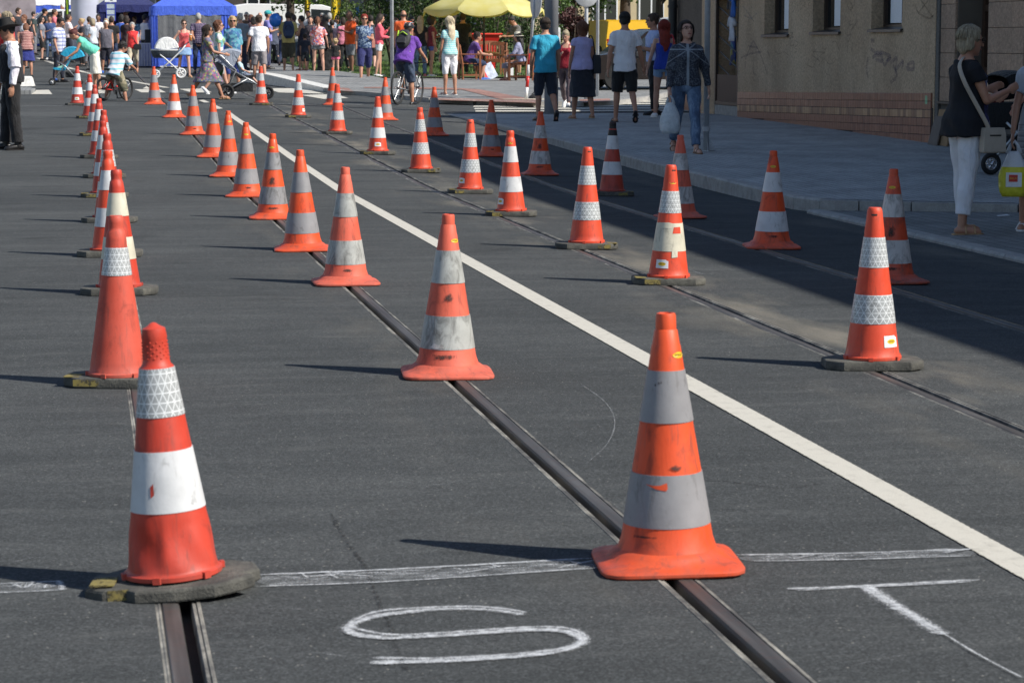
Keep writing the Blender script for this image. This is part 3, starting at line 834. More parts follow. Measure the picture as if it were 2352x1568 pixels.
for (a, b) in ((y_e1 + .03, y_l - .12), (y_r, y_e0 - .03)):
    n = max(1, round((b - a) / pw)); w_ = (b - a) / n
    mm = MB(); mm.box((0, 0, 0), (.03, w_ - .006, ph - .006), bev=.004); mes = [mm.mesh('stone_panel', q) for q in PANEL]
    for i in range(n):
        for j in range(7):
            link('stone_panel', random.choice(mes), nb, (XN - .017, a + (i + .5) * w_, .75 + .335 / 2 + j * ph))
    m = MB(); m.box((XN - .004, (a + b) / 2, .42), (.02, b - a, .6)); m.build('plinth', plain('dark_plinth', (.09, .08, .07), .9, .2, 6), nb)
    m = MB(); m.box((XN - .05, (a + b) / 2, .735), (.09, b - a, .03)); m.build('ledge', DARKM, nb)
m = MB(); m.box((XN - .02, Y2 - .06, 1.5), (.06, .13, 3.2)); m.build('corner_pier', stucco_mat('grey_render', (.13, .12, .105), (.19, .175, .155)), nb)
e = empty('entrance'); e.parent = nb; e.location = (XN + .3, (y_e0 + y_e1) / 2, zp(30)); wd = y_e1 - y_e0
m = MB(); m.box((.15, 0, 1.3), (.04, wd, 2.7)); m.build('backing', INNER, e)
m = MB()
for yy in (-wd / 2 + .06, -.02, wd / 2 - .06): m.box((.08, yy, 1.25), (.08, .1, 2.3))
for zz in (.2, 1.05, 1.9, 2.2): m.box((.078, 0, zz), (.07, wd - .02, .09))
m.build('door_frame', plain('door_wood', (.075, .04, .024), .45, .2, 12), e)
m = MB(); m.box((.12, 0, 1.4), (.012, wd - .1, 2.)); m.build('pane', GLASS, e)
# cardboard leaning against the plinth
cb = thing('cardboard_sheet', 'sheets of cardboard leaning against the wall by the shop corner', 'cardboard', (XN - .14, y_l - .6, zp(31.5)))
m = MB(); m.box((0, 0, .25), (.02, .55, .5), m=Matrix.Rotation(R(10), 3, 'Y')); m.build('sheet', plain('cardboard', (.30, .19, .10), .9), cb)
m = MB(); m.box((-.05, .15, .2), (.02, .35, .42), m=Matrix.Rotation(R(14), 3, 'Y')); m.build('sheet', plain('grey_board', (.16, .13, .11), .9), cb)
# unseen house across the street, added to reflect in the shop windows
far = thing('reflection_house', 'unseen pale house on the left, added for the shop window reflections', 'building', (-24, 140, 0))
m = MB(); m.box((0, 0, 5), (12, 150, 13)); m.build('wall', plain('pale_plaster', (.72, .70, .64), .9, .06, 1), far)
m = MB()
for i in range(20):
    for z in (3.8, 7.2, 10.4): m.box((6.02, -70 + i * 7, z), (.05, 1.3, 1.7))
m.build('window', GLASS, far)
# ================================================================== TRAFFIC CONES
def cone_mat(name, col, dirt=.5, rough=.38):
    t = NT(name); c0 = t.coord(); c = t.shift(c0)
    fade = t.noise(c, 5, 4); sm = t.noise(t.mapping(c, (11, 11, 5)), 1, 6, .65, .6); sc = t.noise(t.mapping(c, (60, 60, 14)), 1, 5, .7)
    z = t.sep(c0)[2]
    k = t.ramp(fade, [(.3, tuple(x * .9 for x in col)), (.7, (min(1, col[0] * 1.05), col[1] * 1.25 + .012, col[2] * 1.4 + .012))])
    k = t.mix(t.ramp(sm, [(.60 - .10 * dirt, 0.), (.84 - .12 * dirt, .8)]), k, (.035, .025, .022))
    vs_ = t.noise(t.mapping(c, (34, 34, 2.2)), 1, 5, .65); k = t.mix(t.ramp(vs_, [(.60 - .08 * dirt, 0.), (.80 - .08 * dirt, .65)]), k, (.10, .06, .05))
    k = t.mix(t.ramp(sc, [(.66 - .05 * dirt, 0.), (.78, .55)]), k, (.06, .045, .04))
    low = t.math('MULTIPLY', t.ramp(z, [(.0, .55 * dirt + .12), (.13, 0.)]), t.ramp(t.noise(c, 16, 5), [(.35, .2), (.65, 1.)]))
    k = t.mix(low, k, (.11, .09, .08))
    t.bump(t.math('ADD', t.math('MULTIPLY', sc, .4), t.noise(c, 6, 3)), .22, .01)
    return t.fin(k, t.ramp(sm, [(.3, rough), (.7, rough + .3)]), **{'Subsurface Weight': .0})
def band_mat(name, col, dirt=.4, rough=.45, comb=False, metal=0.):
    t = NT(name); c0 = t.coord(); c = t.shift(c0)
    n = t.noise(c, 9, 5); sm = t.noise(t.mapping(c, (16, 16, 7)), 1, 6, .7, .8); fl = t.noise(c, 55, 5, .7)
    k = t.ramp(n, [(.3, tuple(x * .86 for x in col)), (.7, tuple(min(1, x * 1.1) for x in col))])
    if comb:
        x, y, z = t.sep(c0); u = t.math('MULTIPLY', t.math('ARCTAN2', y, x), .085); L = None
        for a in (0, 60, 120):
            d = t.math('ADD', t.math('MULTIPLY', u, math.cos(R(a + 90)) / .027), t.math('MULTIPLY', z, math.sin(R(a + 90)) / .027))
            f = t.math('ABSOLUTE', t.math('SUBTRACT', t.math('FRACT', d), .5))
            f = t.math('GREATER_THAN', f, .44)
            L = f if L is None else t.math('MAXIMUM', L, f)
        k = t.mix(L, k, tuple(min(.92, x * 1.9) for x in col))
        t.bump(L, .3, .002)
    else: t.bump(t.math('ADD', n, t.math('MULTIPLY', fl, .4)), .3, .006)
    k = t.mix(t.ramp(sm, [(.62 - .14 * dirt, 0.), (.86 - .14 * dirt, .85)]), k, (.055, .05, .042))
    k = t.mix(t.ramp(fl, [(.68 - .06 * dirt, 0.), (.74, .5 * dirt)]), k, (.09, .06, .05))
    return t.fin(k, rough, metal)
CB = {'bright': cone_mat('cone_orange', (.78, .076, .013), .58), 'salmon': cone_mat('cone_faded', (.72, .112, .058), .55, .5), 'red': cone_mat('cone_red', (.54, .040, .017), .5),
      'orange': cone_mat('cone_red_orange', (.73, .060, .018), .42), 'dirty': cone_mat('cone_dirty', (.62, .064, .018), 1.), 'worn_red': cone_mat('cone_worn_red', (.58, .072, .038), .7, .5), 'brick': cone_mat('cone_brick', (.46, .047, .024), .6)}
BB = {'grey': band_mat('band_grey', (.265, .262, .272), .5), 'greyd': band_mat('band_grey_dirty', (.265, .265, .275), 1.), 'white': band_mat('band_white', (.62, .63, .64), .4), 'dwhite': band_mat('band_dirty_white', (.41, .42, .40), 1.1),
      'comb': band_mat('band_honeycomb', (.36, .375, .38), .3, .3, True), 'cream': band_mat('band_cream', (.62, .585, .465), .45), 'worn': band_mat('band_worn_white', (.56, .54, .52), 1.1)}
RUBBER = NT('rubber_plate'); _c = RUBBER.shift(RUBBER.coord()); _n = RUBBER.noise(_c, 12, 6, .7); _f = RUBBER.noise(_c, 120, 3)
RUBBER.bump(RUBBER.math('ADD', _n, _f), .7, .006)
RUBBER = RUBBER.fin(RUBBER.ramp(_n, [(.3, (.045, .045, .041)), (.5, (.085, .083, .073)), (.72, (.16, .155, .13))]), .9)
YPAINT = NT('plate_yellow'); _c = YPAINT.shift(YPAINT.coord()); _n = YPAINT.noise(_c, 22, 5, .7); YPAINT = YPAINT.fin(YPAINT.ramp(_n, [(.35, (.12, .10, .05)), (.6, (.25, .20, .055))]), .85, alpha=YPAINT.ramp(_n, [(.38, 0.), (.5, 1.)]))
STW = plain('sticker_white', (.78, .79, .8), .5, .08, 30); STY = plain('sticker_yellow', (.75, .50, .03), .45, .1, 40); STK = plain('sticker_black', (.03, .025, .02), .5)

def rsq(a, h, e=7.):
    c, s = abs(math.cos(a)), abs(math.sin(a)); return h / ((c ** e + s ** e) ** (1 / e))
def coneA_mesh(n=44):
    m = MB(); rings = []
    for z, h in ((.004, .202), (.0, .208), (.005, .213), (.013, .213), (.018, .208), (.023, .190)):
        rings.append([(rsq(2 * math.pi * k / n, h) * math.cos(2 * math.pi * k / n), rsq(2 * math.pi * k / n, h) * math.sin(2 * math.pi * k / n), z) for k in range(n)])
    def blend(z, h, r, f):
        L = []
        for k in range(n):
            a = 2 * math.pi * k / n; q = rsq(a, h) * (1 - f) + r * f; L.append((q * math.cos(a), q * math.sin(a), z))
        return L
    rings.append(blend(.034, .178, .172, .75)); rings.append(blend(.043, .17, .168, 1)); rings.append(blend(.050, .17, .158, 1)); rings.append(blend(.056, .17, .147, 1))
    for z, r in ((.09, .1355), (.13, .1285), (.2835, .1025), (.434, .0775), (.585, .0535), (.655, .0425), (.66, .0405), (.70, .034), (.704, .0305), (.742, .0295), (.75, .0265), (.751, .02), (.74, .018)):
        rings.append(blend(z, .17, r, 1))
    m.loft(rings); return m
def rA(z): return .1285 - (z - .13) * .1648
def rB(z): return .1295 - (z - .055) * .1405
def band(rf, z0, z1, n=40, th=.0022, wav=0.):
    m = MB()
    def rr(z, t): return [((rf(z) + t) * math.cos(2 * math.pi * k / n), (rf(z) + t) * math.sin(2 * math.pi * k / n), z + wav * math.sin(3 * 2 * math.pi * k / n + z0 * 90)) for k in range(n)]
    m.loft([rr(z0 + .0002, -.001), rr(z0, th), rr((z0 + z1) / 2, th), rr(z1, th), rr(z1 - .0002, -.001)], False); return m
def coneB_mesh(stud=False, notch=True, n=40, plaintop=False):
    m = MB()
    prof = [(.128, .046), (.1385, .046), (.139, .058), (.131, .062), (.1285, .065)]
    prof += [(rB(z), z) for z in ((.1, .2, .3, .4, .5, .58, .632) if not stud else [.07 + .02 * i for i in range(28)] + [.632])]
    if stud: prof += [(.050, .634), (.040, .645), (.037, .66), (.0345, .715), (.036, .72), (.032, .745), (.018, .752), (.008, .76), (.001, .762)]
    elif plaintop: prof += [(.0465, .66), (.040, .71), (.0365, .745), (.034, .758), (.029, .766), (.01, .767)]
    else: prof += [(.046, .66), (.0405, .695), (.036, .70), (.0335, .715), (.0355, .735), (.0345, .757), (.029, .767), (.01, .767)]
    m.lathe(prof, n)
    if stud:
        for j in range(6):
            for k in range(12):
                a = 2 * math.pi * (k + .5 * (j % 2)) / 12; z = .662 + j * .009; r = .037 - (z - .66) * .04
                m.ball((r * math.cos(a), r * math.sin(a), z), .0028, 5)
    for k in range(6):
        a = 2 * math.pi * k / 6 + .3; m.box((.141 * math.cos(a), .141 * math.sin(a), .053), (.012, .022, .018), a)
    return m
def plate_mesh(broken=False):
    m = MB(); a, b, c = .235, .145, .075
    pl = [(-a + c, -b), (a - c, -b), (a - .012, -b + c * .8), (a, -b + c), (a, b - c), (a - c, b), (-a + c, b), (-a, b - c), (-a, -b + c), (-a + .012, -b + c * .8)]
    if broken: pl = [(-a + .05, -b), (-.12, -b), (-.09, -b - .035), (.02, -b - .042), (.13, -b - .03), (.20, -b + .02), (a, -b + .06), (a - .03, -b + .09), (a + .01, -b + .14), (a - .01, b - .06), (a - c, b), (-a + c, b), (-a, b - c), (-a - .005, -b + .05)]
    rings = []
    for z, s in ((.0, .985), (.006, 1.), (.034, 1.), (.041, .985), (.044, .95)):
        k = [(x * s, y * s, z * (.85 if broken else 1) + (.007 * max(0, x) / a if broken else 0)) for x, y in pl]; rings.append(k)
    m.loft(rings); return m
def text_mesh(body, size, font_w=1.):
    cu = bpy.data.curves.new('lettering', 'FONT'); cu.body = body; cu.size = size; cu.align_x = 'CENTER'; cu.align_y = 'CENTER'
    o = bpy.data.objects.new('lettering', cu); COL.objects.link(o)
    dg = bpy.context.evaluated_depsgraph_get(); me = bpy.data.meshes.new_from_object(o.evaluated_get(dg))
    v = [tuple(q.co) for q in me.vertices]; f = [tuple(p.vertices) for p in me.polygons]
    bpy.data.objects.remove(o); bpy.data.meshes.remove(me)
    return v, f
TXT = text_mesh('KONEX', .022)
def wrap_patch(rf, ang, z, w, h, off, oval=False, n=10, cut=False):
    m = MB(); V_ = []; Fs = []
    r0 = rf(z)
    if oval:
        V_.append((0, 0)); N = 20
        V_ += [(w / 2 * math.cos(6.283 * k / N), h / 2 * math.sin(6.283 * k / N)) for k in range(N)]; Fs = [(0, 1 + k, 1 + (k + 1) % N) for k in range(N)]
    else:
        for i in range(n + 1):
            for j in (0, 1): V_.append((w * (i / n - .5), h * (j - .5) * (.72 if (cut and j and i > n * .8) else 1)))
        Fs = [(2 * i, 2 * i + 2, 2 * i + 3, 2 * i + 1) for i in range(n)]
    m.add([wp(rf, ang, z, x, y, off) for x, y in V_], Fs); return m
def wp(rf, ang, z, x, y, off):
    zz = z + y; r = rf(zz) + off; a = ang + x / rf(z); return (r * math.cos(a), r * math.sin(a), zz)
MA = coneA_mesh(); A_ME = {k: MA.mesh('cone_body', v, 35) for k, v in CB.items()}
MBm = coneB_mesh(); B_ME = {k: MBm.mesh('cone_body', v, 35) for k, v in CB.items()}
MBp = coneB_mesh(plaintop=True); P_ME = {k: MBp.mesh('cone_body', v, 35) for k, v in CB.items()}
MBs = coneB_mesh(True, n=72)
for i, (x, y, z) in enumerate(MBs.v):
    if .066 < z < .228:
        a = math.atan2(y, x) + 1.62; u = a * .1; d_ = .010 * math.exp(-((u + .03) / .035) ** 2 - ((z - .14) / .05) ** 2) + .008 * math.exp(-((u - .05) / .03) ** 2 - ((z - .17) / .07) ** 2) - .004 * math.exp(-(u / .012) ** 2 - ((z - .15) / .08) ** 2) + (.002 * math.sin(z * 40 + u * 60) if z < .21 else 0)
        r = math.hypot(x, y); f = max(.5, 1 - d_ / r); MBs.v[i] = (x * f, y * f, z)
MBs = MBs.mesh('cone_body', CB['red'], 50)
PL_ME = plate_mesh().mesh('base_plate', RUBBER, 30); PLB_ME = plate_mesh(True).mesh('base_plate', RUBBER)
BANDC = {}
def band_obj(root, ty, z0, z1, mk):
    key = (ty, z0, z1, mk)
    if key not in BANDC: BANDC[key] = band(rA if ty == 'A' else rB, z0, z1).mesh('reflective_band', BB[mk], 60)
    return link('reflective_band', BANDC[key], root)
def sticker(root, rf, ang, z, w=.085, h=.055, oval_only=False):
    if not oval_only:
        s = wrap_patch(rf, ang, z, w, h, .0016, cut=True).build('sticker', STW, root)
        ow, oh, off = w * .62, h * .42, .0024
    else: s = None; ow, oh, off = w, h, .0018
    o = wrap_patch(rf, ang, z, ow, oh, off, True).build('logo', STY, s or root)
    m = MB(); sc = ow / .11
    m.add([wp(rf, ang, z, x * sc * .95, y * sc, off + .0009) for x, y, _ in TXT[0]], TXT[1])
    m.build('lettering', STK, s or root)
GROUPS = ['cones along the left rail', 'cones on the rail left of the white line', 'cones on the rail right of the white line', 'cones on the rail nearest the kerb']
def cone(row, px, py, ty, body, bands, label, tilt=(0, 0), stick=None, oval=None, stud=False, broken=False, yel=None, s=1., black_top=False, rz=None, extra=None):
    p = at(px, py); d = Vector((p.x, p.y, 0)).normalized(); p = p + d * (.185 if ty == 'A' else .14); p.z = zr(p.x, p.y) + .003
    rz = R(random.uniform(-7, 5)) - (R(2) if ty == 'A' else R(9)) if rz is None else R(rz)
    root = thing('traffic_cone', label, 'traffic cone', p, rz, GROUPS[row])
    root.scale = (s, s, s)
    facing = math.atan2(-p.y, -p.x) - rz
    if ty == 'A': link('cone_body', A_ME[body], root)
    else:
        plt = row == 2 and px not in (1174, 967); link('cone_body', MBs if stud else P_ME[body] if plt else B_ME[body], root)
        pl = link('base_plate', PLB_ME if broken else PL_ME, root)
        if plt: wrap_patch(lambda z: .0385 - (z - .727) * .14, facing + R(random.uniform(-5, 40)), .733, .028, .008, .0012).build('grip_slot', STK, root)
        if yel is not None:
            m = MB(); sx = -1 if yel < 0 else 1
            w = .075
            m.box((sx * (.235 - .075 - w / 2 * abs(yel)), -.1455, .022), (w * abs(yel) + .02, .003, .03)); m.build('paint_mark', YPAINT, pl)
            m = MB(); m.box((sx * .19, -.06, .0445), (.07, .11, .003)); m.build('paint_mark', YPAINT, pl)
    for (z0, z1, mk) in bands: band_obj(root, ty, z0, z1, mk)
    rf = rA if ty == 'A' else rB
    if stick is not None: sticker(root, rf, facing + R(stick), .135)
    if oval is not None: sticker(root, rf, facing + R(oval), .63 if ty == 'A' else .655, .045, .018, True)
    if black_top:
        m = MB(); n = 24; m.lathe([(rf(z) + .002, z) for z in (.6, .64, .68)] + [(.038, .70), (.036, .72), (.037, .75), (.03, .77)], n); m.build('tarred_tip', plain('tar', (.015, .012, .012), .6), root)
    if extra: extra(root, rf, facing)
    if tilt == (0, 0): tilt = (random.uniform(-.7, .7), random.uniform(-.9, .9))
    root.rotation_euler = Euler((R(tilt[0]), R(tilt[1]), rz), 'XYZ')
    return root
ZA = [(.434, .585), (.13, .2835)]; ZB = [(.484, .626), (.218, .354)]
def ba(a, b=None): return [(*ZA[0], a), (*ZA[1], b or a)]
def bb(a, b=None): return [(*ZB[0], a), (*ZB[1], b or a)]
ORD = ['front', 'second', 'third', 'fourth', 'fifth', 'sixth', 'seventh', 'eighth', 'ninth', 'tenth', 'farthest']
# tears and rub marks with a shape of their own
def flake(root, rf, ang, z, pts, mat, off=.0032, name='scuff_mark'):
    P_ = []
    for (xa, ya), (xb, yb) in zip(pts, pts[1:] + pts[:1]):
        n_ = max(1, int(math.hypot(xb - xa, yb - ya) / .007)); P_ += [(xa + (xb - xa) * i / n_, ya + (yb - ya) * i / n_) for i in range(n_)]
    pts = P_
    cx = sum(p[0] for p in pts) / len(pts); cy = sum(p[1] for p in pts) / len(pts); N = len(pts)
    m = MB(); m.add([wp(rf, ang, z, cx, cy, off)] + [wp(rf, ang, z, cx + (x - cx) * k, cy + (y - cy) * k, off) for k in (.25, .5, .75, 1.) for x, y in pts], [(0, 1 + i, 1 + (i + 1) % N) for i in range(N)] + [(1 + r * N + i, 1 + r * N + N + i, 1 + r * N + N + (i + 1) % N, 1 + r * N + (i + 1) % N) for r in range(3) for i in range(N)])
    density(m.build(name, mat, root), [1.] + [.95] * N + [.8] * N + [.5] * N + [0.] * N)
_t = NT('rubber_scuff'); _c = _t.shift(_t.coord()); _n = _t.noise(_t.mapping(_c, (90, 90, 45)), 1, 6, .7)
SCUFF = _t.fin((.05, .04, .035), .8, alpha=_t.ramp(_t.math('ADD', _n, _t.math('MULTIPLY', _t.math('SUBTRACT', _t.attr('press_amount'), .6), .5)), [(.42, 0.), (.68, .8)]))
def ex_front(root, rf, f):
    flake(root, rf, f - R(10), .252, [(-.045, .006), (-.02, .003), (.0, .004), (.02, .012), (.022, -.004), (.018, -.012), (-.012, -.007)], CB['bright'], name='torn_patch')
    flake(root, rf, f + R(16), .307, [(-.028, .0), (-.012, .008), (.004, .014), (.012, .004), (.026, .004), (.018, -.01), (.004, -.014), (-.014, -.008)], SCUFF)
    for a, z in ((-20, .55), (-14, .553), (-30, .545)): flake(root, rf, f + R(a), z, [(-.003, -.006), (.003, -.005), (.002, .006), (-.002, .005)], SCUFF)
    flake(root, rf, f - R(30), .105, [(-.05, -.005), (.05, -.004), (.055, .003), (-.04, .005)], SCUFF)
def ex_second(root, rf, f):
    flake(root, rf, f + R(-8), .10, [(-.06, -.012), (-.01, -.02), (.05, -.014), (.07, .006), (.02, .014), (-.03, .008), (-.065, .012)], SCUFF)
    flake(root, rf, f + R(-20), .15, [(-.04, -.012), (-.01, -.016), (.03, -.012), (.02, .006), (.0, .002), (-.02, .01)], BB['worn'], name='torn_patch')
    flake(root, rf, f + R(4), .38, [(-.03, -.03), (.02, -.034), (.03, -.01), (.01, .02), (-.02, .005)], SCUFF)
def ex_smear(root, rf, f):
    flake(root, rf, f + R(-4), .35, [(-.035, -.05), (.0, -.06), (.03, -.045), (.026, -.01), (.03, .02), (.008, .045), (-.008, .03), (-.018, .035), (-.024, .0)], SCUFF)
    flake(root, rf, f, .10, [(-.07, -.02), (.07, -.01), (.06, .01), (-.06, .012)], SCUFF)
def ex_rub(root, rf, f): flake(root, rf, f + R(6), .095, [(-.045, .0), (-.02, -.014), (.03, -.012), (.05, .0), (.03, .013), (-.03, .012)], SCUFF)
def ex_tear(root, rf, f):
    flake(root, rf, f + R(20), .36, [(-.012, -.03), (.045, -.03), (.045, .012), (-.004, .01)], CB['orange'], name='torn_patch')
    flake(root, rf, f + R(14), .205, [(-.01, -.03), (.028, -.026), (.03, .016), (-.008, .015)], BB['cream'], name='torn_patch')
    flake(root, rf, f - R(20), .395, [(-.05, -.03), (.05, -.032), (.05, .0), (.02, .006), (-.05, .003)], BB['cream'], name='torn_patch')
def ex_white(root, rf, f):
    flake(root, rf, f - R(24), .30, [(-.004, -.02), (.006, -.012), (.004, .02), (-.005, .01)], CB['red'], name='torn_patch')
# row along the left rail
L = 'along the left rail'
cone(0, 402, 1378, 'B', 'red', [(.50, .635, 'comb'), (.235, .405, 'white')], 'red front cone with studded neck on a broken rubber plate, lower left', (0, -3.6), stud=True, broken=True, yel=-1, extra=ex_white)
cone(0, 272, 893, 'B', 'worn_red', [(.50, .625, 'comb')], 'red cone with a single silver band behind the front left cone', (0, .3), yel=-1.3)
cone(0, 275, 680, 'B', 'red', bb('cream'), 'cone with cream bands, third in the row along the left rail', (0, -.5))
cone(0, 253, 592, 'B', 'orange', bb('white'), 'orange cone with clean white bands, fourth in the row along the left rail')
for i, (px, py, bd, bn, yl, st) in enumerate([(252, 513, 'red', 'comb', None, None), (241, 455, 'red', 'white', -1, 10), (240, 410, 'red', 'comb', 1, None), (228, 365, 'red', 'white', None, 0), (219, 313, 'brick', 'white', -1.5, None), (207, 273, 'red', 'white', -1.5, None), (178, 243, 'red', 'white', None, -5)]):
    cone(0, px, py, 'B', bd, bb(bn), 'red cone with %s bands, %s from the front in the row along the left rail' % ('silver' if bn == 'comb' else 'white', ORD[i + 4]), yel=yl, stick=st)
# row on the second rail, flanged cones
cone(1, 1532, 1328, 'A', 'bright', ba('grey'), 'largest orange cone with two grey bands, front centre right', oval=52, extra=ex_front, rz=-6)
cone(1, 1027, 873, 'A', 'salmon', ba('dwhite'), 'faded salmon cone with dirty cracked bands, second from the front beside the white line', oval=45, extra=ex_second, rz=-5)
cone(1, 794, 658, 'A', 'salmon', ba('dwhite'), 'faded salmon cone with torn dirty bands, third from the front beside the white line', extra=ex_rub)
for i, (px, py, bd, bn, ov, ex) in enumerate([(695, 579, 'bright', 'grey', None, None), (627, 505, 'bright', 'greyd', -10, ex_smear), (567, 454, 'bright', 'grey', 5, ex_rub), (525, 408, 'bright', 'grey', 25, None), (490, 363, 'bright', 'grey', None, None), (445, 311, 'bright', 'grey', None, ex_rub), (400, 271, 'bright', 'white', None, None), (355, 241, 'bright', 'grey', None, ex_rub)]):
    cone(1, px, py, 'A', bd, ba(bn), 'orange cone with %s bands, %s from the front beside the white line' % ({'grey': 'grey', 'greyd': 'black smeared grey', 'white': 'white'}[bn], ORD[i + 3]), oval=ov, extra=ex)
# row on the third rail, cones on rubber plates
cone(2, 2003, 853, 'B', 'orange', bb('comb'), 'orange cone with silver bands on a dark plate, nearest right of the white line', stick=48, rz=-8)
cone(2, 1535, 656, 'B', 'orange', [(.46, .6, 'comb'), (.215, .395, 'cream')], 'orange cone with a ragged cream lower band and yellow logo sticker', (0, 0), stick=-22, oval=20, yel=-1.1, extra=ex_tear, rz=-7)
cone(2, 1347, 574, 'B', 'orange', bb('comb'), 'orange cone with silver bands, third right of the white line, yellow right plate end', yel=1)
cone(2, 1174, 498, 'B', 'orange', bb('white'), 'orange cone with broad clean white bands, fourth right of the white line', stick=-55, oval=0, yel=-1)
for i, (px, py, bn, yl, st) in enumerate([(1080, 446, 'comb', -1, -50), (967, 398, 'comb', 1, None), (868, 356, 'white', -1.5, 0), (775, 309, 'comb', None, None), (685, 271, 'comb', -1.4, 60), (600, 242, 'comb', 1.5, None)]):
    cone(2, px, py, 'B', 'orange', bb(bn), 'orange cone with %s bands on a dark plate, %s right of the white line' % ('silver' if bn == 'comb' else 'white', ORD[i + 4]), yel=yl, stick=st)
# row nearest the kerb
cone(3, 2048, 654, 'A', 'dirty', ba('worn'), 'grimy cone half hidden behind the nearest right cone, in the shade', oval=-10, extra=ex_smear)
cone(3, 1772, 573, 'A', 'bright', ba('white'), 'orange cone with white bands and a black rub mark, alone in the shade', oval=0, extra=ex_rub)
cone(3, 1562, 503, 'A', 'salmon', ba('worn'), 'cone with scratched flaking white bands in the shade below the woman in jeans')
cone(3, 1405, 451, 'B', 'brick', bb('white'), 'dark cone with a tarred black tip in the shade by the kerb', black_top=True, yel=1)
cone(3, 1240, 404, 'A', 'bright', ba('worn'), 'orange cone with a dark streak in the shade below the man in turquoise', extra=ex_smear)
cone(3, 1128, 361, 'A', 'bright', ba('greyd'), 'orange cone with smudged grey bands in the shade, sixth from the front by the kerb', extra=ex_rub)
cone(3, 998, 313, 'A', 'bright', ba('grey'), 'orange cone with grey bands at the edge of the building shadow', )
cone(3, 885, 277, 'A', 'bright', ba('grey'), 'sunlit orange cone left of the cyclist')
cone(3, 765, 242, 'A', 'bright', ba('grey'), 'farthest orange cone of the kerb row, below the toddler')
# ================================================================== PEOPLE
JOBS = []                                     # surfaces to be grown into one skin after everything is laid out
def ell_ring(c, w, d, M, n=20, e=2.3, yo=0.):
    out = []
    for k in range(n):
        a = 2 * math.pi * k / n; ca, sa = math.cos(a), math.sin(a)
        q = (abs(ca) ** e + abs(sa) ** e) ** (-1 / e)
        out.append(Vector(c) + M @ Vector((w * q * ca, d * q * sa + yo, 0)))
    return out
def limb(m, pts, rad, n=12):
    pts = [Vector(p) for p in pts]; P, Q = [], []
    d0 = (pts[0] - pts[1]).normalized(); d1 = (pts[-1] - pts[-2]).normalized()
    r0, r1 = rad[0], rad[-1]
    P += [pts[0] + d0 * r0 * .8, pts[0] + d0 * r0 * .45]; Q += [r0 * .5, r0 * .88]
    P += pts; Q += list(rad)
    P += [pts[-1] + d1 * r1 * .45, pts[-1] + d1 * r1 * .8]; Q += [r1 * .88, r1 * .5]
    m.tube(P, Q, n)
def grow(o, voxel, smooth=5, fac=.5, fold=0.):
    JOBS.append((o, voxel, smooth, fac, fold))
    r = o.modifiers.new('skin', 'REMESH'); r.mode = 'VOXEL'; r.voxel_size = voxel; r.use_smooth_shade = True
    s_ = o.modifiers.new('relax', 'SMOOTH'); s_.factor = fac; s_.iterations = smooth
def finish_jobs():
    bpy.context.view_layer.update()
    dg = bpy.context.evaluated_depsgraph_get()
    res = []
    for (o, vx, sm, fac, fold) in JOBS:
        res.append(bpy.data.meshes.new_from_object(o.evaluated_get(dg)))
    for (o, vx, sm, fac, fold), me in zip(JOBS, res):
        old = o.data; o.modifiers.clear(); me.name = o.name
        if not me.materials: me.materials.append(old.materials[0])
        o.data = me
        n = len(me.vertices)
        if fold and n:
            co = np.empty(n * 3, np.float32); me.vertices.foreach_get('co', co); co = co.reshape(-1, 3)
            no = np.empty(n * 3, np.float32); me.vertices.foreach_get('normal', no); no = no.reshape(-1, 3)
            s0 = (hash(o.name) % 97) / 9.
            x, y, z = co[:, 0], co[:, 1], co[:, 2]
            f = np.sin(x * 31 + z * 13 + s0 + 2.2 * np.sin(z * 9 + y * 11)) * .5 + np.sin(y * 37 - z * 17 + 2 * s0 + 1.8 * np.sin(x * 14)) * .35 + np.sin((x + y) * 19 + z * 38 + s0 * 3) * .28
            co = co + no * (f * fold)[:, None]
            me.vertices.foreach_set('co', co.astype(np.float32).ravel()); me.update()
        shade(me, True)

def skin_mat(name, col):
    if name in _MC: return _MC[name]
    t = NT(name); c = t.shift(t.coord()); n = t.noise(c, 9, 4); f = t.noise(c, 60, 3)
    k = t.ramp(n, [(.3, (col[0] * .92, col[1] * .82, col[2] * .8)), (.7, (col[0] * 1.06, col[1] * 1.05, col[2] * 1.05))])
    t.bump(f, .15, .004)
    _MC[name] = t.fin(k, .5); return _MC[name]
SKIN = {'fair': skin_mat('skin_fair', (.56, .33, .24)), 'tan': skin_mat('skin_tanned', (.45, .235, .15)), 'dark': skin_mat('skin_dark', (.22, .115, .075))}
def hair_mat(name, a, b):
    if name in _MC: return _MC[name]
    t = NT(name); c = t.shift(t.coord()); n = t.noise(t.mapping(c, (85, 85, 12)), 1, 4, .6, .5)
    t.bump(n, .8, .008); _MC[name] = t.fin(t.ramp(n, [(.3, a), (.7, b)]), .7); return _MC[name]
HAIR = {'black': hair_mat('hair_black', (.008, .007, .006), (.03, .025, .022)), 'brown': hair_mat('hair_brown', (.03, .018, .011), (.085, .05, .03)), 'blond': hair_mat('hair_blond', (.28, .18, .08), (.6, .45, .25)),
        'platinum': hair_mat('hair_platinum', (.45, .36, .22), (.78, .68, .5)), 'grey': hair_mat('hair_grey', (.24, .23, .21), (.5, .49, .46)), 'white': hair_mat('hair_white', (.5, .49, .46), (.8, .79, .76)), 'red': hair_mat('hair_red', (.13, .012, .006), (.30, .03, .015)),
        'auburn': hair_mat('hair_auburn', (.08, .03, .015), (.22, .09, .045)), 'darkbrown': hair_mat('hair_dark_brown', (.014, .009, .007), (.05, .03, .02)), 'ash': hair_mat('hair_ash_blond', (.16, .12, .07), (.46, .39, .27)), 'maroon': hair_mat('hair_maroon', (.05, .008, .008), (.12, .03, .025))}
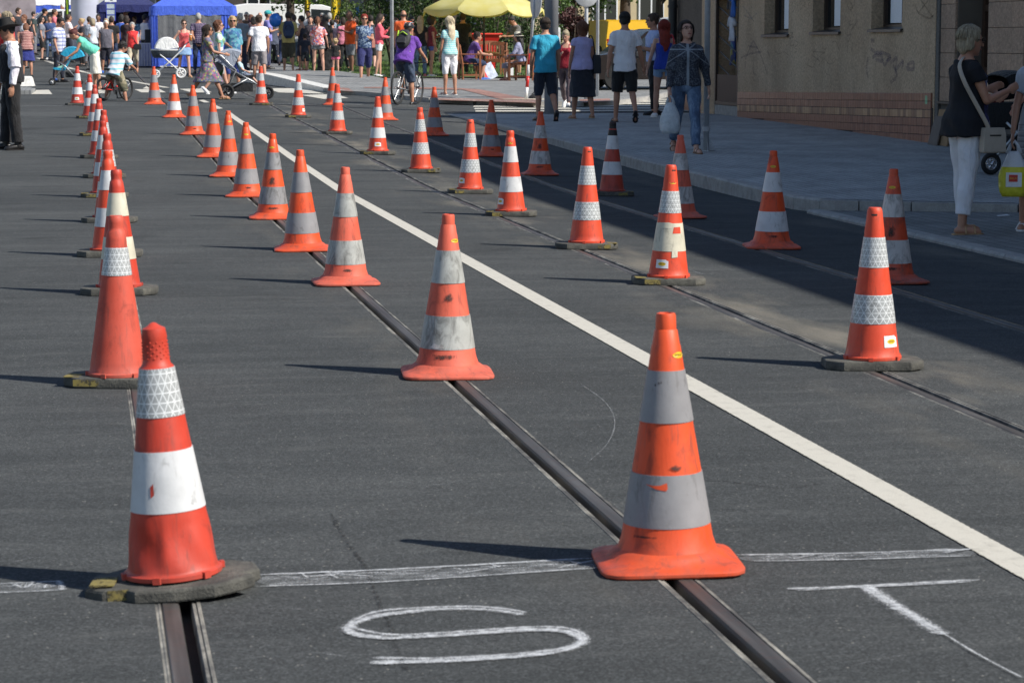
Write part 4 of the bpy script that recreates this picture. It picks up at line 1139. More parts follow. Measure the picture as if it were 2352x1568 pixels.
def plaid(name, base, c1, c2, per=.07):
    if name in _MC: return _MC[name]
    t = NT(name); x, y, z = t.sep(t.coord()); k = base
    u = t.math('ADD', x, y)
    for s, ph in ((u, 0.), (z, .3)):
        f = t.math('FRACT', t.math('ADD', t.math('DIVIDE', s, per), ph))
        k = t.mix(t.math('MULTIPLY', t.math('LESS_THAN', f, .42), .6), k, c1)
        k = t.mix(t.math('MULTIPLY', t.math('GREATER_THAN', f, .88), .75), k, c2)
    _MC[name] = t.fin(k, .85); return _MC[name]
def stripes(name, a, b, per=.05, duty=.5, tilt=0.):
    if name in _MC: return _MC[name]
    t = NT(name); x, y, z = t.sep(t.coord()); n = t.noise(t.coord(), 5, 3)
    f = t.math('FRACT', t.math('DIVIDE', t.math('ADD', t.math('ADD', z, t.math('MULTIPLY', y, tilt)), t.math('MULTIPLY', n, .015)), per))
    _MC[name] = t.fin(t.mix(t.math('LESS_THAN', f, duty), a, b), .85); return _MC[name]
def floral(name, cols, scale=18.):
    if name in _MC: return _MC[name]
    t = NT(name); c = t.coord(); w = t.vmath('ADD', c, t.comb(t.math('MULTIPLY', t.noise(c, 14, 3), .06), t.math('MULTIPLY', t.noise(c, 11, 3), .06), 0.))
    v = t.sep(t.vor(w, scale, 'F1', 'Color'))[0]
    _MC[name] = t.fin(t.ramp(v, [(i / len(cols), q) for i, q in enumerate(cols)], 'CONSTANT'), .85); return _MC[name]
def C(r, g, b, name=None):
    col = srgb(r, g, b); return cloth(name or 'cloth_%02x%02x%02x' % (r, g, b), tuple(min(.9, x * 1.05) for x in col), .06 if min(r, g, b) > 190 else .18)
LEA = {'black': plain('shoe_black', (.015, .014, .014), .4), 'brown': plain('shoe_brown', (.20, .10, .05), .5), 'white': plain('shoe_white', (.7, .7, .7), .6), 'blue': plain('shoe_blue', (.03, .12, .45), .6), 'tan': plain('shoe_tan', (.42, .26, .13), .6), 'red': plain('shoe_red', (.4, .06, .05), .6), 'pink': plain('shoe_pink', (.6, .15, .2), .6)}
DARK = plain('dark_lens', (.01, .009, .009), .15); LIP = plain('lip', (.30, .09, .075), .5)

T_M = [(-.105, .105, .08, 0), (-.05, .155, .108, -.008), (.03, .165, .118, -.012), (.12, .152, .108, -.002), (.2, .148, .108, .004), (.30, .163, .118, .008), (.40, .172, .118, .004), (.465, .16, .092, -.006), (.515, .10, .072, -.012), (.555, .058, .058, -.008)]
T_F = [(-.105, .11, .08, 0), (-.05, .165, .115, -.014), (.03, .168, .115, -.014), (.12, .138, .098, -.002), (.2, .124, .094, .004), (.30, .136, .108, .014), (.38, .145, .118, .014), (.45, .138, .085, -.004), (.51, .088, .066, -.010), (.55, .05, .052, -.008)]
class Fig: pass
def tlook(T, z, fat):
    zs = [r[0] for r in T]
    w, d, yo = (np.interp(z, zs, [r[i] for r in T]) for i in (1, 2, 3))
    b = max(0, 1 - abs(z - .13) / .26)
    return float(w * (1 + .16 * fat) + .045 * fat * b), float(d * (1 + .14 * fat) + .055 * fat * b), float(yo + .04 * fat * b)
def person(name_label, px, yt, yb=None, Y=None, face=0, zone='road', H=None, sex='m', skin='tan', hair=('short', 'brown'), top=None, bottom=None, shoes=('shoe', 'black'), arms=None, legs=None, lean=0, side=0, twist=0,
           head=(0, 0), fat=0., hs=1.07, glasses=None, hat=None, group=None, near=False, pos=None, foot_z=True, dz=0., pelvis=None, name='person', fy_=None):
    zf = {'road': zr, 'pav': pav, 'far': zfp, 'apron': zap}[zone]
    if pos is not None: p = Vector(pos)
    elif yb is not None: p = at(px, yb, zf=zf)
    else:
        p = at_y(px, Y); p.z = zf(p.x, p.y)
    p.z += dz
    if H is None: H = min(z_at(p, yt) - p.z, 1.88 if sex == 'm' else 1.78)
    sc = H / 1.76
    root = thing(name, name_label, 'person', p, -R(face), group); root.scale = (sc, sc, sc)
    D = p.x * sy_ + p.y * cy_
    vox = .0085 if near else min(.022, max(.014, .0003 * D)) 
    F = Fig(); F.root = root; F.H = H; F.p = p; F.sc = sc
    fem = sex == 'f'; T = T_F if fem else T_M; SKm = SKIN[skin]
    # --- skeleton, pelvis at origin
    TM = (Matrix.Rotation(-R(lean), 3, 'X') @ Matrix.Rotation(R(side), 3, 'Y') @ Matrix.Rotation(-R(twist), 3, 'Z'))
    legs = legs or ((3, 3, 4), (-3, 3, 6)); arms = arms or ((3, 9, 12, 5), (3, 9, 12, 5))
    J = {}
    def dirv_(pt, ab, s): 
        a, b = R(pt), R(ab); v = Vector((s * math.sin(b), math.sin(a) * math.cos(b), -math.cos(a) * math.cos(b))); return v.normalized()
    for s, (pt, ab, kn) in zip((-1, 1), legs):
        hip = Vector((s * (.092 if fem else .088), 0, -.03)); knee = hip + dirv_(pt, ab, s) * .43; ank = knee + dirv_(pt - kn, ab * .6, s) * .415
        J['hip', s], J['knee', s], J['ank', s] = hip, knee, ank
        pit = -25 if kn > 45 and pt < 30 else (-18 if pt - kn < -22 else 0)
        fd = Vector((s * .16, math.cos(R(pit)), math.sin(R(pit)))).normalized()
        if pt - kn < -22 and pt < 40: fd = Vector((s * .1, .72, -.68)).normalized()
        J['fd', s] = fd
    shw = .146 if fem else .168
    for s, ar in zip((-1, 1), arms):
        pt, ab, el, inn = ar
        sh = TM @ Vector((s * shw * (1 + .1 * fat), -.008, .445)); elb = sh + dirv_(pt, ab, s) * .285
        fa = dirv_(pt + el, 0, s); fa = (Matrix.Rotation(R(inn) * s, 3, 'Z') @ fa) if abs(fa.z) < .75 else (fa + Vector((-s * math.sin(R(inn)), 0, 0))).normalized()
        fa = (fa + Vector((s * math.sin(R(ab)) * .5, 0, 0)) * (1 if el < 40 else 0)).normalized()
        wr = elb + fa * .25
        J['sh', s], J['el', s], J['wr', s], J['fa', s] = sh, elb, wr, fa
    HM = Matrix.Rotation(-R(head[0]), 3, 'Z') @ Matrix.Rotation(-R(head[1] + lean * .45), 3, 'X')
    neck = TM @ Vector((0, -.01, .53)); hc = neck + TM @ Vector((0, .014, .032)) + HM @ Vector((0, .018, .118)) * 1.
    J['head'] = hc
    # --- put the figure on its feet
    low = min(min(J['ank', s].z - .075, (J['ank', s] + J['fd', s] * .16).z - .03) for s in (-1, 1))
    if pelvis is not None: low = -pelvis / sc
    up = Vector((0, 0, -low))
    for k in list(J):
        if k[0] not in ('fd', 'fa'): J[k] = J[k] + up
    PV = up
    hc = J['head']
    F.J = J; F.TM = TM; F.PV = PV; F.HM = HM
    MWm = Matrix.Translation(p) @ Matrix.Rotation(-R(face), 4, 'Z') @ Matrix.Scale(sc, 4); F.M = MWm
    F.w = lambda q: MWm @ Vector(q)
    def torso(m, z0, z1, inf, flare=0., n=22, k=9, zc=-9.):
        zs = [z0 + (z1 - z0) * i / k for i in range(k + 1)]; rings = []
        for i, z in enumerate(zs):
            w, d, yo = tlook(T, max(z, zc), fat); f = inf + flare * max(0, (.12 - z) / .25)
            rings.append(ell_ring(PV + TM @ Vector((0, yo, z)), w + f, d + f, TM, n))
        m.loft(rings)
    lw = 1 + .18 * fat
    # --- body: one continuous skin
    m = MB(); torso(m, -.105, .555, 0)
    limb(m, [neck + PV - TM @ Vector((0, 0, .05)), neck + PV + TM @ Vector((0, .006, .03)), hc + HM @ Vector((0, -.02, -.05))], [.056 if fem else .064, .052 if fem else .06, .055])
    m.ball(hc, (.074 * hs, .094 * hs, .112 * hs), 16, HM); m.ball(hc + HM @ Vector((0, .03, -.055)) * hs, (.054 * hs, .06 * hs, .06 * hs), 12, HM)
    m.ball(hc + HM @ Vector((0, .062, -.095)) * hs, (.028 * hs, .022 * hs, .02 * hs), 8, HM)
    limb(m, [hc + HM @ Vector((0, .092, .012)) * hs, hc + HM @ Vector((0, .112, -.028)) * hs], [.010 * hs, .0145 * hs], 6)
    for s in (-1, 1):
        m.ball(hc + HM @ Vector((s * .077, -.008, -.012)) * hs, (.012 * hs, .02 * hs, .032 * hs), 8, HM)
        limb(m, [J['hip', s] + Vector((0, 0, .03)), J['hip', s].lerp(J['knee', s], .35), J['knee', s]], [.088 * lw, .078 * lw, .052 * lw])
        kn, an = J['knee', s], J['ank', s]
        limb(m, [kn, kn.lerp(an, .3) - Vector((0, .012, 0)), kn.lerp(an, .65), an], [.052 * lw, .054 * lw, .042 * lw, .034])
        fd = J['fd', s]; dn = Vector((0, 0, -1)); dn = (dn - fd * dn.dot(fd)).normalized()
        m.tube([an - fd * .06 + dn * .045, an - fd * .03 + dn * .04, an + fd * .05 + dn * .045, an + fd * .12 + dn * .053, an + fd * .165 + dn * .058, an + fd * .178 + dn * .06], [.02, .034, .038, .036, .026, .012], 10)
        sh, el, wr, fa = J['sh', s], J['el', s], J['wr', s], J['fa', s]
        a_ = 1. if not fem else .86
        limb(m, [sh, sh.lerp(el, .3), el], [.058 * a_ * lw, .05 * a_ * lw, .039 * a_]); limb(m, [el, el.lerp(wr, .3), wr], [.04 * a_, .04 * a_, .026 * a_])
        if fem and hs < 1.1: m.ball(PV + TM @ Vector((s * .065, .095, .33)), (.058, .05, .055), 10)
        # hand: palm, four unequal fingers and a thumb from the side of the palm
        hd = (fa + Vector((0, .0, -.25)) * (1 if fa.z < -.3 else 0)).normalized()
        nrm = Vector((-s, .1, 0)) if abs(hd.x) < .8 else Vector((0, -1, 0)); nrm = (nrm - hd * nrm.dot(hd)).normalized(); ac = hd.cross(nrm)
        if (ac.y < 0) == (hd.z < 0) and hd.z < -.3: pass
        Mh = Matrix((ac, hd, nrm)).transposed()
        m.ball(wr + hd * .05, (.041, .056, .017), 10, Mh)
        fw = ac if ac.y > 0 or (abs(ac.y) < .2 and ac.z > 0) else -ac
        for i, Lf in enumerate((.066, .076, .072, .056)):
            b = wr + hd * .088 + fw * (1.5 - i) * .0195
            m.tube([b - hd * .02, b, b + hd * Lf * .45 + nrm * .008, b + hd * Lf * .8 + nrm * .026, b + hd * Lf * .92 + nrm * .036], [.0095, .0095, .009, .0082, .005], 7)
        tb = wr + hd * .028 + fw * .03
        m.tube([tb - fw * .012, tb, tb + hd * .025 + fw * .016 + nrm * .01, tb + hd * .05 + fw * .018 + nrm * .02, tb + hd * .058 + fw * .016 + nrm * .024], [.013, .012, .0105, .009, .005], 7)
        F.__dict__['hand%d' % s] = wr + hd * .09 + nrm * .02
    o = m.build('body', SKm, root); grow(o, vox, 6 if near else 4)
    # --- face
    e = MB()
    for s in (-1, 1):
        ep = hc + HM @ Vector((s * .031, .083, .012)) * hs; e.ball(ep, (.0135 * hs, .011 * hs, .0075 * hs), 8, HM)
    e.build('eyes', DARK, root)
    if near or D < 62:
        e = MB(); e.ball(hc + HM @ Vector((0, .088, -.058)) * hs, (.025 * hs, .012 * hs, .0075 * hs), 8, HM); e.build('mouth', LIP, root)
        e = MB()
        for s in (-1, 1): e.tube([hc + HM @ Vector((s * .015, .092, .032)) * hs, hc + HM @ Vector((s * .05, .076, .034)) * hs], .0042 * hs, 5)
        e.build('brow', HAIR.get(hair[1] if hair else 'brown', HAIR['brown']), root)
    if glasses:
        g = MB()
        for s in (-1, 1):
            c = hc + HM @ Vector((s * .034, .098, .012)) * hs
            if glasses == 'sun': g.ball(c, (.032 * hs, .009 * hs, .021 * hs), 10, HM)
            else: g.tube([c + HM @ Vector((.027 * math.cos(a), 0, .019 * math.sin(a))) * hs for a in [6.2832 * k / 12 for k in range(13)]], .0022, 5)
            g.tube([c + HM @ Vector((s * .028, -.004, 0)) * hs, hc + HM @ Vector((s * .08, -.005, .012)) * hs], .0035, 5)
        g.tube([hc + HM @ Vector((-.012, .102, .016)) * hs, hc + HM @ Vector((.012, .102, .016)) * hs], .003, 5)
        g.build('glasses', DARK, root)
    # --- hair
    if hair:
        st, hcn = hair; hm = HAIR[hcn]; g = MB(); K = lambda x, y, z: hc + HM @ (Vector((x, y, z)) * hs); sz = lambda *a: tuple(q * hs for q in a)
        if st == 'bald':
            for s in (-1, 1): g.ball(K(s * .062, -.035, -.012), sz(.02, .045, .035), 10, HM)
            g.ball(K(0, -.075, -.015), sz(.055, .022, .035), 10, HM)
        else:
            g.ball(K(0, -.020, .022), sz(.0845, .096, .108), 18, HM)
            g.ball(K(0, .012, .08), sz(.066, .066, .045), 12, HM)
            if st == 'curly':
                for i in range(26):
                    a, b = random.uniform(0, 6.28), random.uniform(-.1, 1.4)
                    g.ball(K(.088 * math.cos(a) * math.cos(b), -.03 + .085 * math.sin(a) * math.cos(b), .02 + .105 * math.sin(b)), sz(.03, .03, .028), 7)
            if st == 'big': g.ball(K(0, -.05, .01), sz(.13, .11, .14), 14, HM)
            if st in ('bob', 'long'):
                for s in (-1, 1): g.ball(K(s * .07, -.036, -.03), sz(.025, .052, .095), 12, HM)
                g.ball(K(0, -.068, -.045), sz(.078, .045, .105), 14, HM)
            if st == 'pixie':
                for s in (-1, 1): g.ball(K(s * .068, -.036, -.012), sz(.024, .05, .07), 12, HM)
                g.ball(K(0, -.066, -.03), sz(.072, .04, .085), 14, HM)
            if st == 'long':
                b0 = K(0, -.085, -.02); L_ = TM @ Vector((0, -.03, -.40))
                g.tube([b0, b0 + L_ * .3 + Vector((0, -.015, 0)), b0 + L_ * .65 + Vector((0, -.015, 0)), b0 + L_ * .95, b0 + L_ * 1.02], [(.085, .045), (.10, .04), (.092, .033), (.05, .02), (.02, .01)], 12)
            if st in ('pony', 'bun'):
                g.ball(K(0, -.115, .03), sz(.03, .03, .03), 10, HM)
                if st == 'pony':
                    b0 = K(0, -.12, .03); L_ = TM @ Vector((0, -.06, -.26)); g.tube([b0, b0 + L_ * .35 + TM @ Vector((0, -.03, .03)), b0 + L_ * .8, b0 + L_], [.02, .034, .026, .008], 10)
                else: g.ball(K(0, -.11, .075), sz(.045, .045, .04), 10, HM)
        o = g.build('hair', hm, root, True)
        if st in ('bob', 'long', 'short', 'curly', 'pony', 'pixie') and (near or D < 66):        # loose locks over the cap
            q = MB(); rg = random.Random(int(abs(px) * 7)); NS = 170 if near else 90
            for i in range(NS):
                a = rg.uniform(0, 6.283); fr = math.sin(a)            # +1 = front
                end = (1.05 if fr > .55 else 1.95 if fr > .1 else 2.15) if st in ('bob', 'long') else (1.0 if fr > .5 else 1.9 if st == 'pixie' else 1.55)
                st0 = rg.uniform(.05, .7); pts = []; wob = rg.uniform(-.18, .18); ra = rg.uniform(1.0, 1.06); en = end * rg.uniform(.85, 1.08)
                for k in range(6):
                    u = st0 + (en - st0) * k / 5; aa = a + wob * k / 5; rr = math.sin(min(u, 1.62))
                    z = .022 + .108 * math.cos(u) if u < 1.62 else .016 - .10 * (u - 1.62) * (1.25 if st in ('bob', 'long') else .6)
                    w_ = (1.14 if st in ('bob', 'long') and u > 1.2 else 1.0) * ra
                    pts.append(K(.0845 * rr * w_ * math.cos(aa), -.02 + .096 * rr * w_ * math.sin(aa) * (1.05 if math.sin(aa) < 0 else .97), z + .004))
                q.tube(pts, [.003, .005, .0055, .005, .004, .0015], 4)
            q.build('hair_locks', hm, root, True)
        if st != 'bald': grow(o, max(.008, vox * .8), 2, .5, .006)
    if hat: hat(F, K if hair else (lambda x, y, z: hc + HM @ (Vector((x, y, z)) * hs)), root, HM, hs)
    # --- clothing
    def legpt(s, z):
        h, k, a = J['hip', s], J['knee', s], J['ank', s]
        if z >= k.z: 
            t = (h.z - z) / max(1e-3, h.z - k.z); return h.lerp(k, min(max(t, 0), 1))
        t = (k.z - z) / max(1e-3, k.z - a.z); return k.lerp(a, min(max(t, 0), 1))
    if top:
        kd, mt = top[0], top[1]; o_ = top[2] if len(top) > 2 else {}
        hem = o_.get('hem', -.06); inf = o_.get('inf', .017); slv = {'tee': .62, 'long': 1.9, 'none': 0, 'tank': 0, 'cap': .3, 'elbow': 1.0, 'dress': .45, 'tankdress': 0}[kd]; slv = o_.get('slv', slv)
        m = MB()
        if kd in ('tank', 'tankdress'):
            torso(m, hem, .40, inf, o_.get('flare', .01), zc=-.01)
            for s in (-1, 1): m.tube([PV + TM @ Vector(q) for q in ((s * .075, .105, .37), (s * .082, .06, .47), (s * .085, -.01, .512), (s * .08, -.07, .47), (s * .07, -.10, .37))], [(.024, .012)] * 5, 8)
        else:
            torso(m, hem, o_.get('neck', .522), inf, o_.get('flare', .012), zc=-.01)
            for s in (-1, 1):
                ra_ = (.058 * (1. if not fem else .86) * lw) + .011; m.ball(J['sh', s], (ra_, ra_, ra_), 12); m.ball(J['sh', s] - TM @ Vector((s * .05, 0, -.012)), (ra_, ra_ * 1.05, ra_ * .9), 12)
        if fem and hs < 1.1:
            for s in (-1, 1): m.ball(PV + TM @ Vector((s * .065, .097, .33)), (.07, .06, .066), 10)
        for s in (-1, 1):
            sh, el, wr = J['sh', s], J['el', s], J['wr', s]; a_ = (1. if not fem else .88) * lw; lo = o_.get('loose', .014)
            if slv > 0:
                q = sh.lerp(el, min(slv, 1)); pts = [sh - (el - sh).normalized() * .01, sh.lerp(el, min(slv, 1) * .5), q]; rd = [.06 * a_ + .013, .052 * a_ + lo, .046 * a_ + lo * 1.35]
                m.tube(pts, rd, 12)
                if slv > 1: m.tube([el - (el - sh).normalized() * .02, el, el.lerp(wr, (slv - 1) * .5), el.lerp(wr, slv - 1)], [.045 * a_ + .012, .044 * a_ + .013, .04 * a_ + .012, .03 * a_ + .013], 12)
        o = m.build('dress' if 'dress' in kd else 'shirt', mt, root)
        if 'dress' in kd: bottom = ('skirt', mt, o_.get('skirt', {}))
        grow(o, vox, 3, .5, .007 if not near else .009)
        F.shirt = o
    if bottom:
        kd, mt = bottom[0], bottom[1]; o_ = bottom[2] if len(bottom) > 2 else {}
        m = MB(); inf = o_.get('inf', .012)
        if kd == 'skirt':
            zt, Ls = .07, o_.get('len', .52); rings = []; K_ = 9; fl = o_.get('flare', .03)
            for i in range(K_ + 1):
                z = zt - Ls * i / K_
                if z > -.06:
                    w, d, yo = tlook(T, z, fat); c = PV + TM @ Vector((0, yo, z)) if z > 0 else PV + Vector((0, yo, z)) + (TM @ Vector((0, 0, 0)))
                    e_ = .003 if z > -.02 else inf + .004; rings.append(ell_ring(c, w + e_, d + e_, Matrix.Identity(3), 24))
                else:
                    zz = PV.z + z; a, b = legpt(-1, zz), legpt(1, zz); r = .088 * lw + .016 + fl * (i / K_)
                    c = (a + b) / 2; c.z = zz
                    rings.append(ell_ring(c, abs(b.x - a.x) / 2 + r, abs(b.y - a.y) / 2 * .95 + r * 1.02, Matrix.Identity(3), 24))
            m.loft(rings)
        else:
            fr = {'shorts': .62, 'miniskirt': .3, 'hot': .36, 'knee': .98, 'capri': 1.5, 'long': 1.93}[kd]; fr = o_.get('fr', fr); lo = o_.get('loose', .018 if kd in ('shorts', 'knee') else .010)
            torso(m, -.105, .0, inf, 0); torso(m, -.02, o_.get('waist', .075), .003, 0)
            for s in (-1, 1):
                h, k, a = J['hip', s], J['knee', s], J['ank', s]; f1 = min(fr, 1)
                m.tube([h + Vector((0, 0, .03)), h.lerp(k, f1 * .5), h.lerp(k, f1)], [.09 * lw + lo * .7, .078 * lw + lo, (.088 - .036 * f1) * lw + lo * 1.25], 14)
                if fr > 1:
                    f2 = fr - 1; lc = o_.get('cuff', 1.)
                    m.tube([k - (k - h).normalized() * .03, k, k.lerp(a, f2 * .4), k.lerp(a, f2 * .75), k.lerp(a, f2)], [.056 * lw + lo, .055 * lw + lo, .056 * lw + lo, (.046 * lw + lo) * lc, (.04 * lw + lo * 1.3) * lc], 14)
        o = m.build('skirt' if kd == 'skirt' else 'trousers' if fr > 1.2 else 'shorts', mt, root)
        grow(o, vox, 2, .5, .007)
        F.bottom = o
    # --- shoes
    kd, cn = shoes
    if kd:
        for s in (-1, 1):
            an, fd = J['ank', s], J['fd', s]; dn = Vector((0, 0, -1)); dn = (dn - fd * dn.dot(fd)).normalized(); m = MB(); L = LEA[cn]
            sd = fd.cross(dn)
            def sole(h0, h1, gr=1.):
                pl = [(-.085, 0), (-.075, .028), (-.02, .034), (.06, .034), (.13, .046), (.17, .038), (.195, .01), (.195, -.01), (.17, -.036), (.13, -.04), (.06, -.028), (-.02, -.032), (-.075, -.028)]
                m.loft([[an + fd * a * gr + sd * b * gr + dn * h for a, b in pl] for h in (h0, h1)])
            if kd in ('shoe', 'boot'):
                m.tube([an - fd * .078 + dn * .05, an - fd * .055 + dn * .036, an + fd * .0 + dn * .028, an + fd * .06 + dn * .036, an + fd * .13 + dn * .05, an + fd * .175 + dn * .057, an + fd * .195 + dn * .062], [.018, .037, .044, .044, .041, .032, .012], 12)
                sole(.062, .078)
                if kd == 'boot': kk = J['knee', s]; m.tube([an + dn * .03, an.lerp(kk, .2), an.lerp(kk, .45)], [.05, .05, .058], 12)
            else:
                sole(.066, .082 if kd == 'sandal' else .1)
                for u in (.11, .03): m.tube([an + fd * u + sd * .045 + dn * .07, an + fd * u + sd * .02 + dn * (.012 if u < .05 else .02), an + fd * u - sd * .02 + dn * (.012 if u < .05 else .02), an + fd * u - sd * .045 + dn * .07], .009, 6)
            m.build('shoe' if kd != 'boot' else 'boot', L, root, 50)
    return F
# ---- hats
def h_brim(F, K, root, HM, hs, mat, brim=.17, crown=.12, band_=None, curl=.0, z0=.03):
    m = MB(); c = lambda r, z, a: K(r * math.cos(a) * .92, r * math.sin(a) - .005, z + curl * abs(math.cos(a)) ** 2)
    N = 26; rr = [(.06, z0 + crown), (.078, z0 + crown - .01), (.094, z0 + .02), (.1, z0), (brim, z0 - .005), (brim + .002, z0 - .012), (.098, z0 - .01)]
    m.loft([[c(r, z, 6.28318 * k / N) - (HM @ Vector((0, 0, curl * abs(math.cos(6.28318 * k / N)) ** 2)) if r < .12 else Vector((0, 0, 0))) for k in range(N)] for r, z in rr])
    h = m.build('hat', mat, root, 40)
    if band_:
        m = MB(); m.loft([[K((r + .004) * math.cos(6.28318 * k / N) * .92, (r + .004) * math.sin(6.28318 * k / N) - .005, z) for k in range(N)] for r, z in ((.1, z0 + .005), (.096, z0 + .035))]); m.build('hat_band', band_, h, 40)
def h_cap(mat):
    def f(F, K, root, HM, hs):
        m = MB(); m.ball(K(0, -.015, .05), (.092 * hs, .106 * hs, .082 * hs), 16, HM); m.loft([[K(x, y, .052 + dz_) for x, y in ((-.07, .06), (-.05, .15), (0, .17), (.05, .15), (.07, .06))] for dz_ in (0, .012)]); m.build('cap', mat, root, 60)
    return f
ARM = {'down': (3, 9, 12, 5), 'fwd': (-2, 10, 12, 4), 'walkf': (22, 8, 22, 5), 'walkb': (-20, 8, 8, 0), 'fold': (12, 10, 88, 62), 'hold': (14, 8, 92, 25), 'phone': (10, 8, 118, 20), 'pocket': (-10, 14, 38, 10), 'reach': (38, 6, 20, 5), 'hip': (-18, 30, 70, 75), 'back': (-22, 8, 30, 40), 'up': (120, 18, 70, 10)}
WALK = ((20, 2, 6), (-14, 2, 22)); WALK2 = ((-14, 2, 24), (20, 2, 6)); STAND = ((3, 3, 4), (-3, 4, 5)); RELAX = ((0, 5, 3), (8, 6, 14)); SIT = ((84, 6, 82), (86, 9, 90))
def AR(a, b): return (ARM[a] if isinstance(a, str) else a, ARM[b] if isinstance(b, str) else b)
CROWD = 'people in the festival crowd'
exec_people = True
# ------------------------------------------------------------------ the cast
t = NT('denim'); c0 = t.shift(t.coord()); n = t.noise(c0, 6, 5, .6); w_ = t.noise(t.mapping(c0, (18, 18, 5)), 1, 5, .65, 1.); t.bump(w_, .8, .03); JEAN = t.fin(t.ramp(t.math('ADD', t.math('MULTIPLY', n, .5), t.math('MULTIPLY', w_, .5)), [(.35, (.045, .075, .14)), (.5, (.10, .16, .26)), (.66, (.27, .36, .48))]), .85); JEAND = C(38, 52, 82, 'denim_dark'); NAVY = C(24, 28, 44, 'navy_cloth'); BLK = C(20, 20, 22, 'black_cloth'); WHT = C(226, 226, 230, 'white_cotton'); GRY = C(120, 122, 128, 'grey_cotton')
LDEN = C(128, 160, 195, 'denim_light'); BEI = C(196, 184, 160, 'beige_cotton'); KHK = C(70, 66, 50, 'khaki_cotton')
PEOPLE = {}
# --- right edge, in the shade
t = NT('navy_top_print'); c0 = t.coord(); xx, yy, zz = t.sep(c0); fv = t.sep(t.vor(c0, 26, 'F1', 'Color'))[0]
pr = t.ramp(fv, [(0, (.03, .03, .10)), (.3, (.10, .10, .32)), (.5, (.02, .02, .05)), (.68, (.35, .36, .5)), (.85, (.05, .06, .2))], 'CONSTANT')
msk = t.math('MULTIPLY', t.math('GREATER_THAN', yy, .075), t.math('LESS_THAN', zz, 1.36))
NAVTOP = t.fin(t.mix(msk, (.006, .0065, .010), pr), .85)
F = person('woman in navy top and white cropped trousers with a beige shoulder bag', 2212, 58, 536, face=82, zone='apron', sex='f', hair=('pixie', 'ash'), glasses='clear', top=('cap', NAVTOP, {'hem': -.12, 'flare': .05, 'slv': .4, 'inf': .02, 'loose': .02}), bottom=('capri', WHT, {'fr': 1.78, 'loose': .016}), shoes=('sandal', 'tan'), arms=AR((12, 10, 100, 14), (18, 12, 92, 14)), legs=((6, 2, 4), (-4, 3, 4)), head=(0, 4), near=True, fat=.45)
PEOPLE['navy'] = F
F = person('person in white tee and pink skirt cut off by the right edge', 2392, 84, Y=22.2, face=280, zone='pav', sex='f', H=1.72, skin='tan', hair=('bob', 'brown'), top=('tee', WHT, {'slv': .4}), bottom=('skirt', C(200, 90, 120), {'len': .5}), arms=AR((42, 4, 16, 0), (10, 10, 30, 5)), near=True)
PEOPLE['pink'] = F
F = person('person with grey plaid shorts holding a yellow carrier bag, cut off by the right edge', 2383, 70, 530, face=200, zone='apron', sex='f', H=1.66, hair=('bob', 'brown'), top=('tee', C(180, 184, 190)), bottom=('knee', plaid('plaid_grey', (.35, .35, .36), (.16, .16, .18), (.6, .6, .6), .05)), shoes=('sandal', 'white'), arms=AR((3, 9, 12, 5), (6, 13, 6, 0)), near=True)
PEOPLE['bag'] = F
# --- walkers on the shaded pavement
t = NT('flag_blouse'); c0 = t.coord(); xx, yy, zz = t.sep(c0)
ax = t.math('ABSOLUTE', xx); l1 = t.math('LESS_THAN', t.math('ABSOLUTE', t.math('SUBTRACT', ax, 0.008)), .009)
dg_ = t.math('LESS_THAN', t.math('ABSOLUTE', t.math('SUBTRACT', ax, t.math('MULTIPLY', t.math('ABSOLUTE', t.math('SUBTRACT', zz, 1.33)), 1.5))), .012)
l2 = t.math('LESS_THAN', t.math('ABSOLUTE', t.math('SUBTRACT', zz, 1.33)), .008)
nn = t.ramp(t.noise(c0, 34, 4, .6, 2.2), [(.52, 0.), (.56, 1.)])
ln = t.math('MAXIMUM', t.math('MAXIMUM', l1, l2), t.math('MULTIPLY', dg_, .7)); ln = t.math('MAXIMUM', ln, t.math('MULTIPLY', nn, .45))
FLAG = t.fin(t.mix(ln, (.022, .026, .042), (.26, .29, .32)), .85)
F = person('woman in jeans and dark patterned blouse walking with a white plastic bag', 1575, 37, 350, face=186, zone='pav', sex='f', hair=('bob', 'darkbrown'), glasses='clear', top=('long', FLAG, {'hem': -.03, 'inf': .02, 'loose': .022}), bottom=('long', JEAN, {'cuff': 1.1}), shoes=('sandal', 'brown'), arms=AR((-18, 22, 22, 0), (8, 12, 4, 0)), legs=((24, 0, 5), (-16, 1, 30)), head=(-14, -14), near=True, fat=.2, skin='fair')
PEOPLE['jeans'] = F
F = person('man in white tee and black shorts walking away hand in hand', 1434, 22, 281, face=4, zone='pav', hair=('short', 'black'), top=('tee', WHT, {'hem': -.13, 'inf': .02, 'loose': .024}), bottom=('knee', BLK, {'loose': .03, 'fr': 1.0}), shoes=('sandal', 'black'), arms=AR((-4, 14, 8, 0), (6, 18, 4, -4)), legs=((10, 3, 4), (-10, 3, 34)), near=True)
PEOPLE['whitetee'] = F
F = person('woman with long red hair in blue vest and denim shorts, seen from behind', 1524, 41, 272, face=6, zone='pav', sex='f', hair=('long', 'red'), skin='fair', top=('tank', C(30, 60, 160)), bottom=('hot', LDEN), shoes=('shoe', 'white'), arms=AR((10, 16, 10, -4), (2, 10, 14, 5)), legs=WALK, near=True)
PEOPLE['redhair'] = F
F = person('man with glasses in pale blue shirt and black trousers facing left', 1500, 28, 265, face=272, zone='pav', hair=('short', 'brown'), glasses='clear', top=('tee', C(176, 190, 228), {'hem': -.02}), bottom=('long', BLK), shoes=('shoe', 'black'), arms=AR('hold', 'down'))
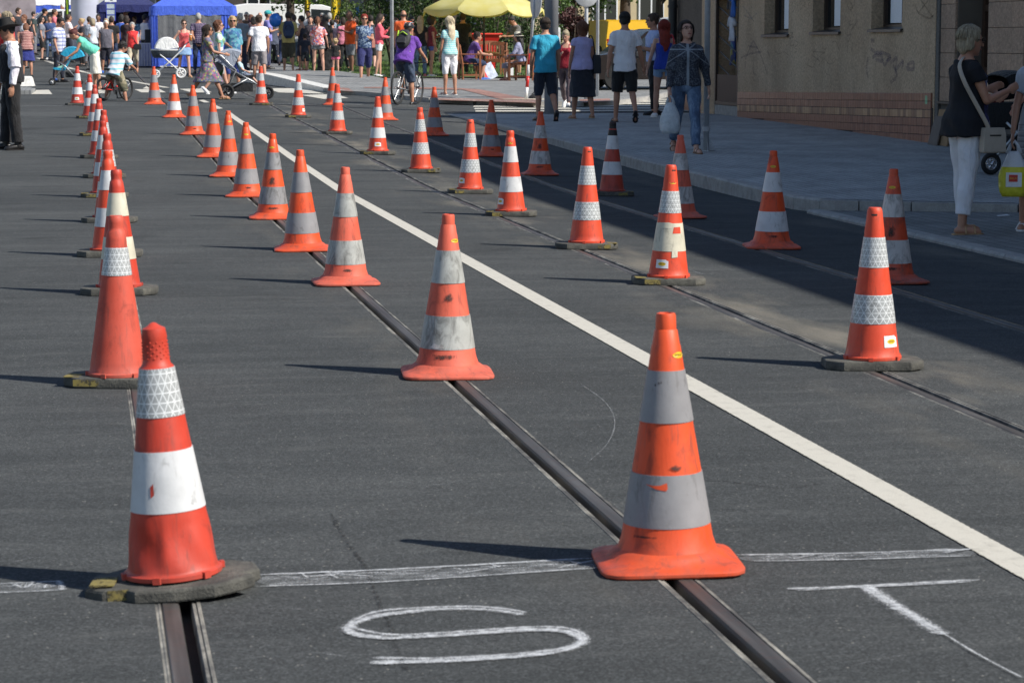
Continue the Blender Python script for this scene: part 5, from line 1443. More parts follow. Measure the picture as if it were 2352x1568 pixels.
F = person('woman in lilac top and dark knee skirt walking away', 1337, 48, 273, face=352, zone='pav', sex='f', hair=('bob', 'auburn'), top=('cap', C(178, 172, 214), {'hem': -.06}), bottom=('skirt', C(38, 42, 52), {'len': .62, 'flare': .02}), shoes=('sandal', 'tan'), arms=AR((4, 12, 8, 2), (0, 10, 16, 2)), legs=((8, 3, 4), (-8, 3, 12)), near=True, fat=.35)
PEOPLE['lilac'] = F
F = person('man in turquoise tee and dark knee shorts walking away', 1252, 41, 278, face=356, zone='pav', hair=('short', 'darkbrown'), top=('tee', C(44, 158, 190, 'turquoise_tee'), {'hem': -.12, 'inf': .022, 'loose': .024}), bottom=('knee', C(28, 36, 52), {'fr': 1.15, 'loose': .022}), shoes=('shoe', 'black'), arms=AR((2, 12, 12, 4), (4, 14, 10, 4)), legs=((4, 3, 8), (-6, 3, 30)), near=True, fat=.1)
F = person('young woman in maroon vest looking down, half hidden behind turquoise tee man', 1300, 66, 245, face=205, zone='far', sex='f', hair=('bun', 'ash'), skin='fair', top=('tank', C(150, 24, 44)), bottom=('long', C(92, 78, 84)), shoes=('shoe', 'white'), arms=AR('down', (14, 8, 96, 30)), legs=WALK, head=(0, 22))
# --- far corner, in the sun
F = person('woman with platinum hair in turquoise checked blouse and white shorts', 1033, 38, 218, face=338, zone='far', sex='f', hair=('long', 'platinum'), top=('tee', plaid('plaid_mint', (.45, .66, .66), (.14, .52, .54), (.7, .75, .72), .045), {'hem': -.05, 'slv': .45}), bottom=('knee', WHT, {'fr': 1.08, 'loose': .012}), shoes=('wedge', 'white'), arms=AR((6, 10, 10, 4), (-6, 10, 12, 4)), legs=((2, 2, 3), (-2, 2, 3)), skin='tan')
F = person('woman in blue print blouse and navy cropped trousers walking towards the camera', 838, 25, 189, face=182, zone='far', sex='f', hair=('short', 'red'), glasses='sun', top=('cap', floral('print_blue', [(.03, .06, .14), (.30, .38, .46), (.04, .08, .2), (.14, .2, .3)], 34), {'hem': -.05, 'slv': .5}), bottom=('capri', C(36, 40, 92), {'fr': 1.22, 'loose': .026}), shoes=('shoe', 'tan'), arms=AR((4, 14, 96, 24), (4, 12, 10, 4)), legs=WALK2, fat=.3)
PEOPLE['blueprint'] = F
F = person('woman with long brown hair in coral cardigan and white shorts using a phone', 871, 25, 178, face=88, zone='far', sex='f', hair=('long', 'darkbrown'), skin='fair', top=('long', C(226, 96, 112), {'hem': -.04}), bottom=('hot', WHT, {'fr': .45}), shoes=('shoe', 'white'), arms=AR((30, 10, 110, 20), (8, 8, 80, 14)), legs=((5, 2, 4), (-6, 3, 4)), head=(0, 14))
F = person('balding man in orange tee standing behind the cyclist', 929, 23, Y=66.5, face=2, zone='far', hair=('bald', 'darkbrown'), top=('tee', C(222, 92, 34), {'hem': -.1}), bottom=('long', JEAND), fat=.4)
F = person('blonde woman in black top and jeans with her back turned', 966, 36, 178, face=10, zone='far', sex='f', hair=('long', 'blond'), top=('tee', BLK, {'slv': .4}), bottom=('long', JEAN), shoes=('shoe', 'pink'), arms=AR('hold', 'down'))
F = person('woman in dark red top and blue shorts facing right by the hedge', 992, 38, 178, face=84, zone='far', sex='f', hair=('big', 'darkbrown'), top=('cap', C(120, 32, 44)), bottom=('hot', C(80, 92, 150)), shoes=('shoe', 'white'), arms=AR('hold', 'down'), glasses='clear')
F = person('man in black tee standing in the umbrella shade', 1064, 30, Y=68.5, face=20, zone='far', hair=('short', 'brown'), top=('tee', BLK), bottom=('long', BLK), arms=AR('down', 'hold'))
F = person('man in grey tee bending over the table under the umbrella', 1190, 34, Y=69.5, face=248, zone='far', hair=('short', 'black'), top=('tee', C(108, 106, 104)), bottom=('knee', GRY), lean=14, arms=AR((28, 10, 60, 20), (34, 10, 50, 20)), head=(0, 26))
# --- right part of the crowd
F = person('man in orange shirt with shaved head talking in the crowd', 808, 22, Y=72, face=250, zone='far', hair=('bald', 'darkbrown'), skin='dark', top=('tee', C(226, 86, 22), {'hem': -.14, 'loose': .03}), bottom=('knee', GRY), arms=AR('hold', 'down'), fat=.3, group=CROWD)
F = person('heavy woman in dusty pink top in the shade of the crowd', 789, 40, 162, face=330, zone='far', sex='f', hair=('bob', 'darkbrown'), top=('tee', C(196, 118, 138), {'hem': -.1}), bottom=('long', BLK), fat=.9, group=CROWD)
F = person('woman in long black dress with long dark hair in the crowd', 751, 34, Y=71.5, face=10, zone='far', sex='f', hair=('long', 'black'), top=('tee', BLK), bottom=('skirt', BLK, {'len': .9}), group=CROWD)
F = person('woman in red and violet print shirt holding a toddler by the hand', 731, 39, 171, face=6, zone='far', sex='f', hair=('pony', 'auburn'), skin='fair', top=('tee', floral('print_coral', [(.62, .10, .07), (.7, .5, .52), (.12, .09, .24), (.6, .22, .2), (.65, .55, .6)], 22), {'hem': -.07, 'slv': .8, 'loose': .03, 'inf': .022}), bottom=('hot', plaid('plaid_black', (.30, .30, .30), (.04, .04, .05), (.55, .55, .55), .05), {'loose': .03}), shoes=('shoe', 'white'), arms=AR((2, 10, 14, 5), (8, 22, 8, 0)), legs=((3, 3, 4), (-4, 6, 5)), fat=.3, group=CROWD)
F = person('blond toddler in black tee and pink shorts holding a hand', 771, 91, 172, face=4, zone='far', sex='f', hs=1.42, hair=('curly', 'blond'), skin='fair', top=('tee', BLK), bottom=('hot', C(236, 110, 150), {'loose': .03}), shoes=('sandal', 'pink'), arms=AR((70, 18, 40, 0), (4, 14, 20, 4)), fat=.25, group=CROWD)
F = person('man in pale yellow shirt with a dark blue rucksack, back turned', 663, 27, 166, face=2, zone='far', hair=('short', 'darkbrown'), top=('tee', C(196, 176, 108), {'hem': -.1, 'loose': .026, 'slv': .75}), bottom=('knee', KHK, {'fr': 1.2, 'loose': .035}), shoes=('sandal', 'brown'), arms=AR((18, 12, 70, 14), (18, 12, 70, 14)), fat=.35, group=CROWD)
PEOPLE['rucksack'] = F
F = person('woman with black hair in a dark sundress beside the rucksack man', 694, 36, 163, face=300, zone='far', sex='f', hair=('short', 'black'), top=('tankdress', C(30, 28, 44), {'skirt': {'len': .55}}), bottom=None, shoes=('sandal', 'brown'), arms=AR('hold', 'down'), group=CROWD)
F = person('small boy in dark tee in the shade beside the rucksack man', 701, 78, 166, face=10, zone='far', hs=1.22, hair=('short', 'darkbrown'), top=('tee', C(42, 44, 58)), bottom=('knee', C(40, 44, 48)), shoes=('shoe', 'blue'), group=CROWD)
F = person('man in turquoise cap and lilac shirt beside the blue balloon', 620, 24, Y=78, face=92, zone='far', hair=('short', 'darkbrown'), hat=h_cap(C(60, 176, 178)), top=('tee', C(140, 138, 208), {'hem': -.12}), bottom=('long', C(58, 62, 92)), arms=AR('hold', 'hold'), group=CROWD)
F = person('bald man with glasses facing the camera behind the white tee man', 602, 24, Y=82, face=186, zone='road', hair=None, skin='fair', glasses='clear', top=('tee', plaid('plaid_pink', (.6, .5, .5), (.4, .2, .22), (.7, .7, .7), .06)), bottom=('long', NAVY), group=CROWD)
for (px, yt, Y, face, lab, sex, hr, col, bt) in [(712, 12, 88, 200, 'man in white shirt at the back of the crowd beside the yellow flag', 'm', ('short', 'brown'), (216, 214, 214), JEAND), (717, 27, 80, 190, 'dark haired woman with a drink at the back of the crowd', 'f', ('long', 'black'), (60, 52, 60), BLK),
        (732, 25, 76, 350, 'person with big dark hair behind the print shirt woman', 'f', ('big', 'black'), (92, 104, 96), BLK), (760, 25, 80, 355, 'man in grey cap and pale shirt at the back of the crowd', 'm', ('short', 'grey'), (150, 160, 178), JEAND), (766, 45, 78, 20, 'child with black hair behind the toddler', 'm', ('short', 'black'), (60, 50, 70), BLK), (546, 30, 84, 20, 'woman with black hair beside the blue tent', 'f', ('big', 'black'), (46, 40, 48), BLK), (582, 32, 84, 340, 'woman with auburn hair behind the grey haired man', 'f', ('bob', 'auburn'), (52, 40, 44), BLK), (641, 30, 86, 160, 'person in dark top behind the balloon', 'm', ('short', 'black'), (60, 60, 70), KHK)]:
    person(lab, px, yt, Y=Y, face=face, zone='road', sex=sex, hair=hr, top=('tee', C(*col)), bottom=('long', bt), arms=AR(random.choice(['down', 'hold', 'phone']), random.choice(['down', 'hold'])), group=CROWD, skin=random.choice(['tan', 'fair']))
# --- middle
F = person('man in white tee and grey shorts walking away beside the pushchair', 596, 37, 193, face=358, zone='road', hair=('short', 'brown'), top=('tee', WHT, {'hem': -.13, 'inf': .02, 'loose': .024}), bottom=('knee', C(132, 126, 128), {'fr': 1.05, 'loose': .026}), shoes=('shoe', 'white'), arms=AR((-6, 20, 14, 0), (2, 14, 18, 4)), legs=((6, 3, 4), (-8, 3, 18)), fat=.1)
F = person('grey haired man in grey shirt and navy trousers, back turned', 557, 24, Y=74, face=2, zone='road', hair=('short', 'grey'), top=('tee', C(116, 126, 136), {'hem': 0}), bottom=('long', C(34, 38, 58)), arms=AR('hold', 'hold'), fat=.3, group=CROWD)
F = person('woman with curly blond hair and sunglasses in a blue dress', 536, 37, 205, face=178, zone='road', sex='f', hair=('bob', 'blond'), glasses='sun', top=('elbow', floral('print_teal', [(.05, .20, .30), (.12, .34, .42), (.04, .12, .26), (.2, .3, .42)], 16), {'hem': -.1, 'slv': 1.2}), bottom=('capri', C(56, 74, 150), {'fr': 1.3}), shoes=('sandal', 'tan'), arms=AR((2, 8, 10, 4), (8, 10, 60, 30)), fat=.35)
F = person('woman with strawberry blond hair in white print tee and denim shorts', 503, 31, 216, face=84, zone='road', sex='f', hair=('bob', 'auburn'), skin='fair', glasses='sun', top=('tee', floral('print_palm', [(.72, .72, .72), (.7, .71, .72), (.18, .45, .48), (.7, .7, .7), (.3, .5, .25)], 9), {'hem': -.12}), bottom=('hot', LDEN), shoes=('shoe', 'white'), arms=AR('down', (0, 6, 10, 2)), legs=WALK, H=1.7)
PEOPLE['palm'] = F
F = person('woman with long dark hair in flowered dress pushing a grey pushchair', 478, 54, 229, face=88, zone='road', sex='f', hair=('long', 'darkbrown'), glasses='sun', top=('dress', floral('print_dress', [(.16, .15, .20), (.30, .10, .20), (.10, .12, .2), (.36, .34, .14), (.22, .2, .3), (.14, .16, .14)], 24), {'slv': .45, 'hem': -.05, 'skirt': {'len': .58, 'flare': .05}}), bottom=None, shoes=('sandal', 'tan'), arms=AR((26, 8, 52, 6), (28, 8, 50, 6)), legs=((-22, 2, 12), (24, 2, 4)), fat=.35)
F = person('man in dark checked shirt with hands behind his back, at the tent', 462, 24, Y=76, face=4, zone='road', hair=('short', 'grey'), top=('tee', plaid('plaid_wine', (.10, .05, .12), (.03, .03, .09), (.5, .45, .5), .055), {'hem': -.08}), bottom=('long', JEAND), arms=AR('back', 'back'), group=CROWD)
F = person('woman in coral top and denim skirt carrying a glass of beer', 424, 47, 180, face=172, zone='road', sex='f', hair=('pony', 'brown'), glasses='sun', skin='fair', top=('tank', C(206, 84, 88), {'hem': -.04, 'flare': .02}), bottom=('skirt', LDEN, {'len': .34, 'flare': .03}), shoes=('sandal', 'tan'), arms=AR((0, 16, 104, 10), (-12, 34, 44, 20)), legs=((12, 3, 4), (-10, 4, 14)))
PEOPLE['beer'] = F
F = person('grey haired woman in red sleeveless top and beige cropped trousers', 306, 50, 163, face=188, zone='road', sex='f', hair=('curly', 'grey'), skin='fair', top=('cap', C(222, 52, 52), {'slv': 0, 'hem': -.12}), bottom=('capri', BEI, {'fr': 1.4, 'loose': .022}), shoes=('sandal', 'black'), legs=WALK2, fat=.4)
PEOPLE['redtop'] = F
F = person('man with white hair in grey sleeveless shirt and dark shorts', 245, 47, 168, face=172, zone='road', hair=('short', 'white'), glasses='clear', top=('cap', C(92, 90, 100), {'slv': 0, 'hem': -.12}), bottom=('knee', C(30, 30, 44), {'fr': 1.1}), shoes=('shoe', 'blue'), fat=.45)
F = person('man in black tee seen from behind near the bus stop sign', 264, 38, Y=80, face=4, zone='road', hair=('short', 'darkbrown'), top=('tee', BLK, {'loose': .026}), bottom=('long', JEAND), fat=.2, group=CROWD)
F = person('woman in mint top and cream skirt bending over the turquoise pushchair', 219, 62, 206, face=268, zone='road', H=1.69, sex='f', hair=('bun', 'maroon'), top=('cap', C(108, 206, 180, 'mint_top'), {'slv': .18, 'hem': -.05}), bottom=('skirt', C(222, 218, 206), {'len': .62, 'flare': .0}), shoes=('sandal', 'tan'), lean=52, arms=AR((22, 5, 34, 8), (18, 5, 38, 8)), legs=((-6, 2, 4), (2, 3, 5)), head=(0, 8), fat=.35)
F = person('man in blue and white checked shirt behind the turquoise pushchair', 143, 39, Y=66.5, face=120, zone='road', hair=('short', 'black'), top=('tee', plaid('plaid_blue', (.62, .64, .70), (.10, .13, .38), (.62, .66, .75), .10), {'hem': -.14, 'slv': .75, 'loose': .032, 'inf': .022}), bottom=('long', NAVY), arms=AR((2, 12, 12, 4), (4, 14, 14, 4)), head=(10, 26), fat=.4)
F = person('man in blue tee and jeans with white trainers facing the camera', 116, 36, 138, face=184, zone='road', hair=('short', 'brown'), top=('tee', C(62, 82, 128), {'hem': -.12}), bottom=('long', JEAN), shoes=('shoe', 'white'), group=CROWD)
F = person('woman bending away in maroon striped tee and blue skirt', 63, 55, 178, face=356, zone='road', sex='f', H=1.62, hair=('bob', 'auburn'), top=('tee', stripes('stripe_maroon', (.14, .02, .02), (.5, .28, .25), .05, .6), {'hem': -.12}), bottom=('skirt', C(44, 54, 128), {'len': .5}), shoes=('shoe', 'black'), lean=16, arms=AR((24, 8, 40, 20), (24, 8, 40, 20)), head=(0, 24), fat=.35)
F = person('man in red tee with grey cropped hair facing left', 26, 13, Y=50, face=276, zone='road', H=1.84, hair=('short', 'ash'), skin='tan', top=('tee', C(224, 48, 46, 'red_tee'), {'loose': .026}), bottom=('knee', JEAND), fat=.45)
PEOPLE['redtee'] = F
# cowboy at the left edge
def hat_cow(F, K, root, HM, hs): h_brim(F, K, root, HM, hs, plain('hat_felt', (.008, .008, .009), .8), .20, .13, plain('hat_ribbon', (.02, .018, .018), .5), .05)
F = person('man in black cowboy hat, black waistcoat and white sleeves facing left', 30, 46, 344, face=262, zone='road', hair=('short', 'black'), hat=hat_cow, top=('long', C(232, 228, 236), {'hem': -.02, 'loose': .03}), bottom=('long', C(22, 22, 25), {'loose': .024, 'cuff': 1.15}), shoes=('boot', 'black'), arms=AR((-4, 12, 14, 4), (8, 10, 16, 4)), legs=((-2, 3, 4), (8, 3, 5)), head=(0, 12), near=True, fat=.15)
PEOPLE['cowboy'] = F
m = MB()
rings = []
for z in (-.03, .03, .1, .18, .26, .34, .42, .49):
    w, d, yo = tlook(T_M, z, .15); rings.append(ell_ring(F.PV + Vector((0, yo, z)), (w + .04) * (1 if z < .38 else .84 if z < .45 else .72), d + .046, Matrix.Identity(3), 22))
m.loft(rings); o = m.build('waistcoat', C(20, 20, 26), F.root); grow(o, .012, 2, .5, .002)
F = person('bare armed person in white shorts cut off by the left edge', -34, 36, 360, face=230, zone='road', H=1.74, hair=('short', 'brown'), top=('none', BLK), bottom=('shorts', WHT), arms=AR((70, 58, 118, 20), 'down'), near=True, sex='m')
# --- back rows on the left
for (px, yt, Y, face, lab, sex, hr, col, bt, arm) in [
    (66, 31, 82, 250, 'woman in white tee behind the striped tee woman', 'f', ('short', 'auburn'), (228, 228, 234), JEAN, 'down'), (86, 26, 96, 92, 'man in dark green tee with folded arms facing right', 'm', ('short', 'black'), (48, 62, 62), GRY, 'fold'),
    (104, 38, 90, 100, 'woman with long black hair and sunglasses behind the blue tee man', 'f', ('long', 'black'), (120, 124, 136), BLK, 'hold'), (134, 21, 94, 88, 'man in salmon polo shirt beside the white van', 'm', ('short', 'brown'), (222, 120, 132), NAVY, 'hold'),
    (166, 33, 88, 84, 'man in white and red top beside the grey pillar', 'm', ('short', 'brown'), (224, 208, 210), NAVY, 'phone'), (154, 8, 104, 230, 'white haired man standing high in front of the blue canopy', 'm', ('short', 'white'), (220, 222, 226), GRY, 'hold'), (112, 20, 100, 80, 'man in black cap behind the dark green tee man', 'm', ('short', 'black'), (40, 44, 52), BLK, 'hold'),
    (4, 8, 84, 80, 'man in bright blue shirt at the upper left corner', 'm', ('short', 'black'), (30, 120, 190), JEAND, 'hold'), (40, 22, 80, 200, 'dark haired woman behind the red tee man', 'f', ('long', 'black'), (70, 60, 70), BLK, 'down'), (52, 16, 92, 120, 'person in black with brown hair at the back left', 'm', ('short', 'brown'), (36, 38, 46), BLK, 'down'), (76, 44, 88, 60, 'woman with black hair between white tee and green tee', 'f', ('bob', 'black'), (44, 44, 54), BLK, 'down'),
    (196, 42, 84, 262, 'blonde woman photographing with a white phone', 'f', ('bun', 'blond'), (40, 40, 50), BLK, 'phone'), (207, 26, 92, 160, 'bearded man in navy top behind the blonde with the phone', 'm', ('short', 'darkbrown'), (40, 44, 66), NAVY, 'fold'), (213, 38, 86, 20, 'person in pale grey shirt with their back turned by the pillar', 'm', ('short', 'brown'), (178, 184, 196), GRY, 'down'), (221, 42, 80, 300, 'woman with ash blond hair and a lime green bag', 'f', ('bob', 'ash'), (196, 202, 210), JEAN, 'hold'),
    (234, 33, 88, 190, 'dark skinned man in white shirt', 'm', ('short', 'black'), (228, 226, 232), GRY, 'down'), (252, 42, 84, 350, 'blonde woman half hidden behind the white haired man', 'f', ('bob', 'blond'), (190, 180, 170), BEI, 'down'), (277, 19, 92, 190, 'woman with long dark hair by the bus stop sign', 'f', ('long', 'darkbrown'), (92, 62, 92), BLK, 'down'), (297, 13, 90, 200, 'person in white sun hat by the dark blue tent', 'm', ('short', 'white'), (70, 66, 96), JEAND, 'hold'),
    (287, 30, 84, 10, 'woman in bright blue jacket with her back turned', 'f', ('bob', 'black'), (56, 92, 180), JEAND, 'down'), (298, 34, 80, 30, 'person in dark top behind the red sleeveless woman', 'f', ('bob', 'darkbrown'), (52, 34, 40), BLK, 'down'), (340, 33, 84, 60, 'stallholder in white apron inside the tent', 'm', ('short', 'black'), (206, 208, 220), NAVY, 'hold'), (326, 26, 92, 170, 'person in magenta top behind the stall', 'f', ('bob', 'brown'), (150, 60, 96), BLK, 'down')]:
    person(lab, px, yt, Y=Y, face=face, zone='road', sex=sex, hair=hr, skin='dark' if 'dark skinned' in lab else random.choice(['tan', 'fair']), top=('tee', C(*col)), bottom=('long' if random.random() < .6 else 'knee', bt), arms=AR(arm, random.choice(['down', arm])), legs=random.choice([STAND, RELAX]), group=CROWD, glasses='sun' if 'sunglass' in lab else None,
           hat=h_cap(BLK) if 'black cap' in lab else (lambda F, K, root, HM, hs: h_brim(F, K, root, HM, hs, WHT, .14, .1)) if 'sun hat' in lab else None, fat=random.uniform(-.1, .4))

for (px, yt, Y, face, lab, sex, hr, col, bt) in [(18, 30, 74, 150, 'woman in olive top between the red tee man and the left edge', 'f', ('bob', 'brown'), (96, 98, 70), JEAND), (96, 30, 102, 160, 'man in pale blue shirt far behind the dark green tee man', 'm', ('short', 'grey'), (150, 176, 206), GRY), (124, 30, 104, 200, 'woman in yellow top far behind the blue tee man', 'f', ('long', 'blond'), (214, 190, 90), JEAN), (146, 30, 98, 10, 'man in charcoal tee just left of the red and white top', 'm', ('short', 'black'), (58, 58, 62), BLK),
    (182, 36, 96, 170, 'man in burgundy tee in front of the grey column', 'm', ('short', 'brown'), (112, 34, 44), NAVY), (226, 36, 98, 30, 'woman in navy dress behind the lime bag woman', 'f', ('long', 'darkbrown'), (34, 38, 62), NAVY), (244, 30, 100, 180, 'man in orange cap-sleeve tee behind the kiosk queue', 'm', ('bald', 'brown'), (206, 120, 60), KHK), (268, 28, 100, 210, 'woman in white blouse behind the black tee man', 'f', ('bob', 'auburn'), (222, 220, 216), BLK), (316, 36, 90, 190, 'man in sky blue polo behind the red sleeveless woman', 'm', ('short', 'brown'), (120, 160, 206), JEAND),
    (572, 28, 88, 200, 'man in brown jacket between the grey haired man and the white tee man', 'm', ('short', 'grey'), (86, 66, 52), BLK), (588, 36, 78, 20, 'woman in plum cardigan just left of the bald man', 'f', ('bob', 'black'), (72, 40, 66), BLK), (632, 38, 82, 350, 'woman in slate dress beside the blue balloon', 'f', ('long', 'brown'), (74, 80, 98), NAVY), (648, 34, 84, 30, 'man in grey marl tee just left of the rucksack man', 'm', ('short', 'black'), (98, 98, 104), JEAND), (680, 30, 84, 340, 'woman in white vest just right of the rucksack man', 'f', ('pony', 'brown'), (206, 204, 206), JEAN),
    (745, 30, 84, 200, 'man in maroon shirt behind the print shirt woman', 'm', ('short', 'grey'), (98, 32, 40), KHK), (778, 36, 82, 180, 'woman in teal shirt behind the dusty pink woman', 'f', ('bob', 'brown'), (44, 96, 104), BLK), (797, 30, 84, 150, 'man in white polo left of the shaved head man', 'm', ('short', 'brown'), (210, 210, 212), NAVY), (820, 34, 80, 200, 'woman in sand coloured dress right of the orange shirt man', 'f', ('bob', 'darkbrown'), (170, 150, 122), BEI), (855, 33, 78, 10, 'man in black and grey behind the blue print blouse woman', 'm', ('short', 'black'), (52, 52, 58), BLK), (912, 34, 74, 200, 'woman in rust top right of the slim grey post', 'f', ('bob', 'auburn'), (150, 70, 44), JEAND), (948, 36, 74, 190, 'man with dark hair right of the balding orange tee man', 'm', ('short', 'black'), (70, 64, 72), NAVY)]:
    person(lab, px, yt, Y=Y, face=face, zone='road', sex=sex, hair=hr, skin=random.choice(['tan', 'fair']), top=(random.choice(['tee', 'tee', 'cap']), C(*col), {'hem': random.choice([-.1, -.04, -.13])}), bottom=(random.choice(['long', 'knee', 'capri']), bt), arms=AR(random.choice(['down', 'hold', 'fold', 'pocket']), random.choice(['down', 'hold', 'phone'])), legs=random.choice([STAND, RELAX, WALK]), head=(random.uniform(-30, 30), random.uniform(-4, 14)), group=CROWD, fat=random.uniform(-.1, .5), glasses=random.choice([None, None, 'sun']))
# ================================================================== THINGS IN THE STREET
STEEL = plain('steel_tube', (.45, .46, .47), .35, .1, 12, metal=.7); GALV = plain('galvanised', (.48, .50, .52), .5, .15, 8, metal=.2); TYRE = plain('tyre_rubber', (.014, .014, .014), .8); BLKP = plain('black_plastic', (.018, .018, .02), .5); WHP = plain('white_plastic', (.75, .75, .74), .45, .05)
REDP_ = plain('red_paint', (.62, .025, .02), .35, .1); WOOD = plain('teak_wood', (.24, .085, .035), .5, .25, 14); CHROME = plain('chrome', (.6, .6, .62), .2, .05, 5, metal=.9)
def ring_pts(c, r, n=24, ax='x'):
    c = Vector(c)
    return [c + (Vector((0, r * math.cos(6.28318 * k / n), r * math.sin(6.28318 * k / n)))) for k in range(n)]
def torus(m, c, r, t, n=24, k=8):
    c = Vector(c); rings = []
    for i in range(n + 1):
        a = 6.28318 * i / n; o = Vector((0, math.cos(a), math.sin(a)))
        rings.append([c + o * (r + t * math.cos(6.28318 * j / k)) + Vector((t * math.sin(6.28318 * j / k), 0, 0)) for j in range(k)])
    m.loft(rings, False)
def wheel(parent, c, r, t, rim, spokes=10, spr=.002, tyre=TYRE, hub=.02, solid=False, n=28):
    w = empty('wheel'); w.parent = parent; w.location = c
    m = MB(); torus(m, (0, 0, 0), r - t, t, n); m.build('tyre', tyre, w, True)
    m = MB(); torus(m, (0, 0, 0), r - t * 2.1, t * .55, n, 6); m.tube([(-t * 1.6, 0, 0), (t * 1.6, 0, 0)], hub, 10)
    if solid:
        for k in range(5):
            a = 6.283 * k / 5; m.tube([(0, 0, 0), (0, (r - 2 * t) * math.cos(a), (r - 2 * t) * math.sin(a))], [hub, hub * .7], 6)
    m.build('rim', rim, w, True)
    if not solid:
        m = MB()
        for k in range(spokes):
            a = 6.283 * k / spokes; sg = 1 if k % 2 else -1
            m.tube([(sg * t, hub * math.cos(a + 1.2 * sg), hub * math.sin(a + 1.2 * sg)), (0, (r - 2 * t) * math.cos(a), (r - 2 * t) * math.sin(a))], spr, 4, False)
        m.build('spokes', STEEL, w)
    return w
# ---- bicycles
def bicycle(name, label, loc, heading, r, wb, frame, scale=1., steer=0.):
    b = thing(name, label, 'bicycle', loc, -R(heading))
    wheel(b, (0, -wb / 2, r), r, .021, BLKP, 20); 
    fwh = wheel(b, (0, wb / 2, r), r, .021, BLKP, 20); fwh.rotation_euler = (0, 0, -R(steer))
    bbk = Vector((0, -.04 * wb, r * .86)); st = Vector((0, -.18 * wb, r * 2.0)); hd = Vector((0, wb * .31, r * 2.1)); hd2 = Vector((0, wb * .345, r * 1.75)); ra = Vector((0, -wb / 2, r)); fa = Vector((0, wb / 2, r))
    m = MB()
    m.tube([bbk, st], .017, 10); m.tube([st - Vector((0, 0, .05)), hd], .018, 10); m.tube([bbk, hd2], .022, 10); m.tube([hd + Vector((0, -.01, .03)), hd2 + Vector((0, .01, -.02))], .02, 10)
    for s in (-1, 1):
        m.tube([bbk + Vector((s * .03, 0, 0)), ra + Vector((s * .06, 0, 0))], .011, 8); m.tube([st + Vector((s * .02, 0, -.05)), ra + Vector((s * .06, 0, 0))], .009, 8)
    m.build('frame', frame, b, True)
    m = MB()
    for s in (-1, 1): m.tube([hd2 + Vector((s * .05, .01, -.02)), fa + Vector((s * .055, 0, 0))], .014, 8)
    m.build('fork', frame, b, True)
    m = MB(); m.loft([[st + Vector((x * w, y, .14 + z)) for x, y in ((-1, -.13), (1, -.13), (.8, -.02), (.3, .12), (-.3, .12), (-.8, -.02))] for w, z in ((.055, 0), (.07, .02), (.06, .045))]); m.tube([st, st + Vector((0, -.01, .14))], .013, 8); m.build('saddle', BLKP, b, 50)
    m = MB(); hb = hd + Vector((0, .02, .12)); m.tube([hd, hb], .014, 8); m.tube([hb + Vector((x, y, z)) for x, y, z in ((-.31, -.05, .02), (-.15, -.01, .01), (0, .02, 0), (.15, -.01, .01), (.31, -.05, .02))], .013, 8)
    m.build('handlebar', BLKP, b, True)
    m = MB(); m.lathe([(.001, -.004), (.085, -.004), (.085, .004), (.001, .004)], 24); rot = Matrix.Rotation(math.pi / 2, 3, 'Y'); m.v = [tuple(rot @ Vector(v) + bbk + Vector((.05, 0, 0))) for v in m.v]; m.build('chainring', CHROME, b)
    for s in (-1, 1):
        m = MB(); e = bbk + Vector((s * .075, .02 * s, -s * .16)); m.tube([bbk + Vector((s * .06, 0, 0)), e], .011, 8); m.box(e + Vector((s * .045, 0, 0)), (.085, .09, .02)); m.build('pedal', BLKP, b)
    b.scale = (scale,) * 3
    return b
pc = at(936, 240)
bicycle('bicycle', 'black and silver bicycle ridden by the helmeted cyclist', pc, 30, .345, 1.06, plain('bike_silver', (.35, .37, .38), .3, .3, 5, metal=.4))
HEADG = R(30)
F = person('cyclist in purple tee and helmet with a black rucksack, back turned', 931, 36, face=27, H=1.80, pos=pc + Vector((-.19 * math.sin(HEADG), -.19 * math.cos(HEADG), 0)), hair=('short', 'brown'), top=('tee', C(104, 58, 158), {'hem': -.1, 'loose': .024, 'inf': .018}), bottom=('knee', C(56, 70, 92), {'fr': 1.05, 'loose': .03}), shoes=('shoe', 'black'), lean=30, arms=AR((34, 10, 22, -6), (34, 10, 22, -6)), legs=((52, 5, 62), (16, 4, 16)), pelvis=.93, head=(10, -8), near=False, fat=.3)
CY = F
m = MB(); hc = F.J['head']; K = lambda x, y, z: hc + F.HM @ Vector((x, y, z))
m.ball(K(0, -.01, .055), (.098, .125, .085), 16, F.HM); h = m.build('helmet', plain('helmet_shell', (.025, .026, .03), .3), F.root, True)
m = MB()
for s in (-.05, 0, .05): m.tube([K(s, -.115, .06), K(s * 1.1, -.05, .128), K(s, .06, .135)], .014, 6)
m.build('helmet_rib', plain('helmet_grey', (.3, .32, .35), .3), h, True)
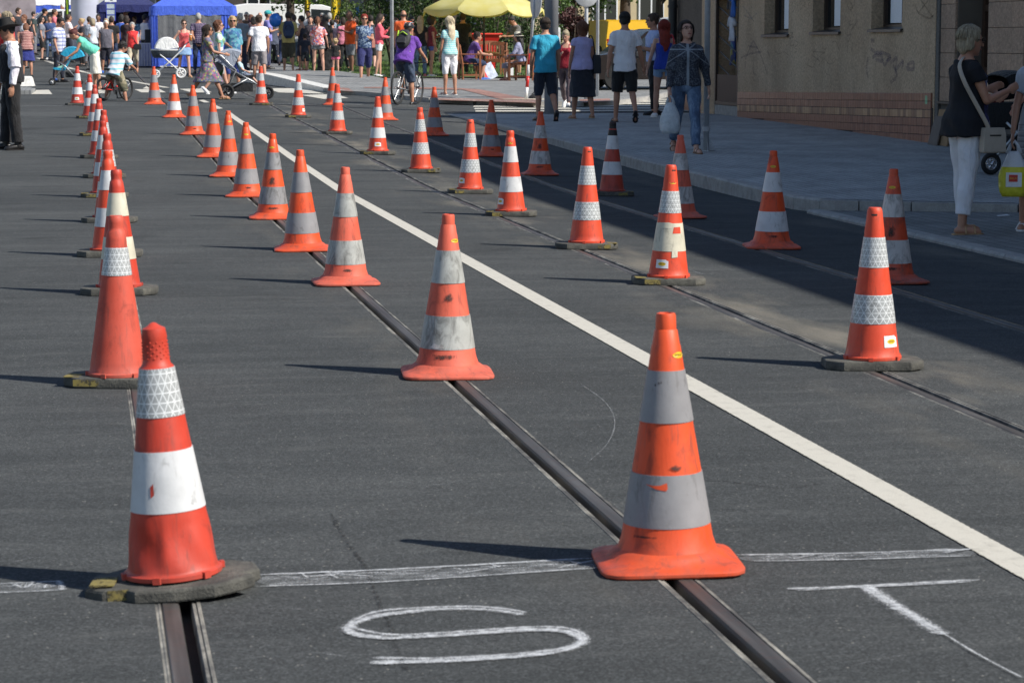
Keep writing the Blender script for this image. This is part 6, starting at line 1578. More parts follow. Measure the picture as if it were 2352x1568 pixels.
def backpack(F, label, mat, trim, size=(.30, .17, .46), z0=.06, lean_m=None):
    b = thing('rucksack', label, 'rucksack', F.p); b.matrix_world = F.M
    TM = F.TM; P = lambda x, y, z: F.PV + TM @ Vector((x, y, z))
    m = MB(); w, d, h = size; rings = []
    for i in range(9):
        u = i / 8; k = math.sin(math.pi * min(.93, max(.07, u * .86 + .07))) ** .45
        rings.append([P(w / 2 * k * c_, -.135 - d / 2 + d / 2 * k * s_, z0 + h * u) for c_, s_ in [(math.copysign(abs(math.cos(a)) ** .6, math.cos(a)), math.copysign(abs(math.sin(a)) ** .6, math.sin(a))) for a in [6.283 * j / 18 for j in range(18)]]])
    m.loft(rings); m.build('pack', mat, b, True)
    m = MB(); m.loft([[P(x * .36 * w, -.135 - d - .012 + .02 * abs(x), z0 + h * z) for x, z in ((-.9, .12), (.9, .12), (1, .3), (.8, .48), (-.8, .48), (-1, .3))], [P(x * .33 * w, -.135 - d - .04, z0 + h * z) for x, z in ((-.8, .15), (.8, .15), (.9, .3), (.7, .44), (-.7, .44), (-.9, .3))]]); m.build('pocket', mat, b, 40)
    m = MB()
    for s in (-1, 1): m.tube([P(s * .09, -.13, z0 + h * .9), P(s * .10, -.06, .51), P(s * .105, .02, .515), P(s * .11, .115, .38), P(s * .14, .06, .18), P(s * .13, -.1, .12)], [(.024, .008)] * 6, 8)
    m.build('strap', trim, b, True)
    m = MB(); m.tube([P(-.1, -.145 - d, z0 + h * .62), P(0, -.15 - d, z0 + h * .8), P(.1, -.145 - d, z0 + h * .62)], .012, 6); m.tube([P(-.11, -.15 - d * .8, z0 + h * .9), P(-.1, -.15 - d, z0 + h * .55)], .014, 6); m.build('piping', trim, b, True)
    return b
LIME = plain('lime_trim', (.45, .72, .05), .6)
backpack(F, 'black rucksack with lime green trim on the cyclist', plain('pack_black', (.03, .03, .035), .7, .3), LIME, (.30, .16, .40), .14)
backpack(PEOPLE['rucksack'], 'dark blue rucksack worn by the man in pale yellow shirt', plain('pack_navy', (.025, .045, .10), .7, .3), plain('pack_navy_strap', (.02, .03, .06), .7), (.34, .18, .50), .03)
# boy on a small red bike
pb = at(264, 231)
bicycle('bicycle', 'small red bicycle under the boy in striped tee', pb, 38, .245, .76, REDP_)
F = person('boy in white and turquoise striped tee on the small red bicycle', 272, 82, face=28, H=1.46, pos=pb + Vector((.0, -.12, 0)), hs=1.12, hair=('curly', 'black'), top=('tee', stripes('stripe_turq', (.70, .72, .76), (.25, .58, .70), .13, .34), {'hem': -.12, 'slv': .9, 'loose': .032, 'inf': .024}), bottom=('knee', floral('camo', [(.14, .13, .08), (.26, .23, .15), (.09, .09, .06), (.32, .28, .2)], 14), {'fr': 1.15, 'loose': .045}), shoes=('shoe', 'blue'), lean=24, side=6, arms=AR((30, 12, 30, 0), (34, 16, 30, 0)), legs=((22, 24, 20), (10, 18, 12)), pelvis=.60, head=(48, 16), fat=.2)
# ---- pushchairs
def tube_frame(root, segs, mat, r=.011, name='frame'):
    m = MB()
    for sg in segs: m.tube([Vector(p) for p in sg], r, 8)
    return m.build(name, mat, root, True)
def shell_hood(root, c, w, r, a0, a1, mat, name='canopy', n=9, tip=0.):
    m = MB(); rings = []
    for th in (0, .012):
        pass
    for i in range(n):
        a = R(a0 + (a1 - a0) * i / (n - 1)); ring = []
        for k in range(9):
            x = w / 2 * (k / 4 - 1); q = 1 - .10 * (abs(k - 4) / 4) ** 2.5
            ring.append(Vector(c) + Vector((x, r * q * math.cos(a), r * q * math.sin(a))))
        for k in range(8, -1, -1):
            x = (w / 2 - .012) * (k / 4 - 1); q = (1 - .10 * (abs(k - 4) / 4) ** 2.5) - .014 / r
            ring.append(Vector(c) + Vector((x, r * q * math.cos(a), r * q * math.sin(a))))
        rings.append(ring)
    m.loft(rings, True, True)
    for s in (-1, 1):
        pts = [Vector(c) + Vector((s * w / 2 * .985, r * .9 * math.cos(R(a0 + (a1 - a0) * i / (n - 1))), r * .9 * math.sin(R(a0 + (a1 - a0) * i / (n - 1))))) for i in range(n)]
        V0 = [Vector(c) + Vector((s * w / 2 * .985, 0, 0))] + pts; V1 = [v - Vector((s * .01, 0, 0)) for v in V0]; N = len(V0)
        m.add(V0 + V1, [(0, i, i + 1) for i in range(1, N - 1)] + [(N, N + i + 1, N + i) for i in range(1, N - 1)])
    return m.build(name, mat, root, 50)
def seat(root, mat, w=.34, z=.46, y=0., back=62, L=.5, name='seat'):
    m = MB(); c, s = math.cos(R(back)), math.sin(R(back))
    pl = [(y + .26, z + .03), (y + .24, z + .06), (y, z + .04), (y - L * c, z + L * s), (y - L * c - .03, z + L * s - .02), (y - .05, z - .02), (y + .22, z)]
    m.loft([[(x, a, b) for a, b in pl] for x in (-w / 2, w / 2)]); return m.build(name, mat, root, 40)
TURQ = C(22, 150, 186, 'turquoise_fabric'); GREYF = C(150, 158, 172, 'grey_fabric'); BLKF = C(26, 27, 30, 'black_fabric'); WHF = C(232, 232, 230, 'white_fabric'); CHAR = C(58, 66, 74, 'charcoal_fabric')
# turquoise buggy facing left
ps = at(151, 196)
st = thing('pushchair', 'turquoise buggy with a small boy in it, facing left', 'pushchair', ps, -R(272))
for (x, y) in ((-.24, .34), (-.15, .34), (.15, .34), (.24, .34), (-.24, -.36), (.24, -.36), (-.16, -.36), (.16, -.36)): wheel(st, (x, y, .085), .085, .018, STEEL, solid=True, n=16)
tube_frame(st, [[(s * .2, .34, .1), (s * .22, .0, .5), (s * .23, -.36, .95), (s * .23, -.5, 1.02)] for s in (-1, 1)] + [[(s * .2, -.36, .1), (s * .22, .0, .5), (s * .22, .2, .62)] for s in (-1, 1)] + [[(-.23, -.5, 1.02), (.23, -.5, 1.02)]], STEEL)
seat(st, TURQ, .36, .40, .05, 60, .58); shell_hood(st, (0, -.18, .66), .42, .34, 25, 165, TURQ)
m = MB(); m.box((0, -.18, .28), (.34, .36, .16), bev=.03); m.build('basket', BLKF, st)
m = MB(); m.loft([[(x, y, z) for x, y in ((-.18, .25), (.18, .25), (.18, .38), (-.18, .38))] for z in (.16, .18)]); m.build('footrest', BLKP, st)
person('small boy sitting in the turquoise buggy', 137, 121, face=276, H=.98, pos=ps + Vector((.0, .0, .0)), hs=1.42, hair=('short', 'brown'), skin='fair', top=('tee', floral('print_kid', [(.6, .6, .6), (.55, .1, .1), (.3, .35, .3), (.6, .62, .6)], 20)), bottom=('knee', C(140, 190, 170)), shoes=('shoe', 'blue'), legs=((72, 8, 64), (70, 6, 60)), arms=AR((20, 8, 60, 20), (10, 8, 80, 20)), pelvis=.50, lean=-8, head=(0, 10))
# grey three-wheeler facing right
pj = at(548, 228)
jg = thing('pushchair', 'grey three-wheel pushchair with a black basket pushed by the flowered dress woman', 'pushchair', pj, -R(92))
for x in (-.29, .29): wheel(jg, (x, -.26, .165), .165, .03, BLKP, solid=True)
wheel(jg, (0, .62, .14), .14, .028, BLKP, solid=True)
tube_frame(jg, [[(s * .27, -.26, .18), (s * .25, -.05, .62), (s * .25, -.36, .92), (s * .25, -.58, 1.05)] for s in (-1, 1)] + [[(s * .25, -.2, .66), (s * .22, .3, .38), (s * .08, .62, .16)] for s in (-1, 1)] + [[(s * .27, -.26, .2), (s * .24, .2, .44)] for s in (-1, 1)], STEEL, .014)
tube_frame(jg, [[(-.25, -.58, 1.05), (0, -.62, 1.06), (.25, -.58, 1.05)], [(-.25, -.58, 1.05), (-.25, -.4, .94)], [(.25, -.58, 1.05), (.25, -.4, .94)]], BLKP, .018, 'handle')
seat(jg, BLKF, .40, .46, .08, 42, .56); shell_hood(jg, (0, -.14, .62), .46, .46, 62, 150, GREYF)
m = MB(); m.loft([[(x, y, z) for x, y in ((-.2, -.22), (.2, -.22), (.2, .3), (-.2, .3))] for z in (.16, .34)]); o = m.build('basket', BLKF, jg, 40)
m = MB()
for s in (-1, 1): m.tube([(s * .27, -.52, 1.0), (s * .28, -.5, .7), (s * .27, -.46, .42)], .012, 6)
m.build('strap', BLKP, jg, True)
m = MB(); m.loft([[(-.3 + a * .02, -.42 + .12 * math.cos(b) * r, .62 + .17 * math.sin(b) * r + .02) for b in [6.283 * k / 12 for k in range(12)]] for a, r in ((0, .7), (1, 1.), (2.5, 1), (3.5, .7))])
o = tag(m.build('carrier_bag', floral('print_bag', [(.3, .31, .32), (.06, .45, .05), (.35, .35, .36), (.1, .3, .08)], 8), None, True, pj, -R(92)), 'small grey and green bag hanging from the grey pushchair handle', 'bag')
person('baby in pale top sitting in the grey three-wheel pushchair', 566, 140, face=92, H=.86, pos=pj + Vector((.1, 0, 0)), hs=1.5, hair=('short', 'blond'), skin='fair', top=('tee', C(180, 206, 220)), bottom=('knee', C(120, 130, 150)), shoes=(None, None), legs=((72, 8, 30), (72, 6, 30)), arms=AR((30, 8, 40, 10), (30, 8, 40, 10)), pelvis=.55, lean=-22)
# white pram
pw_ = at(388, 180)
wp_ = thing('pram', 'white pram with a dark cot and white hood, facing left', 'pram', pw_, -R(270))
for x in (-.27, .27):
    wheel(wp_, (x, -.34, .15), .15, .022, WHP, solid=True, tyre=WHP); wheel(wp_, (x, .38, .125), .125, .02, WHP, solid=True, tyre=WHP)
tube_frame(wp_, [[(s * .26, -.34, .16), (s * .24, .12, .58), (s * .24, .25, .68)] for s in (-1, 1)] + [[(s * .26, .38, .13), (s * .24, -.05, .5), (s * .24, -.38, .82), (s * .24, -.52, 1.0)] for s in (-1, 1)] + [[(-.24, -.52, 1.0), (.24, -.52, 1.0)], [(-.26, -.3, .3), (.26, -.3, .3)]], WHP, .019)
m = MB(); m.loft([[(w * math.cos(a), l * math.sin(a) + .06, z) for a in [6.283 * k / 20 for k in range(20)]] for w, l, z in ((.17, .33, .58), (.21, .40, .62), (.23, .44, .74), (.235, .45, .82))]); m.build('cot', CHAR, wp_, 50)
m = MB(); m.loft([[(w * math.cos(a), l * math.sin(a) + .06, z) for a in [6.283 * k / 20 for k in range(20)]] for w, l, z in ((.245, .46, .80), (.25, .465, .835), (.235, .45, .84))]); m.build('rim', WHP, wp_, 50)
shell_hood(wp_, (0, .05, .83), .47, .36, 5, 170, WHF, n=12)
m = MB(); m.box((0, 0, .34), (.4, .5, .03)); m.build('tray', WHP, wp_)
# black pram at the right edge
pk = at(2306, 398, zf=pav)
bp = thing('pram', 'black pram with silver wheels at the right edge behind the navy top woman', 'pram', pk, -R(262))
for x in (-.27, .27):
    wheel(bp, (x, .32, .125), .125, .028, CHROME, solid=True); wheel(bp, (x, -.36, .15), .15, .028, CHROME, solid=True)
tube_frame(bp, [[(s * .26, -.36, .16), (s * .24, .12, .58)] for s in (-1, 1)] + [[(s * .26, .32, .13), (s * .24, -.05, .5), (s * .24, -.40, .9), (s * .24, -.52, 1.02)] for s in (-1, 1)] + [[(-.24, -.52, 1.02), (.24, -.52, 1.02)]], STEEL, .016)
m = MB(); m.box((0, .02, .33), (.46, .66, .2), bev=.05); m.build('basket', BLKF, bp, 40)
m = MB(); m.loft([[(w * math.cos(a), l * math.sin(a) + .02, z) for a in [6.283 * k / 20 for k in range(20)]] for w, l, z in ((.19, .36, .50), (.23, .42, .56), (.245, .45, .72), (.25, .46, .80))]); m.build('cot', BLKF, bp, 50)
shell_hood(bp, (0, -.02, .80), .49, .36, 60, 172, BLKF, n=10)
m = MB(); m.ball((0, .22, .82), (.2, .17, .07), 14); m.build('blanket', stripes('stripe_red', (.45, .03, .03), (.12, .01, .01), .035), bp, True)
# ---- bags
def carrier(name, label, cat, loc, w, h, d, mat, trim=None, rz=0., ears=True):
    b = thing(name, label, cat, loc, rz); m = MB(); rings = []
    for i in range(10):
        u = i / 9; k = (.35 + .65 * math.sin(min(1, u * 1.5) * 1.57)) * (1 if u < .88 else 1 - (u - .88) * 2.2)
        rings.append([(w / 2 * k * math.cos(a) * (1 + .06 * math.sin(5 * a + i)), d / 2 * k * math.sin(a) * (1 + .1 * math.sin(4 * a + 2 * i)), -h * u) for a in [6.283 * j / 20 for j in range(20)]])
    m.loft(rings); m.build('sack', mat, b, True)
    m = MB()
    for s in (-1, 1): m.tube([(s * .05, 0, -.02), (s * .03, 0, .05), (0, 0, .09)], [(.022, .006), (.014, .005), (.01, .005)], 8)
    m.build('handle', mat, b, True)
    return b
t = NT('thin_plastic'); n = t.noise(t.coord(), 22, 5, .7); t.bump(n, .8, .02)
PLAST = t.fin(t.ramp(n, [(.3, (.55, .60, .62)), (.7, (.82, .85, .86))]), .35, alpha=.9)
Fj = PEOPLE['jeans']; hp = Fj.w(Fj.hand1)
carrier('carrier_bag', 'white plastic carrier bag held by the woman in jeans', 'bag', hp - Vector((0, 0, .08)), .27, .40, .18, PLAST)
m = MB(); q = hp - Vector((0, 0, .40)); m.ball(q, (.10, .06, .07), 12); tag(m.build('shopping', C(70, 90, 150), None, True), 'blue bundle at the bottom of the white carrier bag', 'shopping')
Fb = PEOPLE['bag']; hp = Fb.w(Fb.hand1)
t = NT('yellow_plastic'); c0 = t.coord(); xx, yy, zz = t.sep(c0); n = t.noise(c0, 18, 4); t.bump(n, .7, .02)
edge = t.math('GREATER_THAN', zz, -.13)
YBAG = t.fin(t.mix(edge, t.ramp(n, [(.3, (.62, .58, .02)), (.7, (.78, .74, .06))]), (.7, .72, .74)), .4)
yb_ = carrier('carrier_bag', 'yellow supermarket carrier bag with a red square logo at the right edge', 'bag', hp - Vector((0, 0, .07)), .24, .38, .12, YBAG, rz=R(-18))
m = MB(); m.box((0, -.0, 0), (.13, .004, .12)); wpanel = m.build('label_panel', STW, yb_, None, (0, -.066, -.235))
m = MB(); m.box((0, 0, 0), (.072, .004, .058)); m.build('red_square', plain('logo_red', (.6, .03, .02), .4), wpanel, None, (-.005, -.004, .012))
v, f = text_mesh('BILLA', .024); m = MB(); m.add([(x, -.0075, z) for x, z, _ in v], f); m.build('lettering', STY, wpanel, None, (-.005, 0, .012))
def shoulder_bag(F, label, mat, pts, box, size, name='shoulder_bag', strapw=(.014, .005), strap=None):
    b = thing(name, label, 'bag', F.p); b.matrix_world = F.M
    sp_l = spline(pts, 4); m = MB(); m.tube(sp_l, [strapw] * len(sp_l), 8); m.build('strap', strap or mat, b, True)
    m = MB(); w, d, h = size; c = Vector(box)
    m.loft([[c + Vector((w / 2 * k * sx, d / 2 * k2 * sy, h * z)) for sx, sy in ((-1, -1), (1, -1), (1, 1), (-1, 1))] for k, k2, z in ((.8, .9, -.5), (1, 1, -.45), (1, .95, .2), (.8, .85, .5))]); m.build('bag_body', mat, b, 35)
    m = MB(); m.box(c + Vector((w / 2 * .95, -.0, h * .2)), (.012, d * .5, .012)); m.build('zip', DARKM, b)
    return b
BEIGE = plain('beige_leather', (.42, .36, .29), .55, .1)
shoulder_bag(PEOPLE['navy'], 'beige leather shoulder bag on the navy top woman', BEIGE, [(.02, -.04, 1.50), (.11, -.13, 1.42), (.19, -.12, 1.28), (.235, -.02, 1.08), (.26, .06, .93), (.26, .07, .89)], (.275, .11, .80), (.085, .21, .21), strapw=(.02, .006))
shoulder_bag(PEOPLE['lilac'], 'dark slouchy shoulder bag on the woman in lilac', plain('dark_leather', (.02, .024, .032), .6), [(.14, .09, 1.40), (.15, 0, 1.50), (.17, -.1, 1.42), (.23, -.04, 1.15)], (.24, -.03, .98), (.13, .26, .34))
shoulder_bag(PEOPLE['redhair'], 'red handbag on the long red haired woman', plain('red_leather', (.5, .02, .03), .4), [(.12, .09, 1.38), (.13, 0, 1.48), (.16, -.1, 1.36), (.2, -.05, 1.0)], (.215, -.04, .88), (.08, .2, .28))
shoulder_bag(PEOPLE['redtop'], 'black shoulder bag on the red sleeveless woman', plain('black_leather', (.02, .02, .022), .5), [(.1, -.02, 1.48), (.05, .12, 1.32), (-.08, .15, 1.1), (-.16, .12, .95)], (-.19, .13, .86), (.26, .10, .2))
shoulder_bag(PEOPLE['blueprint'], 'salmon handbag on the blue print blouse woman', plain('salmon_leather', (.5, .2, .15), .5), [(-.13, .09, 1.38), (-.14, 0, 1.48), (-.17, -.1, 1.36), (-.21, -.05, 1.1)], (-.225, -.03, .98), (.08, .22, .22))
shoulder_bag(PEOPLE['palm'], 'white tote bag on the strawberry blond woman', plain('white_leather', (.62, .61, .58), .5), [(.12, .06, 1.42), (.13, 0, 1.48), (.17, -.06, 1.3), (.2, -.02, .9)], (.22, -.02, .62), (.09, .24, .3))
shoulder_bag(PEOPLE['pink'], 'small white handbag on the pink skirt person at the right edge', plain('white_leather', (.62, .61, .58), .5), [(-.12, .05, 1.42), (-.14, -.02, 1.46), (-.19, -.02, 1.2), (-.21, .06, 1.0)], (-.22, .1, .93), (.1, .2, .16))
# beer glass
Fb = PEOPLE['beer']; hp = Fb.w(Fb.__dict__['hand-1'])
bg_ = thing('beer_glass', 'glass of amber beer in the coral top woman\'s hand', 'glass', hp - Vector((0, 0, .07)))
m = MB(); m.lathe([(.03, 0), (.036, .01), (.042, .15)], 16); m.build('beer', plain('amber_beer', (.45, .16, .02), .2), bg_, True)
m = MB(); m.lathe([(.042, .151), (.043, .175), (.03, .182)], 16); m.build('foam', WHP, bg_, True)
# print on the red tee
# ---- furniture group under the parasol
def garden_chair(name, label, loc, face, w=.58):
    c = thing(name, label, 'chair', loc, -R(face), 'teak garden chairs')
    for s in (-1, 1):
        m = MB(); m.box((s * (w / 2 - .03), .24, .33), (.055, .055, .66)); m.build('leg', WOOD, c)
        m = MB(); m.tube([(s * (w / 2 - .03), -.24, 0), (s * (w / 2 - .03), -.25, .42), (s * (w / 2 - .03), -.33, .94)], .032, 4); m.build('leg', WOOD, c)
        m = MB(); m.box((s * (w / 2 - .03), -.02, .68), (.07, .6, .03), bev=.008); m.build('armrest', WOOD, c)
        m = MB(); m.box((s * (w / 2 - .03), 0, .12), (.04, .42, .045)); m.build('stretcher', WOOD, c)
    for i in range(5):
        m = MB(); m.box((0, -.2 + i * .105, .43), (w - .1, .075, .022)); m.build('seat_slat', WOOD, c)
    m = MB(); m.box((0, .265, .38), (w - .11, .03, .07)); m.build('apron', WOOD, c)
    m = MB(); m.loft([[(x, -.325 - .02 * (z - .88) * 3, z) for x, z in ((-w / 2 + .05, .86), (w / 2 - .05, .86), (w / 2 - .05, .93), (w / 4, .965), (0, .975), (-w / 4, .965), (-w / 2 + .05, .93))], [(x, -.355 - .02 * (z - .88) * 3, z) for x, z in ((-w / 2 + .05, .86), (w / 2 - .05, .86), (w / 2 - .05, .93), (w / 4, .965), (0, .975), (-w / 4, .965), (-w / 2 + .05, .93))]]); m.build('top_rail', WOOD, c)
    n = max(5, int((w - .14) / .075))
    for i in range(n):
        x = -w / 2 + .09 + (w - .18) * i / (n - 1); m = MB(); m.tube([(x, -.262, .44), (x, -.33, .87)], [(.02, .008)] * 2, 4); m.build('back_slat', WOOD, c)
    return c
g1 = at(1080, 183, zf=zfp); g1.y += .1
garden_chair('garden_chair', 'teak garden chair under the man in purple tee', g1, 88)
person('man in purple tee sitting on the left teak chair facing right', 1082, 65, face=86, H=1.74, pos=g1 + Vector((-.02, .03, 0)), hair=('short', 'darkbrown'), top=('tee', C(92, 62, 128), {'hem': -.08}), bottom=('knee', JEAND, {'fr': 1.05}), shoes=('shoe', 'blue'), lean=24, legs=((84, 5, 78), (78, 8, 96)), arms=AR((30, 8, 50, 20), (30, 8, 55, 20)), pelvis=.53, head=(0, -6))
g2 = at(1200, 186, zf=zfp); g2.y += .2
garden_chair('garden_chair', 'teak garden chair under the woman in striped hat, its slatted back to the right', g2, 300)
def hat_str(F, K, root, HM, hs): h_brim(F, K, root, HM, hs, plain('straw_white', (.66, .62, .50), .8), .17, .11, plain('hat_dark', (.03, .03, .035), .7), .0)
person('woman in black and white striped sun hat sitting on the right teak chair', 1191, 68, face=296, H=1.62, pos=g2 + Vector((.0, .03, 0)), sex='f', hair=('long', 'black'), hat=hat_str, top=('long', C(150, 152, 180), {'hem': -.05}), bottom=('skirt', C(120, 116, 130), {'len': .3}), shoes=('sandal', 'red'), legs=((82, 4, 80), (84, 6, 84)), arms=AR((24, 10, 50, 20), (26, 8, 40, 14)), pelvis=.54, lean=8)
g3 = at(1140, 168, zf=zfp); g3.y += 1.0
garden_chair('garden_bench', 'teak garden bench facing the camera behind the low table', g3, 176, 1.0)
g4 = at(1168, 172, zf=zfp); g4.y += 2.2
garden_chair('garden_chair', 'teak garden chair half hidden behind the red counter', g4, 200, .6)
# low table, red counter, box, advertising board
tb = at(1135, 176, zf=zfp); tb.y += .5
tt = thing('low_table', 'low teak table with snacks between the two chairs', 'table', tb)
m = MB(); m.box((0, 0, .60), (.75, .6, .04), bev=.008); m.build('table_top', WOOD, tt)
for x in (-.32, .32):
    for y in (-.24, .24): m = MB(); m.box((x, y, .29), (.05, .05, .58)); m.build('leg', WOOD, tt)
m = MB(); m.tube([(-.2, -.1, .65), (-.05, -.12, .66), (.12, -.08, .655), (.25, -.1, .65)], [.03, .045, .04, .025], 8); tag(m.build('snack', plain('bread', (.5, .3, .16), .8, .3), None, True, tb), 'pale snack lying on the low table', 'food')
rc = at(1140, 166, zf=zfp); rc.y += 2.0
ct = thing('red_counter', 'red flared promotional counter behind the seated pair', 'counter', rc)
m = MB(); m.loft([[(a * w, b * w * .7, z) for a, b in ((-1, -1), (1, -1), (1, 1), (-1, 1))] for w, z in ((.28, 0), (.27, .2), (.34, .9), (.44, 1.14))]); m.build('body', REDP_, ct)
m = MB(); m.box((0, 0, 1.17), (.98, .7, .06), bev=.02); m.build('counter_top', plain('red_top', (.75, .06, .04), .4), ct)
wb_ = at(1169, 180, zf=zfp); m = MB(); m.box((0, 0, .16), (.22, .2, .32), bev=.015); o = tag(m.build('white_box', WHP, None, None, wb_), 'white box standing between the legs of the right chair', 'box')
ab = at(1132, 181, zf=zfp)
at_ = thing('leaning_board', 'red, white and blue advertising board leaning under the table', 'board', ab, R(20))
rot = Matrix.Rotation(R(-24), 3, 'Y') @ Matrix.Rotation(R(-14), 3, 'X')
m = MB(); m.box(rot @ Vector((0, 0, .22)), (.36, .02, .44), m=rot); m.build('panel', plain('board_blue', (.4, .45, .55), .5, .5, 8), at_)
m = MB(); m.box(rot @ Vector((-.17, -.012, .24)), (.09, .022, .47), m=rot); m.build('red_stripe', REDP_, at_)
# parasol
pu = at_y(1112, 67.5); pu.z = zfp(pu.x, pu.y)
um = thing('parasol', 'large pale yellow parasol with scalloped edge', 'parasol', pu, R(12))
YEL = NT('parasol_cloth'); c0 = YEL.coord(); n = YEL.noise(c0, 3, 4)
YELM = YEL.fin(YEL.ramp(n, [(.3, (.78, .70, .22)), (.7, (.86, .81, .38))]), .8, **{'Transmission Weight': 0.})
tr = YEL.n('BsdfTranslucent'); tr.inputs[0].default_value = (.8, .6, .08, 1); mx = YEL.n('MixShader'); mx.inputs[0].default_value = .4
YEL.l(YEL.b.outputs[0], mx.inputs[1]); YEL.l(tr.outputs[0], mx.inputs[2]); YEL.l(mx.outputs[0], YEL.out.inputs[0])
rz_ = z_at(pu, 20) - pu.z
NP = 8
for i in range(NP):
    a0, a1 = 6.28318 * i / NP, 6.28318 * (i + 1) / NP; m = MB(); V_ = []; Fs = []; NU, NV = 6, 8
    for u in range(NU + 1):
        for v_ in range(NV + 1):
            a = a0 + (a1 - a0) * v_ / NV; r = 1.78 * u / NU; sag = -.05 * math.sin(math.pi * v_ / NV) * u / NU
            rr = r * (1 - .045 * math.sin(math.pi * v_ / NV)); V_.append((rr * math.cos(a), rr * math.sin(a), rz_ + .75 * (1 - (u / NU) ** 1.15) + sag))
    for v_ in range(NV + 1):
        a = a0 + (a1 - a0) * v_ / NV; rr = 1.80 * (1 - .045 * math.sin(math.pi * v_ / NV)); V_.append((rr * math.cos(a), rr * math.sin(a), rz_ - .07 - .17 * math.sin(math.pi * v_ / NV) ** .6))
    for u in range(NU + 1):
        for v_ in range(NV): Fs.append((u * (NV + 1) + v_, u * (NV + 1) + v_ + 1, (u + 1) * (NV + 1) + v_ + 1, (u + 1) * (NV + 1) + v_))
    m.add(V_, Fs); m.build('canopy_panel', YELM, um, True)
for i in range(NP):
    a = 6.28318 * i / NP; m = MB(); m.tube([(0, 0, rz_ + .70), (1.74 * math.cos(a), 1.74 * math.sin(a), rz_ - .03)], .012, 6); m.build('rib', DARKM, um)
m = MB(); m.tube([(0, 0, 0), (0, 0, rz_ + .8)], .03, 10); m.build('pole', DARKM, um, True)
m = MB(); m.box((0, 0, .04), (.6, .6, .08), bev=.02); m.build('base', KERB, um)
# ---- poles and signs
def pole(name, label, p, r, h, mat=GALV, flange=False, cat='pole'):
    t_ = thing(name, label, cat, p); m = MB(); m.tube([(0, 0, -.02), (0, 0, h)], r, 16); m.build('shaft', mat, t_, True)
    if flange:
        m = MB(); m.lathe([(r + .012, .26), (r + .012, .32)], 16); m.build('clamp_ring', mat, t_)
        m = MB(); m.lathe([(r + .09, 0), (r + .09, .012), (r + .01, .014)], 4)
        for k in range(4):
            a = 6.283 * k / 4; m.add([(r * math.cos(a), r * math.sin(a), .01), ((r + .08) * math.cos(a), (r + .08) * math.sin(a), .01), (r * math.cos(a), r * math.sin(a), .16), (r * math.cos(a) + .006, r * math.sin(a) + .006, .01), ((r + .08) * math.cos(a) + .006, (r + .08) * math.sin(a) + .006, .01), (r * math.cos(a) + .006, r * math.sin(a) + .006, .16)], [(0, 1, 2), (5, 4, 3), (0, 1, 4, 3), (1, 2, 5, 4)])
        m.build('flange', mat, t_)
    return t_
pole('lamp_mast', 'thick grey steel mast behind the man in turquoise tee', at(1266, 262), .135, 9.5, plain('mast_grey', (.30, .31, .33), .5, .15, 4), cat='mast')
pole('sign_post', 'galvanised post with flanged base beside the woman in jeans', at(1622, 347, zf=pav), .038, 6.5, flange=True)
pole('sign_post', 'slim grey post right behind the blue print blouse woman', at(901, 206, zf=zfp), .042, 7.)
pole('sign_post', 'white post to the right of the woman in lilac', at(1372, 221, zf=zfp), .035, 7., plain('white_post', (.55, .57, .6), .5))
rs = pole('road_sign', 'pale post carrying a round sign above the woman in lilac', at(1346, 228, zf=zfp), .04, 4.2, plain('white_post', (.55, .57, .6), .5), cat='sign')
m = MB(); m.lathe([(.01, 0), (.27, 0), (.28, .012), (.27, .02), (.01, .02)], 28); o = m.build('sign_disc', GALV, rs, 50, (-.02, -.06, z_at(rs.location, -14) - rs.location.z)); o.rotation_euler = (R(90), 0, R(8))
# temporary sign: striped post in a concrete foot, disc edge on
tp = at(1207, 238)
ts = thing('temporary_sign', 'leaning red and white striped sign post in a pale concrete foot', 'sign', tp)
lv = Vector((.26, .1, 2.6)); 
for i in range(4):
    m = MB(); m.tube([lv * (.04 + .09 * i), lv * (.13 + .09 * i)], .035, 10); m.build('post_stripe', REDP_ if i % 2 else WHP, ts, True)
m = MB(); m.tube([lv * .40, lv * 1.02], .03, 10); m.build('post', GALV, ts, True)
m = MB(); m.lathe([(.01, 0), (.34, 0), (.355, .02), (.34, .03), (.01, .03)], 30); o = m.build('sign_disc', GALV, ts, 50, lv * .82 + Vector((.03, -.05, 0))); o.rotation_euler = (R(88), 0, R(-82))
m = MB(); m.loft([[(x * s_ - .1, y * s_, z) for x, y in ((-.45, -.2), (-.1, -.28), (.5, -.25), (.62, -.05), (.5, .25), (-.2, .28), (-.5, .1))] for s_, z in ((1.05, -.02), (1., .07), (.8, .10))]); m.build('foot', plain('pale_concrete', (.42, .39, .31), .95, .25, 8), ts, 30)
bb_ = at(1228, 236); m = MB(); m.ball((0, 0, .09), (.13, .1, .1), 12); m.tube([(-.06, 0, .17), (0, 0, .24), (.06, 0, .17)], .012, 6); tag(m.build('black_bag', BLKF, None, True, bb_), 'small black bag on the ground beside the striped sign post', 'bag')
uc = at(1290, 180, zf=zfp); uc.y += 1; m = MB(); m.box((0, 0, .7), (.24, .4, 1.4), bev=.02); cbx = thing('utility_cabinet', 'white utility cabinet behind the woman in maroon vest', 'cabinet', uc); m.build('case', WHP, cbx); m = MB(); m.box((0, -.203, .75), (.19, .006, 1.1)); m.build('cabinet_door', plain('cabinet_grey', (.6, .6, .58), .5), cbx)
